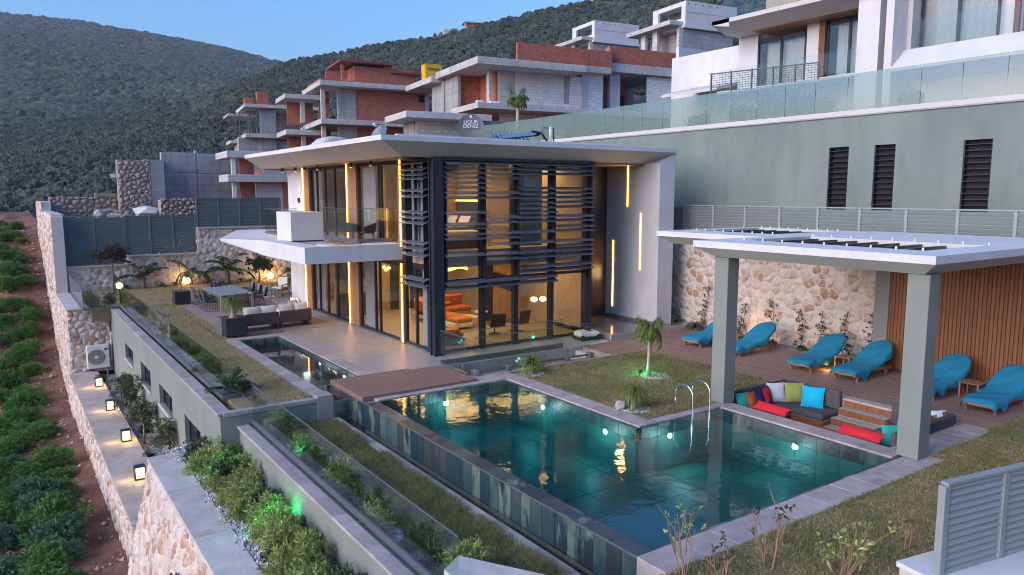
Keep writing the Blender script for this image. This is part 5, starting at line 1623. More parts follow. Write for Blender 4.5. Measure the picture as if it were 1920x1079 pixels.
cushion('seat_cushion', 16.97, 17.75, 10.67, 12.3, -.47, -.31, 'grey_fabric', 'charcoal seat cushion in the sunken lounge under the sky blue pillow', group='charcoal lounge cushions')
cushion('seat_cushion', 15.25, 16.95, 11.57, 12.3, -.47, -.31, 'grey_fabric', 'charcoal seat cushion in the sunken lounge under the teal and navy pillows', group='charcoal lounge cushions')
cushion('seat_cushion', 16.97, 17.75, 7.97, 9.33, -.47, -.31, 'grey_fabric', 'charcoal seat cushion on the right of the lounge steps', group='charcoal lounge cushions')
cushion('seat_cushion', 15.25, 16.95, 7.97, 8.75, -.47, -.31, 'grey_fabric', 'charcoal seat cushion behind the near pergola post', group='charcoal lounge cushions')
cushion('back_cushion', 15.3, 17.85, 12.32, 12.45, -.31, .16, 'grey_fabric', 'long charcoal back cushion behind the row of coloured pillows', group='charcoal lounge cushions')
cushion('back_cushion', 17.76, 17.88, 11.3, 12.3, -.31, .16, 'grey_fabric', 'charcoal back cushion behind the sky blue pillow', group='charcoal lounge cushions')
cushion('back_cushion', 17.72, 17.86, 10.68, 11.28, -.31, .2, 'grey_fabric', 'square charcoal back cushion left of the lounge steps', group='charcoal lounge cushions')
cushion('back_cushion', 17.72, 17.86, 8.6, 9.32, -.31, .2, 'grey_fabric', 'charcoal back cushion right of the lounge steps', group='charcoal lounge cushions')
cushion('back_cushion', 15.35, 18.0, 7.92, 8.06, -.3, .24, 'grey_fabric', 'long charcoal back cushion on the lawn side of the sunken lounge', group='charcoal lounge cushions')
cushion('back_cushion', 17.86, 18.0, 8.06, 8.6, -.3, .24, 'grey_fabric', 'dark back cushion at the far right corner of the sunken lounge', group='charcoal lounge cushions')


def pillow_mb(w=.24, h=.24, t=.085, n=8):
    V_, F_ = [], []
    for sgn in (1, -1):
        o = len(V_)
        for j in range(n + 1):
            for i in range(n + 1):
                a, b_ = 2 * i / n - 1, 2 * j / n - 1
                e = max(abs(a), abs(b_))
                th = t * ((1 - a * a) * (1 - b_ * b_)) ** .45
                px = a * (1 - .07 * (1 - a * a if False else 1 - b_ * b_) * abs(a)); py = b_ * (1 - .07 * (1 - a * a) * abs(b_))
                V_.append((px * w, sgn * th, py * h))
        for j in range(n):
            for i in range(n):
                q = (o + j * (n + 1) + i, o + j * (n + 1) + i + 1, o + (j + 1) * (n + 1) + i + 1, o + (j + 1) * (n + 1) + i)
                F_.append(q if sgn < 0 else q[::-1])
    return MB().add(V_, F_)


def pillow(c, x, y, z, yaw, lean, lab, w=.25, h=.25, t=.09):
    mb = pillow_mb(w, h, t).xf(Matrix.Rotation(lean, 4, 'X'))
    o = obj('pillow', mb, 'pillow_' + c, None, True, (x, y, z), yaw, label=lab, cat='pillow', group='coloured lounge pillows')
    return o


rd = math.radians
pillow('teal', 15.72, 12.13, -.09, rd(-8), -.3, 'teal pillow at the left end of the sunken lounge')
pillow('orange', 16.02, 12.08, -.1, rd(14), -.3, 'orange pillow between the teal and navy pillows')
pillow('navy', 16.32, 12.08, -.08, rd(18), -.3, 'navy blue pillow between the orange and red pillows')
pillow('red', 16.66, 12.1, -.07, rd(20), -.3, 'red pillow leaning beside the white pillow')
pillow('white', 17.1, 12.14, -.05, rd(-25), -.3, 'white pillow near the corner of the sunken lounge', .27, .27)
pillow('olive', 17.5, 11.85, -.05, rd(-38), -.3, 'olive green pillow in the lounge corner', .27, .27)
pillow('sky', 17.5, 11.3, -.06, rd(-66), -.32, 'bright sky blue pillow in front of the square charcoal cushion', .29, .29)
pillow('red', 15.6, 11.2, -.02, rd(88), 1.1, 'flat red cushion lying by the pool edge on the left of the lounge', .5, .16, .06)
pillow('sky', 17.5, 8.75, -.06, rd(-85), -.32, 'sky blue pillow half hidden by the near pergola post', .27, .27)
pillow('teal', 16.3, 8.5, -.12, rd(-30), -.25, 'teal pillow low behind the near pergola post')
pillow('red', 15.6, 8.85, -.02, rd(92), 1.1, 'flat red cushion by the pool edge beside the near post', .5, .16, .06)
pillow('olive', 17.3, 8.2, .0, rd(-20), -.2, 'pale olive pillow right of the near pergola post')
pillow('white', 17.75, 8.28, .03, rd(-40), -.3, 'white pillow at the right corner of the sunken lounge')
pillow('red', 17.2, 8.15, .12, rd(175), .9, 'red pillow lying beside the pale olive pillow', .26, .2)
pillow('navy', 16.85, 8.2, .05, rd(180), .7, 'navy pillow tucked under the red one at the right', .26, .2)

# ------------------------------------------------------------------ sun loungers, towels, side tables
def lerp_tab(T, x):
    for (a, p), (b_, q) in zip(T, T[1:]):
        if x <= b_: return p + (q - p) * max(0, (x - a)) / (b_ - a)
    return T[-1][1]


ZT = [(0, .29), (.5, .3), (1.05, .33), (1.3, .4), (1.6, .55), (1.9, .7), (2.15, .8), (2.3, .84)]
WT = [(0, .32), (.3, .34), (1.2, .35), (1.6, .37), (1.85, .36), (2.05, .3), (2.18, .22), (2.27, .1), (2.3, .0)]
def lounger(name_label, loc, rz, pad):
    t = thing('sun_lounger', name_label, 'sun lounger', loc, rz, 'sun loungers on the deck')
    for s in (-1, 1):
        mb = MB()
        P = []
        for k in range(14):
            x = -.02 + 2.0 * k / 13
            P.append((x, s * (lerp_tab(WT, min(x, 1.8)) + .0), .2 + .05 * math.sin(k / 13 * PI)))
        for k in range(13):
            a, b_ = P[k], P[k + 1]
            mb.add([(a[0], a[1] - .02, a[2] - .05), (a[0], a[1] + .02, a[2] - .05), (a[0], a[1] + .02, a[2] + .04), (a[0], a[1] - .02, a[2] + .04),
                    (b_[0], b_[1] - .02, b_[2] - .05), (b_[0], b_[1] + .02, b_[2] - .05), (b_[0], b_[1] + .02, b_[2] + .04), (b_[0], b_[1] - .02, b_[2] + .04)],
                   [(0, 1, 5, 4), (1, 2, 6, 5), (2, 3, 7, 6), (3, 0, 4, 7), (0, 3, 2, 1), (4, 5, 6, 7)])
        obj('side_rail', mb, 'teak', t)
        for x in (.14, 1.75):
            obj('leg', MB().add([(x - .05, s * .33 - .03, .2), (x + .05, s * .33 - .03, .2), (x + .05, s * .33 + .03, .2), (x - .05, s * .33 + .03, .2), (x - .03, s * .33 - .025, 0), (x + .03, s * .33 - .025, 0), (x + .03, s * .33 + .025, 0), (x - .03, s * .33 + .025, 0)],
                                [(0, 1, 2, 3), (7, 6, 5, 4), (0, 4, 5, 1), (1, 5, 6, 2), (2, 6, 7, 3), (3, 7, 4, 0)]), 'teak', t)
    obj('foot_rail', MB().tube([(.0, -.37, .21), (-.05, -.2, .21), (-.065, 0, .21), (-.05, .2, .21), (.0, .37, .21)], .035, 6), 'teak', t)
    for k in range(11):
        x = .08 + k * .105
        obj('slat', BX(x, x + .08, -.35, .35, .2, .225, b=.004), 'teak', t)
    # back rest and mattress follow the same side profile
    N = 22
    Vv = []; F = []
    for k in range(N + 1):
        x = 2.27 * k / N; w_ = lerp_tab(WT, x) - .015; z = lerp_tab(ZT, x)
        for (yy, dz) in ((-w_, -.075), (w_, -.075), (w_, -.005), (-w_, -.005)): Vv.append((x, yy, z + dz))
    for k in range(N):
        for j in range(4):
            a = k * 4 + j; b_ = k * 4 + (j + 1) % 4
            F.append((a, a + 4, b_ + 4, b_))
    F += [(0, 1, 2, 3), (N * 4 + 3, N * 4 + 2, N * 4 + 1, N * 4)]
    obj('mattress', MB().add(Vv, F), pad, t)
    V2 = [(v[0], v[1] * 1.03, v[2] - .075 - (0 if i % 4 > 1 else -.035)) for i, v in enumerate(Vv) if i // 4 >= 12]
    n2 = len(V2) // 4
    obj('back_rest', MB().add(V2, [f for k in range(n2 - 1) for f in [tuple(q) for q in ((k * 4 + j, k * 4 + 4 + j, k * 4 + 4 + (j + 1) % 4, k * 4 + (j + 1) % 4) for j in range(4))]] + [(0, 1, 2, 3)]), 'teak', t)
    obj('prop', MB().tube([(1.75, 0, .2), (2.0, 0, .72)], .02, 6), 'teak', t)
    return t


def towel_mb(seed, flap):
    r = random.Random(seed)
    nx, ny = 34, 18
    V1 = []
    ph = [r.uniform(0, 6) for _ in range(6)]
    for i in range(nx + 1):
        x = -.07 + 2.4 * i / nx
        for j in range(ny + 1):
            s = 2 * j / ny - 1
            w_ = max(.05, lerp_tab(WT, min(max(x, 0), 2.26))) + .03
            over = .13 + .05 * math.sin(x * 4 + ph[0]) + .04 * math.sin(x * 9 + ph[1])
            full = w_ + over
            d = abs(s) * full
            xx = min(x, 2.3)
            z = lerp_tab(ZT, min(max(xx, 0), 2.29)) + .045
            if d > w_:
                yy = w_ + (d - w_) * .18 + .012; z -= (d - w_) * .95
            else: yy = d
            yy = math.copysign(yy, s)
            z += .011 * math.sin(x * 11 + s * 5 + ph[2]) + .009 * math.sin(s * 14 + x * 6 + ph[3]) + .007 * math.sin(x * 23 + s * 9 + ph[4])
            if x < .02:
                e = (.02 - x) / .09
                z -= e * (.1 + .03 * math.sin(s * 7 + ph[5]))
            if x < .75:   # pointed corner hanging off one side
                g = math.exp(-((x - .42) / .16) ** 2) * (1 if s * flap > .55 else 0) * max(0, (abs(s) - .55) / .45)
                z -= g * .16
            V1.append((xx, yy, z))
    N = (nx + 1) * (ny + 1)
    V2 = [(a, b_, c - .012) for a, b_, c in V1]
    F = []
    for i in range(nx):
        for j in range(ny):
            a = i * (ny + 1) + j
            F.append((a, a + ny + 1, a + ny + 2, a + 1)); F.append((N + a + 1, N + a + ny + 2, N + a + ny + 1, N + a))
    return MB().add(V1 + V2, F)


LG = [(19.6, 17.45, 4, 'sun lounger farthest away, half hidden by the far pergola post', 'cream_fabric'), (19.55, 15.75, 2, 'sun lounger just right of the far pergola post', 'cream_fabric'),
      (19.55, 13.15, 3, 'sun lounger left of the side table in the middle of the row', 'yellow_pad'), (19.6, 11.72, 2, 'sun lounger right of the middle side table', 'pillow_olive'),
      (19.45, 9.55, 0, 'sun lounger half hidden by the near pergola post with yellow mattress', 'yellow_pad'), (19.35, 8.05, 0, 'sun lounger nearest the right edge showing its yellow mattress', 'yellow_pad')]
TL = ['blue towel on the farthest lounger behind the far pergola post', 'blue towel on the lounger just right of the far pergola post', 'blue towel on the lounger left of the middle side table',
      'blue towel on the lounger right of the middle side table', 'blue towel on the lounger half hidden by the near pergola post', 'blue towel on the lounger nearest the right edge']
for i, (x, y, a, lab, pad) in enumerate(LG):
    lounger(lab, (x, y, 0), rd(a), pad)
    obj('towel', towel_mb(40 + i, -1), 'towel_blue', None, True, (x, y, 0), rd(a), label=TL[i], cat='towel', group='blue towels on the loungers')


def side_table(x, y, lab, h=.42, s=.26):
    t = thing('side_table', lab, 'side table', (x, y, 0), 0, 'teak side tables')
    for k in range(5): obj('top_slat', BX(-s, s, -s + k * .105, -s + k * .105 + .095, h - .03, h, b=.005), 'teak', t)
    for sx in (-1, 1):
        for sy in (-1, 1): obj('leg', BX(sx * (s - .03) - .02, sx * (s - .03) + .02, sy * (s - .04) - .02, sy * (s - .04) + .02, 0, h - .03), 'teak', t)
    obj('apron', MB().box(-s + .05, s - .05, -s + .02, -s + .05, h - .09, h - .03).box(-s + .05, s - .05, s - .05, s - .02, h - .09, h - .03), 'teak', t)


side_table(20.9, 12.44, 'small teak side table between the two middle loungers')
side_table(21.0, 16.6, 'small teak side table behind the far pergola post')
side_table(20.75, 8.8, 'small teak side table between the two loungers by the timber wall')
lamp('deck_spot', 'POINT', (22.3, 16.9, .25), 6, (1, .55, .2), .05)
lamp('deck_spot', 'POINT', (20.4, 12.75, .12), 2.2, (1, .5, .1), .05)

# pool ladder
ld = thing('pool_ladder', 'stainless steel pool ladder with two curved handrails', 'ladder', (13.7, 12.0, 0), world=True)
for x in (13.25, 13.85):
    P = []
    for k in range(13):
        t_ = PI * k / 12
        P.append((x, 12.1 - .3 * math.cos(t_) * 1 - .15, .55 + .3 * math.sin(t_)))
    P = [(x, 11.65, -.03)] and [(x, 12.25 - .0, 0)] + [(x, 11.95 + .28 * math.cos(PI * k / 12), .52 + .26 * math.sin(PI * k / 12)) for k in range(13)] + [(x, 11.67, -.02), (x, 11.67, -.75), (x, 11.72, -.85), (x, 11.8, -.88)]
    P[0] = (x, 12.23, 0)
    obj('handrail', MB().tube(P, .022, 10), 'steel', ld, True)
for z in (-.35, -.65): obj('rung', BX(13.26, 13.84, 11.64, 11.72, z, z + .03, b=.006), 'steel', ld)

# ------------------------------------------------------------------ patio furniture
tb = thing('dining_table', 'long grey outdoor dining table on the patio deck', 'table', (8.8, 36.6, 0))
obj('table_top', BX(-.75, .75, -1.75, 1.75, .71, .75, b=.008), 'fence_pale', tb)
for sx in (-1, 1):
    for sy in (-1, 1): obj('leg', BX(sx * .68 - .045, sx * .68 + .045, sy * 1.65 - .045, sy * 1.65 + .045, 0, .71), 'fence_pale', tb)
obj('apron', MB().box(-.66, .66, -1.68, -1.64, .63, .71).box(-.66, .66, 1.64, 1.68, .63, .71).box(-.7, -.66, -1.64, 1.64, .63, .71).box(.66, .7, -1.64, 1.64, .63, .71), 'fence_metal', tb)


def chair(lab, x, y, rz, cush=None, pad='grey_fabric'):
    t = thing('dining_chair', lab, 'chair', (x, y, 0), rz, 'patio dining chairs')
    # faces +x
    for s in (-1, 1):
        obj('sled_leg', MB().tube([(.22, s * .26, .62), (.24, s * .26, .02), (-.26, s * .26, .02), (-.2, s * .26, .42)], .016, 6), 'dark_metal', t)
        obj('armrest', MB().tube([(.22, s * .26, .62), (-.22, s * .26, .64)], .02, 6), 'dark_metal', t)
    obj('seat', BX(-.24, .25, -.25, .25, .4, .44, b=.01), 'wicker', t)
    for k in range(7):
        z = .48 + k * .06
        obj('back_slat', BX(-.29 - k * .012, -.26 - k * .012, -.25, .25, z, z + .035, b=.005), 'wicker', t)
    for s in (-1, 1): obj('back_post', MB().tube([(-.24, s * .25, .42), (-.36, s * .25, .92)], .015, 6), 'dark_metal', t)
    obj('seat_pad', BX(-.22, .24, -.23, .23, .44, .5, b=.02), pad, t)
    if cush:
        for k in range(5):
            m = 'pillow_navy' if k % 2 == 0 else 'pillow_white'
            obj('back_pad_stripe', BX(-.3, -.2, -.24 + k * .096, -.24 + k * .096 + .095, .5, .95, b=.012).xf(Matrix.Translation((-.02, 0, 0)) @ Matrix.Rotation(-.16, 4, 'Y')), m, t)
    return t


for i, y in enumerate((35.4, 36.4, 37.5)):
    chair(('patio chair on the lawn side of the table, nearest the pools', 'middle patio chair on the lawn side of the table', 'farthest patio chair on the lawn side of the table')[i], 7.75, y, rd(rnd.uniform(-4, 4)))
    chair(('striped cushion patio chair on the house side, nearest the pools', 'middle striped cushion patio chair on the house side', 'farthest striped cushion patio chair on the house side')[i], 9.95, y + .4, PI + rd(rnd.uniform(-4, 4)), True)
chair('patio chair at the near end of the dining table, back to the camera', 8.8, 34.4, PI / 2)
chair('patio chair with navy pad at the far end of the dining table', 8.9, 39.0, -PI / 2, True, 'pillow_navy')

sf_ = thing('wicker_sofa', 'dark wicker sectional sofa with white cushions, seen from behind', 'sofa', (8.9, 29.6, 0), rd(4))
for (x0, x1) in ((-1.35, .02), (.06, 1.35)):
    obj('back_panel', BX(x0, x1, -.42, -.34, .22, .68, b=.015), 'wicker', sf_)
    obj('seat_base', BX(x0, x1, -.34, .45, .2, .36, b=.015), 'wicker', sf_)
    obj('side_leg', BX(x0 + .01, x0 + .1, -.42, .45, 0, .22, b=.01), 'wicker', sf_); obj('side_leg', BX(x1 - .1, x1 - .01, -.42, .45, 0, .22, b=.01), 'wicker', sf_)
    obj('seat_pad', BX(x0 + .02, x1 - .02, -.32, .44, .36, .5, b=.03), 'white_fabric', sf_)
obj('arm_return', BX(1.28, 1.36, -.42, 1.7, .2, .68, b=.015), 'wicker', sf_)
obj('seat_base', BX(.5, 1.28, .46, 1.7, .2, .36, b=.015), 'wicker', sf_); obj('seat_pad', BX(.52, 1.27, .47, 1.68, .36, .5, b=.03), 'white_fabric', sf_)
for i, (x, w_) in enumerate(((-1.0, .33), (-.33, .33), (.4, .33), (1.0, .3))):
    p = obj('back_cushion', pillow_mb(w_, .26, .11).xf(Tr(x, -.2, .68, rd(rnd.uniform(-6, 6)), -.2)), 'white_fabric', sf_, True)
for i, (x, y, z, a) in enumerate(((1.08, .25, .84, 80), (1.05, .75, .78, 95), (.75, .0, .78, 30))):
    obj('pillow', pillow_mb(.27, .27, .1).xf(Matrix.Rotation(-.3, 4, 'X')), 'white_fabric', None, True, (8.9 + x, 29.6 + y, z), rd(a), label=('tall white pillow at the sofa corner', 'white pillow farther along the sofa arm', 'white pillow leaning on the sofa back near the corner')[i], cat='pillow', group='white sofa pillows')

def pot_box(lab, x, y, s, h):
    t = thing('planter_pot', lab, 'planter', (x, y, 0), 0, 'dark square planters')
    obj('box', MB().box(-s, s, -s, s, 0.04, h, b=.012), 'pot_dark', t)
    obj('rim', MB().box(-s - .01, s + .01, -s - .01, -s + .06, h, h + .02).box(-s - .01, s + .01, s - .06, s + .01, h, h + .02).box(-s - .01, -s + .06, -s + .06, s - .06, h, h + .02).box(s - .06, s + .01, -s + .06, s - .06, h, h + .02), 'pot_dark', t)
    obj('earth', BX(-s + .06, s - .06, -s + .06, s - .06, h - .02, h + .004), 'soil', t)
    obj('feet', BX(-s + .08, s - .08, -s + .08, s - .08, 0, .04), 'plastic_dark', t)
pot_box('dark square planter holding a ponytail palm beside the sofa', 7.05, 28.62, .38, .7)
pot_box('dark square planter holding a thin bare tree by the lawn', 7.1, 38.55, .36, .62)
obj('storage_box', BX(6.62, 6.66 + .3, 28.75, 29.5, 0, .66, b=.02), 'grey_panel', label='grey box standing behind the near dark planter', cat='box')


def armchair(lab, x, y, rz):
    t = thing('lounge_chair', lab, 'chair', (x, y, 0), rz, 'lounge chairs by the villa wall')
    obj('seat', BX(-.3, .32, -.32, .32, .28, .34, b=.01), 'teak', t)
    for s in (-1, 1):
        obj('armrest', BX(-.34, .36, s * .34 - .03, s * .34 + .03, .56, .6, b=.008), 'teak', t)
        for xx in (-.28, .3): obj('leg', BX(xx - .025, xx + .025, s * .34 - .025, s * .34 + .025, 0, .56), 'teak', t)
    obj('seat_pad', BX(-.28, .32, -.3, .3, .34, .46, b=.035), 'cream_fabric', t)
    obj('back_frame', BX(-.36, -.31, -.32, .32, .3, .95, b=.01).xf(Matrix.Rotation(-.15, 4, 'Y')), 'teak', t)
    obj('back_pad', BX(-.3, -.17, -.3, .3, .46, .98, b=.04).xf(Matrix.Rotation(-.15, 4, 'Y')), 'cream_fabric', t)
armchair('teak lounge chair with quilted cream cushion next to the villa wall', 12.0, 38.9, rd(-140))
armchair('second teak lounge chair, partly hidden by the villa corner', 12.3, 37.2, rd(150))
t = thing('side_table', 'low grey table beside the teak lounge chairs', 'side table', (11.2, 38.2, 0))
obj('table_top', BX(-.45, .45, -.35, .35, .42, .46, b=.008), 'fence_pale', t)
for sx in (-1, 1):
    for sy in (-1, 1): obj('leg', MB().tube([(sx * .4, sy * .3, .42), (sx * .45, sy * .34, 0)], .018, 6), 'fence_pale', t)
# balcony chairs
def bchair(lab, x, y, rz):
    t = thing('balcony_chair', lab, 'chair', (x, y, 3.45), rz, 'balcony chairs')
    obj('seat', BX(-.24, .24, -.26, .26, .42, .46, b=.015), 'plastic_dark', t)
    Vv = []; F = []
    for k in range(13):
        a = -1.9 + 3.8 * k / 12
        r_ = .3; h = .8 - .18 * (abs(a) / 1.9) ** 2
        Vv += [(-r_ * math.cos(a), r_ * math.sin(a), .46), (-r_ * 1.12 * math.cos(a), r_ * 1.12 * math.sin(a), h)]
    for k in range(12): F += [(2 * k, 2 * k + 2, 2 * k + 3, 2 * k + 1)]
    n = len(Vv); Vv += [(v[0] * .93, v[1] * .93, v[2]) for v in Vv]; F += [tuple(n + i for i in f[::-1]) for f in F[:12]]
    obj('shell_back', MB().add(Vv, F), 'plastic_dark', t, True)
    for sx in (-1, 1):
        for sy in (-1, 1): obj('leg', MB().tube([(sx * .2, sy * .2, .42), (sx * .25, sy * .25, 0)], .015, 6), 'plastic_dark', t)
bchair('dark balcony chair behind the glass, left of the pair', 11.05, 26.6, rd(20))
bchair('dark balcony chair behind the glass, nearer the louvres', 11.15, 25.5, rd(160))
railing('balcony_railing', 'glass railing round the villa balcony', [((10.28, 24.35), (10.28, 27.5)), ((10.28, 24.35), (11.7, 24.35))], 3.6, 1.18, 1.1, .14, group='balcony railings')
railing('balcony_railing', 'greenish glass railing beyond the white balcony parapet', [((10.2, 29.3), (10.2, 34.9)), ((10.2, 34.9), (11.7, 34.9))], 3.5, 1.1, 1.4, .08, group='balcony railings')

# ------------------------------------------------------------------ lanterns, globes, small equipment
LN = ['lantern on the stone wall farthest from the camera, just below the air conditioner', 'second lantern from the air conditioner on the stone wall', 'third lantern from the air conditioner on the stone wall', 'lantern on the stone wall nearest the white slab']
for i, (x, y) in enumerate(((3.15, 36.2), (3.1, 31.9), (3.08, 27.5), (2.93, 23.5))):
    t = thing('wall_lantern', LN[i], 'lantern', (x, y, -3.0), 0, 'lit lanterns on the stone wall')
    s = .15
    obj('base', BX(-s, s, -s, s, 0, .04, b=.006), 'dark_metal', t)
    for sx in (-1, 1):
        for sy in (-1, 1): obj('corner_bar', BX(sx * (s - .015) - .015, sx * (s - .015) + .015, sy * (s - .015) - .015, sy * (s - .015) + .015, .04, .36), 'dark_metal', t)
    obj('lid', BX(-s, s, -s, s, .36, .39, b=.006), 'dark_metal', t)
    obj('glow_glass', BX(-s + .04, s - .04, -s + .04, s - .04, .05, .35), 'lantern_glow', t)
    for (dx, dy) in ((-.4, 0), (.35, 0), (0, -.4)): lamp('light', 'POINT', (dx, dy, .22), 1.6, (1, .6, .22), .05, t)
for i, (x, y, z) in enumerate(((8.85, 46.2, .0), (13.6, 45.9, .0), (4.7, 40.6, .0))):
    t = thing('globe_lamp', ('glowing globe lamp on the lawn against the stone wall behind the dining table', 'glowing globe lamp under the balcony lighting the stone wall orange', 'glowing globe lamp seen through the corner glass railing')[i], 'lamp', (x, y, z), 0, 'globe garden lamps')
    h = .3 if i < 2 else .85
    gr0 = .2 if i < 2 else .15
    obj('stem', MB().tube([(0, 0, 0), (0, 0, h - .15)], .03, 8), 'dark_metal', t)
    obj('globe', MB().lathe([(max(.004, gr0 * math.sin(PI * k / 10)), h - gr0 * math.cos(PI * k / 10)) for k in range(11)], 18), 'lamp_globe', t, True)
    for (dx, dy) in ((0, .3), (0, -.4)): lamp('light', 'POINT', (dx, dy, h + .1), 7 if i == 0 else 14 if i == 1 else 4, (1, .58, .18), .1, t)

ac = thing('air_conditioner', 'white outdoor air conditioner unit on the stone wall', 'air conditioner', (3.47, 39.42, -2.85))
obj('case', BX(-.47, .47, -.17, .17, 0, 1.1, b=.03), 'plastic_white', ac)
fan = obj('fan_grille', MB().lathe([(.36, 0), (.36, .02)], 28).xf(Tr(-.08, -.172, .55) @ Matrix.Rotation(PI / 2, 4, 'X')), 'grey_panel', ac)
for r_ in (.1, .17, .24, .31):
    obj('grille_ring', MB().tube([(-.08 + r_ * math.cos(2 * PI * k / 24), -.2, .55 + r_ * math.sin(2 * PI * k / 24)) for k in range(25)], .008, 5, False), 'plastic_white', fan)
obj('hub', MB().lathe([(.08, 0), (.08, .015)], 16).xf(Tr(-.08, -.195, .55) @ Matrix.Rotation(PI / 2, 4, 'X')), 'plastic_white', fan)
obj('badge', BX(.26, .42, -.176, -.172, .84, .95), 'grey_panel', ac)
obj('pipe', MB().tube([(.47, .05, .3), (.58, .05, .4), (.6, .05, 1.5), (.72, .05, 1.7), (.8, .1, 1.75)], .04, 8), 'plastic_white', ac)
obj('drain_hose', MB().tube([(.3, 0, 0), (.36, -.05, -.25), (.3, -.1, -.5)], .02, 6), 'plastic_white', ac)
obj('bracket', MB().box(-.4, -.34, -.17, .2, -.06, 0).box(.34, .4, -.17, .2, -.06, 0), 'dark_metal', ac)

rbt = thing('pool_robot', 'white and black wheeled cleaning machine by the entrance platform', 'machine', (17.55, 20.6, 0), rd(-8))
obj('body', BX(-.42, .42, -.26, .26, .12, .3, b=.04), 'plastic_white', rbt)
obj('top_box', BX(-.05, .12, -.1, .1, .3, .46, b=.02), 'plastic_dark', rbt)
obj('lid', BX(-.35, .0, -.18, .18, .3, .34, b=.02), 'plastic_white', rbt)
for sx in (-1, 1):
    for sy in (-1, 1): obj('wheel', MB().lathe([(.1, -.04), (.1, .04)], 14).xf(Tr(sx * .34, sy * .27, .1) @ Matrix.Rotation(PI / 2, 4, 'X')), 'plastic_dark', rbt)
obj('skirt', BX(-.44, .44, -.24, .24, .05, .12, b=.01), 'plastic_dark', rbt)

# second dish with lettering, solar water heater on the villa roof
d2 = thing('satellite_dish', 'round grey satellite dish with white lettering behind the villa roof', 'satellite dish', (16.6, 27, 7.02), world=True)
Md = dish_at(d2, 16.6, 27.1, 8.05, .55, rd(240), rd(14), 'grey_panel')
nrm_ = (Md.to_3x3() @ Vector((0, 0, 1))).normalized()
up_ = Vector((0, 0, 1)); rt_ = up_.cross(nrm_).normalized(); up_ = nrm_.cross(rt_)
Rt = Matrix((rt_, up_, nrm_)).transposed()
for s_, dz in (('UGUR', .2), ('DENIZ', .02)):
    c = Vector((16.6, 27.1, 8.05)) + nrm_ * .13 + up_ * dz
    o_ = text(s_, .22, c, Rt.to_euler(), 'plastic_white', d2)
sh = thing('solar_heater', 'solar water heater frame with dark pipes lying on the villa roof', 'solar heater', (19, 27, 7.02), world=True)
for k in range(9):
    x = 17.3 + k * .22
    obj('collector_tube', MB().tube([(x, 26.2, 7.45), (x + .9, 28.0, 8.0)], .035, 6), 'black_glass', sh)
obj('header_pipe', MB().tube([(17.2, 26.2, 7.42), (19.2, 26.2, 7.44)], .05, 8), 'steel', sh)
obj('collector_panel', MB().add([(16.9, 26.9, 7.5), (19.6, 26.3, 7.85), (20.3, 27.2, 8.1), (17.6, 27.8, 7.75), (16.9, 26.9, 7.44), (19.6, 26.3, 7.79), (20.3, 27.2, 8.04), (17.6, 27.8, 7.69)], [(0, 1, 2, 3), (7, 6, 5, 4), (0, 4, 5, 1), (1, 5, 6, 2), (2, 6, 7, 3), (3, 7, 4, 0)]), 'black_glass', sh)
obj('tank_hose', MB().tube([(19.4, 26.6, 8.0), (20.0, 26.7, 7.95), (20.4, 26.8, 7.6), (20.6, 26.8, 7.3)], .05, 8), 'plastic_dark', sh)
obj('frame_leg', MB().tube([(20.75, 26.8, 7.02), (20.75, 26.8, 8.2), (20.2, 26.8, 8.2)], .03, 6), 'dark_metal', sh)
obj('vent_pipe', MB().tube([(20.5, 26.7, 7.02), (20.5, 26.7, 8.25)], .07, 8), 'plastic_white', sh)
obj('frame_leg', MB().tube([(18.6, 26.6, 7.02), (18.6, 26.6, 7.7)], .03, 6), 'dark_metal', sh)
obj('roof_bundle', pillow_mb(.9, .5, .35).xf(Tr(11.2, 28.6, 7.2, .3, PI / 2)), 'grey_render', None, True, label='grey covered bundle lying on the villa roof near its far side', cat='bundle')

# ------------------------------------------------------------------ inside the villa
so = thing('orange_sofa', 'orange leather corner sofa in the glazed living room', 'sofa', (15.6, 27, .03), world=True)
def sofa_part(n, x0, x1, y0, y1, z0, z1, m, b): obj(n, BX(x0 + 1.75, x1 + 1.75, y0 + 1.25, y1 + 1.25, z0, z1, b=b), m, so)
sofa_part('base', 12.5, 14.9, 26.0, 26.9, .12, .3, 'cream_fabric', .02)
sofa_part('base', 12.5, 13.4, 23.4, 26.0, .12, .3, 'cream_fabric', .02)
for (a, b_) in ((13.42, 14.15), (14.17, 14.9)): sofa_part('seat_pad', a, b_, 25.95, 26.7, .3, .5, 'orange_leather', .05)
for (a, b_) in ((23.4, 24.2), (24.22, 25.05), (25.07, 26.7)): sofa_part('seat_pad', 12.65, 13.4, a, b_, .3, .5, 'orange_leather', .05)
for (a, b_) in ((12.7, 13.7), (13.72, 14.9)): sofa_part('back_pad', a, b_, 26.7, 26.92, .45, .95, 'orange_leather', .06)
for (a, b_) in ((24.2, 25.4), (25.42, 26.7)): sofa_part('back_pad', 12.45, 12.66, a, b_, .45, .95, 'orange_leather', .06)
sofa_part('bolster', 13.5, 14.2, 26.45, 26.68, .5, .7, 'orange_leather', .08)
ot = thing('orange_ottoman', 'orange ottoman on a pale plinth closest to the front glass', 'ottoman', (12.9, 22.6, .03), world=True)
obj('plinth', BX(12.35, 13.35, 22.25, 22.95, .08, .28, b=.03), 'cream_fabric', ot)
obj('pad', BX(12.38, 13.32, 22.28, 22.92, .28, .42, b=.05), 'orange_leather', ot); obj('pad', BX(12.45, 13.25, 22.35, 22.92, .42, .56, b=.05), 'orange_leather', ot)
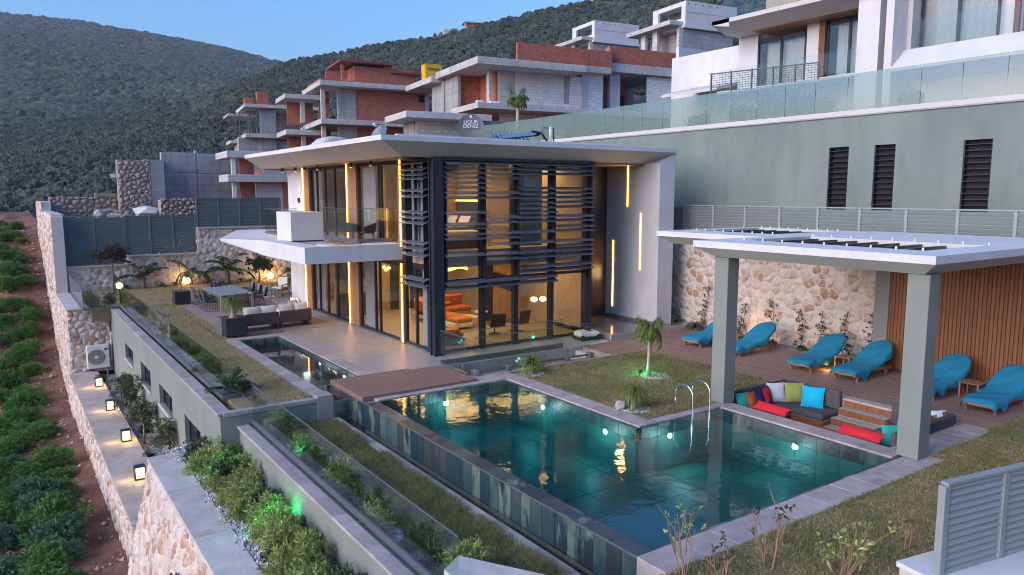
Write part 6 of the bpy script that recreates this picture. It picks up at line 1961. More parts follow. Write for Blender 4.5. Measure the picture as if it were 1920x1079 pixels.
for i, (x, y, r_, h) in enumerate(((15.2, 25.3, .5, .4), (16.2, 25.75, .3, .46))):
    t = thing('coffee_table', ('large round pale coffee table in front of the orange sofa', 'smaller round coffee table behind the large one')[i], 'coffee table', (x, y, .03), 0, 'round coffee tables')
    obj('top', MB().lathe([(r_, h - .04), (r_ + .01, h - .02), (r_, h)], 28), 'cream_fabric', t, False)
    obj('foot', MB().lathe([(.18 * r_ / .48, 0), (.12 * r_ / .48, h - .04)], 16), 'plastic_dark', t)
for i, (x, y, a) in enumerate(((15.2, 23.2, 75), (16.25, 23.3, 105))):
    t = thing('swivel_chair', ('brown leather swivel chair on the left of the pair by the front glass', 'brown leather swivel chair on the right of the pair by the front glass')[i], 'chair', (x, y, .03), rd(a), 'brown swivel chairs')
    obj('seat', BX(-.3, .32, -.3, .3, .36, .44, b=.04), 'brown_leather', t)
    obj('back', BX(-.36, -.28, -.3, .3, .4, .95, b=.03).xf(Matrix.Rotation(-.2, 4, 'Y')), 'brown_leather', t)
    obj('stem', MB().tube([(0, 0, .06), (0, 0, .36)], .03, 8), 'dark_metal', t)
    for k in range(4): obj('foot', MB().tube([(0, 0, .06), (.3 * math.cos(k * PI / 2 + .4), .3 * math.sin(k * PI / 2 + .4), .01)], .018, 6), 'dark_metal', t)
ch = thing('ring_chandelier', 'glowing wavy ring chandelier below the living room ceiling', 'chandelier', (14.2, 24.4, 2.5))
obj('ring', MB().tube([(.5 * math.cos(2 * PI * k / 40), .36 * math.sin(2 * PI * k / 40), .05 * math.sin(6 * PI * k / 40)) for k in range(41)], .03, 8, False), 'led_yellow', ch)
obj('wire', MB().tube([(.4, 0, 0), (.4, 0, .4)], .006, 5), 'dark_metal', ch); obj('wire', MB().tube([(-.4, 0, 0), (-.4, 0, .4)], .006, 5), 'dark_metal', ch)
for i, (x, y) in enumerate(((16.9, 23.0), (17.25, 22.9))):
    t = thing('pendant_lamp', ('left round glowing lamp near the stair panel', 'right round glowing lamp near the stair panel')[i], 'lamp', (x, y, 1.25), 0, 'round lamps by the stair')
    obj('shade', MB().lathe([(max(.004, .14 * math.sin(PI * k / 8)), -.1 * math.cos(PI * k / 8)) for k in range(9)], 16), 'lamp_globe', t, True)
    obj('wire', MB().tube([(0, 0, .1), (0, 0, 1.62)], .006, 5), 'dark_metal', t)
bd = thing('bed', 'bed with white duvet behind the upper front glass', 'bed', (13.2, 23.4, 3.42), world=True)
obj('base', BX(12.3, 14.2, 22.4, 24.4, 3.42, 3.7, b=.02), 'interior_dark', bd)
obj('duvet', BX(12.25, 14.25, 22.35, 24.4, 3.7, 4.0, b=.1), 'white_fabric', bd)
obj('pillow', pillow_mb(.4, .25, .12).xf(Tr(13.0, 24.1, 4.15, 0, -.6)), 'white_fabric', bd, True)
b2 = thing('bed', 'bed with white pillows behind the balcony windows', 'bed', (14.4, 25.9, 3.42), world=True)
obj('base', BX(13.3, 15.4, 24.9, 26.9, 3.42, 3.7, b=.02), 'interior_dark', b2)
obj('duvet', BX(13.25, 15.4, 24.85, 26.95, 3.7, 3.98, b=.1), 'white_fabric', b2)
for y in (25.4, 26.4): obj('pillow', pillow_mb(.4, .27, .13).xf(Tr(15.2, y, 4.2, PI / 2, .4)), 'white_fabric', b2, True)

# ------------------------------------------------------------------ plants
leaf('leaf_evergreen', [(0, (0.041, 0.112, 0.027)), (.4, (0.078, 0.191, 0.041)), (.75, (0.135, 0.270, 0.067)), (1, (0.225, 0.360, 0.112))], .6, .2, .5)
leaf('leaf_bluegreen', [(0, (0.043, 0.105, 0.058)), (.5, (0.087, 0.182, 0.105)), (1, (0.163, 0.287, 0.173))], .6, .2, .5)
leaf('leaf_olive', [(0, (0.112, 0.149, 0.055)), (.4, (0.243, 0.317, 0.103)), (.75, (0.406, 0.464, 0.149)), (1, (0.600, 0.593, 0.204))], .55, .2, 1.2)
leaf('leaf_dry', [(0, (.05, .04, .02)), (.5, (.12, .085, .045)), (1, (.2, .14, .08))], .7, .15, 1.2)
leaf('leaf_dark', [(0, (0.020, 0.036, 0.016)), (.5, (0.049, 0.081, 0.033)), (1, (0.098, 0.139, 0.057))], .5, .15, 1)
leaf('leaf_palm', [(0, (0.065, 0.104, 0.019)), (.5, (0.143, 0.195, 0.039)), (1, (0.260, 0.299, 0.078))], .5, .25, 1)
leaf('leaf_bronze', [(0, (.03, .02, .012)), (.5, (.07, .055, .025)), (1, (.11, .085, .04))], .6, .2, 1)
grass_mat('grass_dry', (.6, .47, .27), (.46, .37, .2), (.33, .27, .14))
grass_mat('grass_mix', (.46, .37, .2), (.24, .26, .1), (.2, .18, .08))
grass_mat('grass_green', (.24, .27, .1), (.4, .35, .17), (.13, .14, .05))


def unit(v): return v / (np.linalg.norm(v, axis=-1, keepdims=True) + 1e-9)


def leaf_quads(P, D, L, W, r, droop=.0):
    n = len(P)
    rv = r.normal(size=(n, 3)); S = unit(np.cross(D, rv))
    L = np.broadcast_to(np.asarray(L, float), (n,))[:, None]; W = np.broadcast_to(np.asarray(W, float), (n,))[:, None]
    mid = P + D * L * .5; tip = P + D * L; tip[:, 2] -= droop * L[:, 0]
    V_ = np.stack([P, mid + S * W, tip, mid - S * W], 1).reshape(-1, 3)
    F_ = np.arange(4 * n).reshape(n, 4)
    return V_, F_


def rosettes(tips, dirs, K, L, W, spread, r, droop=.1):
    n = len(tips)
    P = np.repeat(tips, K, 0); D = np.repeat(dirs, K, 0)
    D = unit(D + r.normal(size=D.shape) * spread)
    P = P - D * 0 + r.normal(size=P.shape) * L * .15
    return leaf_quads(P, D, L * r.uniform(.6, 1.2, len(P)), W, r, droop)


def crown(seed, n, rad, K, L, W, spread=.7, shell=.55, flat=0., lumps=7, droop=.1):
    """lumpy crown: leaf rosettes on the skins of several overlapping lobes"""
    r = np.random.RandomState(seed)
    C_ = unit(r.normal(size=(lumps, 3))) * r.uniform(.2, .62, (lumps, 1)); C_[:, 2] = np.abs(C_[:, 2]) * .9 + flat
    R_ = r.uniform(.34, .58, lumps)
    k = r.randint(0, lumps, n)
    d = unit(r.normal(size=(n, 3)))
    q = C_[k] + d * (R_[k] * r.uniform(shell, 1, n))[:, None]
    q = q * np.asarray(rad)
    dirs = unit(d * .8 + unit(q) * .5 + np.array([0, 0, .35]))
    return rosettes(q, dirs, K, L, W, spread, r, droop)


def stems_to(seed, base, pts, r0, r1, bend=.15):
    rg = random.Random(seed); mb = MB()
    for p in pts:
        b_ = Vector(base); p = Vector(p); m_ = b_.lerp(p, .5) + Vector((rg.uniform(-1, 1), rg.uniform(-1, 1), rg.uniform(0, 1))) * bend * (p - b_).length
        mb.tube([b_, m_, p], [r0, (r0 + r1) / 2, r1], 5, False)
    return mb


def shrub_proto(seed, rad, n, K, L, W, m, bark='bark', spread=.7, lift=.25, lumps=7, droop=.1, shell=.5):
    V_, F_ = crown(seed, n, rad, K, L, W, spread, shell, lift, lumps, droop)
    me = npmesh('crown', V_, F_, m)
    r = random.Random(seed)
    pts = [(rad[0] * .6 * math.cos(a) * r.uniform(.4, 1), rad[1] * .6 * math.sin(a) * r.uniform(.4, 1), rad[2] * r.uniform(.5, 1.0)) for a in [r.uniform(0, 6.28) for _ in range(7)]]
    sm = mesh('stem', stems_to(seed, (0, 0, -.05), pts, .03 * max(rad), .008), bark)
    return me, sm


def plant(name, protos, i, loc, rz, s, label, cat, group=None):
    me, sm = protos[i % len(protos)]
    t = thing(name, label, cat, loc, rz, group)
    t.scale = s if isinstance(s, tuple) else (s, s, s)
    put('crown', me, t); put('stem', sm, t)
    return t


# bushes on the red slope
EV = [shrub_proto(100 + k, (1, 1, .95), 620, 9, .13, .022, ('leaf_evergreen', 'leaf_bluegreen', 'leaf_evergreen')[k], lumps=9, spread=.55) for k in range(3)]
rg = random.Random(3)
def ordinal(n):
    one = 'first second third fourth fifth sixth seventh eighth ninth tenth eleventh twelfth thirteenth fourteenth fifteenth sixteenth seventeenth eighteenth nineteenth'.split()
    if n < 19: return one[n]
    t_ = ('twenty', 'thirty', 'forty')[(n + 1) // 10 - 2]; u_ = (n + 1) % 10
    return {'twenty': 'twentieth', 'thirty': 'thirtieth', 'forty': 'fortieth'}[t_] if u_ == 0 else t_ + '-' + one[u_ - 1]
pos_ = []
for row, x in (('path', 1.0), ('middle', .3), ('edge', -.45)):
    n = 0; y = 21.0
    while y < 66:
        if not (row == 'path' and rg.random() < .4):
            pos_.append((row, n, x + rg.uniform(-.35, .3), y + rg.uniform(-.4, .4))); n += 1
        y += 1.55
def soil_z(x, y):
    i = int(np.clip(np.searchsorted(xs, x), 1, len(xs) - 1)); j = int(np.clip(np.searchsorted(ys, y), 1, len(ys) - 1))
    return float(PS[j, i, 2])
for row, n, x, y in pos_:
    i = 1 if (y < 36 and rg.random() < .5) else (0 if rg.random() < .6 else 2)
    s = rg.uniform(.5, 1.05)
    plant('slope_bush', EV, i, (x, y, soil_z(x, y) - .05), rg.uniform(0, 6.28), (s * rg.uniform(.85, 1.2), s, s * rg.uniform(.7, 1.2)), '%s bush on the red slope %s, %s from the bottom' % ('blue-green' if i == 1 else 'green', {'path': 'beside the soil path', 'middle': 'in the middle row', 'edge': 'at the left edge'}[row], ordinal(n)), 'bush', 'bushes on the red slope')
rr_ = random.Random(8); g2 = MB()
for k in range(900):
    x, y = rr_.uniform(-1, 2.25), rr_.uniform(19, 64); zz = soil_z(x, y); s = rr_.choice((.02, .03, .03, .05, .08)) * rr_.uniform(.7, 1.5)
    g2.add([(x - s, y, zz), (x, y - s * 1.2, zz), (x + s, y, zz), (x, y + s, zz), (x + s * .2, y, zz + s * .9)], [(0, 1, 4), (1, 2, 4), (2, 3, 4), (3, 0, 4)])
obj('gravel', g2, 'rubble_stone', label='loose stones lying on the red soil path', cat='gravel', kind='stuff')

# planter shrubs below the retaining wall
OL = [shrub_proto(120 + k, (.48, .48, .6), 150, 11, .13, .011, ('leaf_olive', 'leaf_olive', 'leaf_dark')[k], 'twig', .75, lumps=7) for k in range(3)]
DR = [shrub_proto(130, (.45, .45, .4), 120, 9, .14, .006, 'leaf_dry', 'twig', .8)]
PL = [(3.85, 19.6, .8), (4.3, 19.4, .75), (3.75, 18.4, .9), (4.3, 18.3, 1.0), (4.15, 17.4, .95), (3.95, 16.7, .7), (4.35, 16.5, .9), (4.0, 15.6, 1.0), (4.4, 15.3, .85), (3.8, 17.6, .6), (4.1, 14.6, 1.05), (4.4, 13.9, .95), (4.1, 13.3, 1.0), (4.45, 12.9, .8), (4.25, 12.2, .95), (4.0, 11.4, .9), (4.4, 10.9, 1.0), (4.1, 10.2, .9), (3.85, 14.0, .55), (3.75, 15.2, .7), (3.85, 12.4, .8), (3.9, 13.1, .6), (3.7, 16.2, .55), (4.45, 17.6, .8), (4.0, 9.3, .9), (4.4, 9.9, .9), (3.8, 11.8, .7), (3.85, 10.6, .8), (3.78, 17.0, .6)]
ORD = 'first second third fourth fifth sixth seventh eighth ninth tenth eleventh twelfth thirteenth fourteenth fifteenth sixteenth seventeenth eighteenth nineteenth twentieth twenty-first twenty-second twenty-third twenty-fourth twenty-fifth twenty-sixth twenty-seventh twenty-eighth twenty-ninth'.split()
PL.sort(key=lambda e: -e[1])
for k, (x, y, s) in enumerate(PL):
    s *= 1.12
    plant('planter_shrub', OL, k % 2 if k % 6 else 2, (x - .12, y, -1.42), rg.uniform(0, 6), (s, s, s * 1.02), 'yellow-green shrub in the white gravel planter, %s from its far end' % ORD[k], 'shrub', 'shrubs in the gravel planter')
for k, (x, y, s) in enumerate(((4.25, 19.0, .9), (4.0, 12.7, 1.0), (4.15, 11.0, .9))):
    plant('dry_shrub', DR, 0, (x, y, -1.42), rg.uniform(0, 6), s, ('brown dry shrub at the far end of the gravel planter', 'brown dry shrub in the middle of the gravel planter', 'brown dry shrub at the near end of the gravel planter')[k], 'shrub', 'dry shrubs in the gravel planter')
# feathery young trees beside the basement windows
FT = [shrub_proto(140 + k, (.75, .75, .7), 170, 14, .15, .009, 'leaf_dark', 'bark', .8, lift=.1, droop=.3) for k in range(2)]
for k, (x, y, h, s, lab) in enumerate(((3.75, 33.6, .7, .85, 'feathery small tree by the wall below the air conditioner'), (3.7, 30.6, .9, 1.05, 'feathery small tree beside the second basement window'), (3.65, 27.6, .8, 1.0, 'feathery small tree leaning over the third lantern'), (3.85, 24.3, 1.0, .9, 'feathery small tree by the third basement window'), (3.7, 21.9, .5, .8, 'feathery small tree in front of the nearest basement window'))):
    t = thing('young_tree', lab, 'tree', (x, y, -3.25), rg.uniform(0, 6), 'young trees by the basement')
    put('crown', FT[k % 2][0], t, (0, 0, h)).scale = (s, s, s * 1.15)
    obj('trunk', MB().tube([(0, 0, -.1), (.06, .03, h * .5), (0, .05, h + .3 * s)], [.04, .032, .02], 7), 'bark', t)
    put('limb', FT[k % 2][1], t, (0, 0, h * .9)).scale = (s, s, s)
LO = [shrub_proto(150 + k, (.35, .35, .28), 70, 12, .13, .02, 'leaf_dark', 'bark', .9) for k in range(2)]
for k, (x, y) in enumerate(((3.4, 38.2), (3.5, 25.6), (3.9, 29.0), (3.5, 22.9))):
    plant('low_plant', LO, k, (x, y, -3.25), k, .9, ('low dark plant under the air conditioner', 'low dark plant behind the third lantern', 'low dark plant between the feathery trees', 'low dark plant near the white slab')[k], 'plant', 'low plants by the basement')
# shrubs and grasses inside the lower railing
for k in range(13):
    y = 18.0 - k * .72 + rg.uniform(-.15, .15)
    plant('railing_shrub', OL, 2 if k % 3 else 0, (5.3 + rg.uniform(-.12, .2), y, -.62), rg.uniform(0, 6), rg.uniform(.8, 1.15), 'leafy shrub behind the lower glass railing, %s from the footbridge end' % ('first second third fourth fifth sixth seventh eighth ninth tenth eleventh twelfth thirteenth'.split()[k]), 'shrub', 'shrubs behind the lower railing')
# low plants inside the upper railing
UP = [shrub_proto(160 + k, (.42, .42, .22), 80, 9, .12, .012, ('leaf_dark', 'leaf_olive', 'leaf_dry')[k], 'twig', .9) for k in range(3)]
for k in range(17):
    y = 20.6 + k * 1.08 + rg.uniform(-.3, .3)
    plant('border_plant', UP, k, (4.85 + rg.uniform(-.1, .35), y, .0), rg.uniform(0, 6), rg.uniform(.7, 1.15), 'low border plant behind the upper glass railing, %s from the near corner' % ('first second third fourth fifth sixth seventh eighth ninth tenth eleventh twelfth thirteenth fourteenth fifteenth sixteenth seventeenth'.split()[k]), 'plant', 'border plants on the upper lawn edge')
for k, (x, y) in enumerate(((3.5, 39.6), (4.2, 40.4), (3.4, 41.5))):
    plant('corner_shrub', OL, 2, (x, y, 0), k * 2, .95, ('dark shrub pressed against the corner glass railing', 'dark shrub beside the globe in the corner glass railing', 'dark shrub at the back of the corner glass railing')[k], 'shrub', 'shrubs in the glass corner')


# palms
def frond(base, az, e0, length, curl, leaflet, r, n=14, w=.012, hang=.5):
    """curved rachis and its leaflets: returns tube points and leaf arrays"""
    P = []; p = np.array(base, float); e = e0
    st = length / n
    for k in range(n + 1):
        P.append(p.copy())
        d = np.array([math.cos(az) * math.cos(e), math.sin(az) * math.cos(e), math.sin(e)])
        p = p + d * st; e -= curl / n
    P = np.array(P)
    Q, D, Ls = [], [], []
    side = np.array([-math.sin(az), math.cos(az), 0])
    for k in range(2, n + 1):
        t_ = P[min(k + 1, n)] - P[k - 1]; t_ /= np.linalg.norm(t_) + 1e-9
        l = leaflet * math.sin(PI * (.12 + .83 * k / (n + 1))) ** .6
        for s in (-1, 1):
            for sub in (0, .5):
                Q.append(P[k - 1] + (P[k] - P[k - 1]) * sub); d = side * s * .8 + t_ * .65 + np.array([0, 0, -hang * r.uniform(.5, 1.2)]); D.append(d / np.linalg.norm(d)); Ls.append(l * r.uniform(.8, 1.1))
    return P, np.array(Q), np.array(D), np.array(Ls)


def palm(label, loc, trunk, nf, length, e0, curl, leaflet, seed, m='leaf_palm', w=.012, hang=.5, bark='pale_bark', r0=.07, r1=.05, group=None, name='palm', erange=.5, hs=1.0):
    r = np.random.RandomState(seed)
    t = thing(name, label, 'palm', loc, 0, group)
    top = (0.02, .01, trunk)
    obj('trunk', MB().tube([(0, 0, -.05), (.01, 0, trunk * .25), (.02, .01, trunk)], [r0 * 1.3, r0, r1], 9), bark, t, True)
    for k in range(nf):
        az = 2 * PI * k / nf + r.uniform(-.3, .3)
        P, Q, D, Ls = frond(top, az, e0 + r.uniform(-erange, erange), length * r.uniform(.8, 1.1), curl * r.uniform(.8, 1.2) * (.5 if hs < .9 and k % 3 == 0 else 1), leaflet, r, hang=hang)
        Pc = np.array(top); P = Pc + (P - Pc) * np.array([hs, hs, 1]); Q = Pc + (Q - Pc) * np.array([hs, hs, 1])
        V_, F_ = leaf_quads(Q, D, Ls, w, r, .25)
        mb = MB().tube([tuple(p) for p in P], [.012 * (1 - .8 * i / len(P)) for i in range(len(P))], 4, False)
        o = len(V_)
        V_ = np.concatenate([V_, np.array(mb.v)]); F_ = np.concatenate([F_, np.array(mb.f) + o])
        put('frond', npmesh('frond', V_, F_, m), t)
    return t


def strap_palm(label, loc, trunk, n, L, seed, m='leaf_palm', r0=.1, r1=.04, name='palm', up=.5, w=.012, group=None):
    """many thin arching strap leaves from one head"""
    r = np.random.RandomState(seed)
    t = thing(name, label, 'palm', loc, 0, group)
    obj('trunk', MB().tube([(0, 0, -.03), (0, 0, trunk * .3), (.01, .01, trunk)], [r0 * 1.3, r0 * .7, r1], 9), 'pale_bark', t, True)
    Vs = []; Fs = []; o = 0
    for k in range(n):
        az = r.uniform(0, 6.283); e = r.uniform(up - .6, 1.5); l = L * r.uniform(.7, 1.1); p = np.array([.01, .01, trunk]); ns = 5
        side = np.array([-math.sin(az), math.cos(az), 0]); V_ = []
        for i in range(ns + 1):
            ww = w * (1 - (i / ns) ** 2) + .001
            V_ += [p + side * ww, p - side * ww]
            p = p + np.array([math.cos(az) * math.cos(e), math.sin(az) * math.cos(e), math.sin(e)]) * l / ns
            e -= r.uniform(.45, .75)
        Vs += V_; Fs += [(o + 2 * i, o + 2 * i + 1, o + 2 * i + 3, o + 2 * i + 2) for i in range(ns)]; o += len(V_)
    put('leaves', npmesh('leaves', np.array(Vs), np.array(Fs), m), t)
    return t


palm('young palm with drooping yellow-green fronds lit green at its foot', (15.42, 15.31, 0), 1.15, 13, 1.2, 1.42, 3.5, .34, 5, w=.012, hang=1.5, r0=.05, r1=.035, erange=.15, hs=.6)
strap_palm('small palm at the inner pool corner beside a stone', (12.68, 13.05, 0), .38, 130, .75, 6, w=.014)
strap_palm('small palm at the pool corner by the glass railing', (12.75, 17.45, 0), .3, 120, .72, 7, w=.013)
strap_palm('ponytail palm growing in the dark planter beside the sofa', (7.05, 28.62, .7), .55, 170, .75, 8, r0=.13, w=.015)
palm('short wide palm in front of the low garden wall', (6.55, 46.1, 0), .6, 7, 1.6, 1.0, 1.5, .42, 9, 'leaf_dark', .03, .3, 'bark', .14, .1)
palm('palm lit from below by the globe lamp at the garden wall', (9.1, 46.45, 0), .7, 7, 1.5, .8, 1.7, .42, 10, 'leaf_dark', .03, .3, 'bark', .13, .1)
palm('taller palm beside the fruit tree at the garden wall', (11.0, 45.6, 0), .75, 9, 1.9, 1.0, 1.6, .45, 11, 'leaf_dark', .034, .3, 'bark', .16, .12)
palm('cycad palm with stiff dark fronds in the glass corner of the upper lawn', (4.75, 20.15, 0), .12, 12, .75, 1.0, 1.2, .18, 12, 'leaf_dark', .014, .1, 'bark', .1, .09)
palm('tall palm rising above the upper terrace in front of the white blocks', (26.2, 37.4, 8.2), 2.4, 11, 1.45, 1.4, 3.1, .5, 13, w=.03, hang=1.4, r0=.12, r1=.09, erange=.25, hs=.72)
for k, (x, y) in enumerate(((5.7, 46.2), (7.6, 46.3), (8.3, 46.35), (10.1, 46.2), (10.6, 45.2), (11.9, 46.2), (12.3, 45.6), (14.4, 45.6))):
    strap_palm('small agave clump along the garden wall, %s from the left' % ('first second third fourth fifth sixth seventh eighth'.split()[k]), (x, y, 0), .08, 26, .55, 30 + k, 'leaf_dark', .06, .05, 'agave', .9, .035, 'agave clumps by the garden wall')
# fruit tree, bronze tree, bare tree in pot
BT = [shrub_proto(170 + k, (.95, .95, .75), 260, 10, .14, .03, ('leaf_dark', 'leaf_bronze')[k], 'bark', .9, lift=.1) for k in range(2)]
for (k, lab, x, y, h, s) in ((0, 'bushy fruit tree beside the second globe lamp', 12.7, 45.2, .9, 1.0), (1, 'small bronze-leaved tree in front of the dark louvre fence', 5.0, 45.9, 1.9, .95), (0, 'leafy climber at the end of the garden wall by the villa', 15.2, 46.2, .3, .7)):
    t = thing('garden_tree', lab, 'tree', (x, y, 0), 0)
    put('crown', BT[k][0], t, (0, 0, h)).scale = (s * 1.1, s, s)
    obj('trunk', MB().tube([(0, 0, -.1), (.05, 0, h * .5), (0, 0, h + .3)], [.06, .045, .03], 8), 'bark', t)
    put('limb', BT[k][1], t, (0, 0, h * .95))
t = thing('bare_tree', 'thin almost leafless tree growing in the far dark planter', 'tree', (7.1, 38.55, .62), 0)
obj('trunk', MB().tube([(0, 0, -.1), (.03, .02, .8), (-.05, 0, 1.5)], [.03, .022, .015], 6), 'bark', t)
mb = stems_to(5, (-.03, 0, 1.2), [(.45, .1, 2.1), (-.5, .2, 2.2), (.1, -.3, 2.5), (-.2, .3, 2.6), (.35, -.25, 2.4), (-.45, -.3, 1.9)], .014, .005)
obj('branches', mb, 'bark', t)
r_ = np.random.RandomState(4); tp = r_.normal(size=(40, 3)) * np.array([.35, .35, .3]) + np.array([0, 0, 2.2])
put('leaves', npmesh('leaves', *rosettes(tp, unit(r_.normal(size=(40, 3))), 4, .1, .008, .6, r_), 'leaf_olive'), t)
obj('tree_pot', MB().lathe([(.34, 0), (.4, .12), (.42, .38), (.38, .4)], 20, (9.7, 41.2, 0)), 'blue_pot', None, True, label='dark blue round tub on the lawn behind the dining table', cat='pot')

# climbers and succulents at the boundary wall
for k, (y, h) in enumerate(((19.4, 1.7), (17.6, 1.3), (16.4, 1.5), (15.2, 1.35), (14.35, 1.4), (13.5, 1.5), (12.6, 1.6))):
    r = np.random.RandomState(60 + k)
    t = thing('wall_creeper', 'thin leafy creeper climbing the pale boundary wall, %s from the villa' % ('first second third fourth fifth sixth seventh'.split()[k]), 'creeper', (22.5, y, 0), 0, 'creepers on the boundary wall')
    zs = np.linspace(0, h, 9); P = [(.13 + .02 * math.sin(z * 5), .08 * math.sin(z * 3 + k), z) for z in zs]
    obj('stem', MB().tube(P, .01, 5, False), 'bark', t)
    n = 46; zz = r.uniform(.1, h, n); tp = np.stack([r.uniform(-.06, .12, n), .08 * np.sin(zz * 3 + k) + r.normal(size=n) * .1, zz], 1)
    put('leaves', npmesh('leaves', *rosettes(tp, unit(r.normal(size=(n, 3)) + np.array([-1, 0, .3])), 5, .09, .018, .6, r), 'leaf_dark' if k % 3 else 'leaf_bronze'), t)
for k, (x, y, s) in enumerate(((22.35, 18.6, 1.2), (22.3, 19.6, 1.5), (22.45, 20.6, 1.5), (22.3, 17.9, 1.0), (22.3, 14.9, .7), (22.35, 14.2, .8), (22.3, 12.9, .7), (22.3, 16.1, .7))):
    strap_palm('clump of strap leaves at the foot of the boundary wall, %s from the villa' % ('third second first fourth sixth seventh eighth fifth'.split()[k]), (x, y, 0), .06, 60, .5 * s, 80 + k, 'leaf_dark', .05, .04, 'strap_plant', .8, .022, 'strap leaved plants by the boundary wall')
slab('gravel_bed', 22.0, 22.72, 12.1, 20.0, -.2, -.005, 'pebble_bed')
# bare twig shrubs at the lower right
def twig_shrub(lab, x, y, h, n, seed, lv, m='leaf_olive', sp=.3):
    r = random.Random(seed); rn = np.random.RandomState(seed)
    t = thing('twig_shrub', lab, 'shrub', (x, y, 0), 0, 'bare twig shrubs by the pool end')
    mb = MB(); tips = []
    def grow(p, d, L, rad, depth):
        P = [p]; q = p; dd = d.copy(); ns = 5
        for k in range(ns):
            dd = (dd + Vector((r.uniform(-1, 1), r.uniform(-1, 1), r.uniform(-.3, .6))) * .16).normalized(); q = q + dd * L / ns; P.append(q)
        mb.tube(P, [rad * (1 - .6 * k / ns) for k in range(ns + 1)], 5, False)
        if depth == 0: tips.append(q); return
        for k in range(r.choice((2, 3))):
            a = r.uniform(.35, 1.0); b0 = P[int(a * ns)]
            nd = (dd + Vector((r.uniform(-1, 1), r.uniform(-1, 1), r.uniform(-.1, .7))) * .75).normalized()
            grow(b0, nd, L * r.uniform(.35, .6), rad * .55, depth - 1)
        tips.append(q)
    for k in range(n):
        a = r.uniform(0, 6.28); e = Vector((math.cos(a) * sp * r.uniform(.2, 1.1), math.sin(a) * sp * r.uniform(.2, 1.1), 1)).normalized()
        grow(Vector((math.cos(a) * .1 * r.random(), math.sin(a) * .1 * r.random(), -.05)), e, h * r.uniform(.5, .95), .011, 2 if k % 2 else 1)
    obj('twigs', mb, 'twig', t)
    T = np.array([tuple(q) for q in tips]); T = T[rn.permutation(len(T))[:max(1, int(len(T) * lv))]]
    put('leaves', npmesh('leaves', *rosettes(T, unit(rn.normal(size=T.shape) * .5 + np.array([0, 0, .6])), 5, .1, .016, .8, rn, .3), m), t)
twig_shrub('bare twig shrub at the end of the infinity edge', 7.55, 6.72, 1.05, 6, 1, .4)
twig_shrub('bare twig shrub on the lawn left of the leafy one', 8.75, 6.2, 1.15, 6, 2, .22, 'leaf_dark')
twig_shrub('leafy arching shrub on the lawn before the near fence', 9.35, 5.5, .85, 9, 3, .9, 'leaf_olive', .8)
twig_shrub('single reddish stalk standing on the lawn beside the near fence', 10.9, 5.35, .65, 3, 4, .2, 'leaf_dry', .12)
twig_shrub('bare stalk plant at the lawn edge near the pier', 7.9, 6.3, .6, 4, 9, .3, 'leaf_dark', .4)
# shrubs on the upper terrace
for k, (x, y, s) in enumerate(((25.4, 20.3, 1.0), (25.4, 18.7, 1.3), (25.5, 17.7, 1.4), (25.4, 16.6, .9), (25.5, 22.5, .8), (25.6, 13.5, .8), (25.6, 34.0, 1.0), (25.7, 31.5, 1.0))):
    plant('terrace_shrub', BT, 0, (x, y, 8.2), k, (s * .8, s * .8, s * 1.0), 'dark leafy shrub behind the upper glass balustrade, %s from the block house' % ('fourth fifth sixth seventh third eighth first second'.split()[k]), 'shrub', 'shrubs on the upper terrace')
# round pines on the ridge
PINE = [shrub_proto(190, (3.4, 3.4, 2.6), 260, 8, 1.1, .35, 'scrub', 'bark', .8)]
for k, (x, y, z, s) in enumerate(((227.9, 263., 86, .9), (231.8, 260.3, 86.4, 1.1), (234.8, 258.4, 87.6, 1.15), (237.5, 256.5, 88.6, 1.25), (223.0, 266.5, 85.4, .8), (246, 250, 91, .6))):
    plant('ridge_pine', PINE, 0, (x, y, z + .6), k, s, 'round dark tree on the hill ridge, %s from the left' % ('second third fourth fifth first sixth'.split()[k]), 'tree', 'round trees on the ridge')

# stones, gravel rings, green lamps
def gravel_ring(x, y, z, r0, n, seed, m='pebble', kind='stuff', sc=1.):
    rg_ = random.Random(seed); mb = MB()
    for k in range(n):
        a, d = rg_.uniform(0, 6.28), r0 * math.sqrt(rg_.uniform(0, 1)); s = rg_.uniform(.014, .035) * sc
        cx, cy = x + d * math.cos(a), y + d * math.sin(a)
        mb.add([(cx - s, cy, z), (cx, cy - s, z), (cx + s, cy, z), (cx, cy + s, z), (cx + s * .2, cy, z + s * .9)], [(0, 1, 4), (1, 2, 4), (2, 3, 4), (3, 0, 4)])
    return mb
obj('gravel', gravel_ring(15.55, 15.15, .005, .42, 500, 1), 'pebble', label='white gravel round the young lawn palm', cat='gravel', kind='stuff')
obj('gravel', gravel_ring(12.7, 13.0, .005, .36, 420, 2), 'pebble', label='white gravel round the small palm at the pool corner', cat='gravel', kind='stuff')
obj('gravel', gravel_ring(12.75, 17.45, .005, .36, 420, 3), 'pebble', label='white gravel round the small palm by the glass railing', cat='gravel', kind='stuff')
g_ = MB()
for k in range(26): g_.add(*(lambda m_: (m_.v, m_.f))(gravel_ring(3.95 + rg.uniform(-.1, .1), 20.2 - k * .62, -1.37, .62, 330, 10 + k, sc=2.3)))
for k in range(24): g_.add(*(lambda m_: (m_.v, m_.f))(gravel_ring(5.27, 18.2 - k * .44, -.6, .27, 110, 50 + k, sc=1.2)))
for k in range(34): g_.add(*(lambda m_: (m_.v, m_.f))(gravel_ring(4.78, 20.0 + k * .55, .005, .18, 50, 80 + k, sc=1.2)))
obj('gravel', g_, 'pebble', label='white gravel spread under the railing shrubs', cat='gravel', kind='stuff')
gr_ = put('garden_rock', rock_mesh(91, 'pale_stone'), None, (12.42, 13.25, .1), .4, label='pale rock beside the small palm at the pool corner', cat='rock'); gr_.scale = (.24, .18, .17)
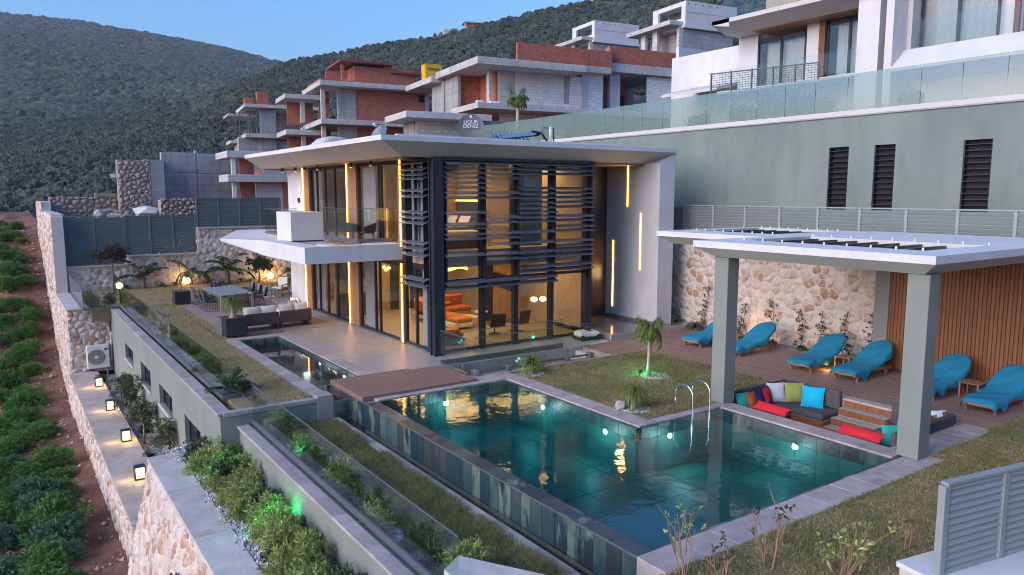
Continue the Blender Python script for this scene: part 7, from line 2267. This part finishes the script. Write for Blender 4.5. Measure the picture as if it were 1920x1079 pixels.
def green_spot(lab, x, y, z, e, dx, dy):
    t = thing('green_spotlight', lab, 'spotlight', (x, y, z), 0, 'green garden spotlights')
    obj('spike', MB().tube([(0, 0, 0), (0, 0, .1)], .01, 6), 'plastic_dark', t)
    obj('housing', MB().lathe([(.03, 0), (.045, .06), (.045, .1)], 12).xf(Tr(0, 0, .1, math.atan2(dy, dx)) @ Matrix.Rotation(.9, 4, 'Y')), 'plastic_dark', t)
    obj('lens', MB().lathe([(.038, .1), (.038, .104)], 12).xf(Tr(0, 0, .1, math.atan2(dy, dx)) @ Matrix.Rotation(.9, 4, 'Y')), 'green_lamp', t)
    lamp('glow', 'POINT', (dx * .2, dy * .2, .26), e, (.01, 1, .25), .04, t)
green_spot('green spotlight at the foot of the young lawn palm', 15.15, 15.4, 0, 3.0, 1, .3)
green_spot('green spotlight under the shrubs at the far end of the gravel planter', 3.95, 18.0, -1.42, 3.0, 1, 0)
green_spot('green spotlight under the shrubs in the middle of the gravel planter', 4.1, 14.2, -1.42, 7.0, 1, -.2)
green_spot('green spotlight close to the retaining wall in the gravel planter', 4.35, 19.0, -1.42, 3.0, 1, .5)
green_spot('green spotlight among the pebbles behind the lower railing', 5.2, 15.6, -.6, .6, 0, 1)
green_spot('small green spotlight by the light well palm', 12.95, 17.8, 0, .2, 0, 1)
# garden hose at the villa corner
obj('garden_hose', MB().tube([(22.0 + .14 * math.cos(k * .5), 20.6 + .14 * math.sin(k * .5), .22 + k * .004) for k in range(40)], .014, 6, False), 'leaf_evergreen', None, True, label='coiled green garden hose by the end wall of the villa', cat='hose')
# iron gate in the wall near the bottom edge
ig = thing('iron_gate', 'black wrought iron gate set in the stone wall at the bottom edge', 'gate', (2.45, 15.2, -3.4), world=True)
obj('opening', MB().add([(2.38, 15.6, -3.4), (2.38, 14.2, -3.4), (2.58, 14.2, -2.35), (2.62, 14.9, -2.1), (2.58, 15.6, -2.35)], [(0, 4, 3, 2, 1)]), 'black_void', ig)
for k in range(6): obj('bar', MB().tube([(2.3, 15.55 - k * .26, -3.3), (2.48, 15.55 - k * .26, -2.3 + .1 * (k % 2))], .02, 6), 'plastic_dark', ig)
obj('scroll', MB().tube([(2.36, 15.3 + .22 * math.sin(k * .4) * k / 20, -2.35 + .2 * math.cos(k * .4) * k / 20) for k in range(30)], .016, 5, False), 'plastic_dark', ig)


# ------------------------------------------------------------------ grass
def grass(name, rects, dens, h, w, m, label, seed, lean=.5, skip=None):
    r = np.random.RandomState(seed)
    P = []
    for (x0, x1, y0, y1, z) in rects:
        n = int((x1 - x0) * (y1 - y0) * dens)
        P.append(np.stack([r.uniform(x0, x1, n), r.uniform(y0, y1, n), np.full(n, z)], 1))
    P = np.concatenate(P)
    if skip is not None: P = P[~skip(P)]
    n = len(P)
    k = np.clip(.75 + .5 * vnoise(P, 2.2, seed), .35, 1.4)
    H_ = h * k * r.uniform(.5, 1.15, n); a = r.uniform(0, 6.283, n); b_ = r.uniform(0, 6.283, n)
    W_ = w * r.uniform(.6, 1.2, n)
    S = np.stack([np.cos(a) * W_, np.sin(a) * W_, np.zeros(n)], 1)
    L_ = np.stack([np.cos(b_), np.sin(b_), np.zeros(n)], 1) * (H_ * lean * r.uniform(.2, 1.4, n))[:, None]
    up = np.zeros((n, 3)); up[:, 2] = H_
    V_ = np.stack([P - S, P + S, P + up * .95 + L_], 1).reshape(-1, 3)
    F_ = np.arange(3 * n).reshape(n, 3)
    return put(name, npmesh(name, V_, F_, m), label=label, cat='grass', kind='stuff')


grass('grass', [(5.0, 6.5, 18.64, 28, 0)], 2000, .06, .011, 'grass_dry', 'dry yellowish lawn beside the reflecting pool', 1, .9)
grass('grass', [(4.7, 6.9, 28, 39.2, 0), (4.2, 15, 39.3, 46.7, 0)], 600, .07, .018, 'grass_dry', 'dry lawn round the patio deck', 2, .9)
grass('grass', [(12.36, 17.92, 12.56, 17.9, 0), (12.36, 14.8, 12.26, 12.56, 0)], 2000, .065, .012, 'grass_mix', 'patchy green and brown lawn between pool and deck', 3, .9)
grass('grass', [(7.0, 15.3, 3.2, 6.9, 0), (15.3, 18.2, 2.0, 7.22, 0), (18.0, 22, 4.6, 7.3, 0)], 2200, .065, .01, 'grass_mix', 'green and brown lawn at the near end of the pool', 4, .9)
grass('grass', [(5.5, 6.95, 7.0, 18.5, -.62)], 4500, .16, .008, 'grass_green', 'long unkempt grass strip below the infinity edge', 5, 1.1)
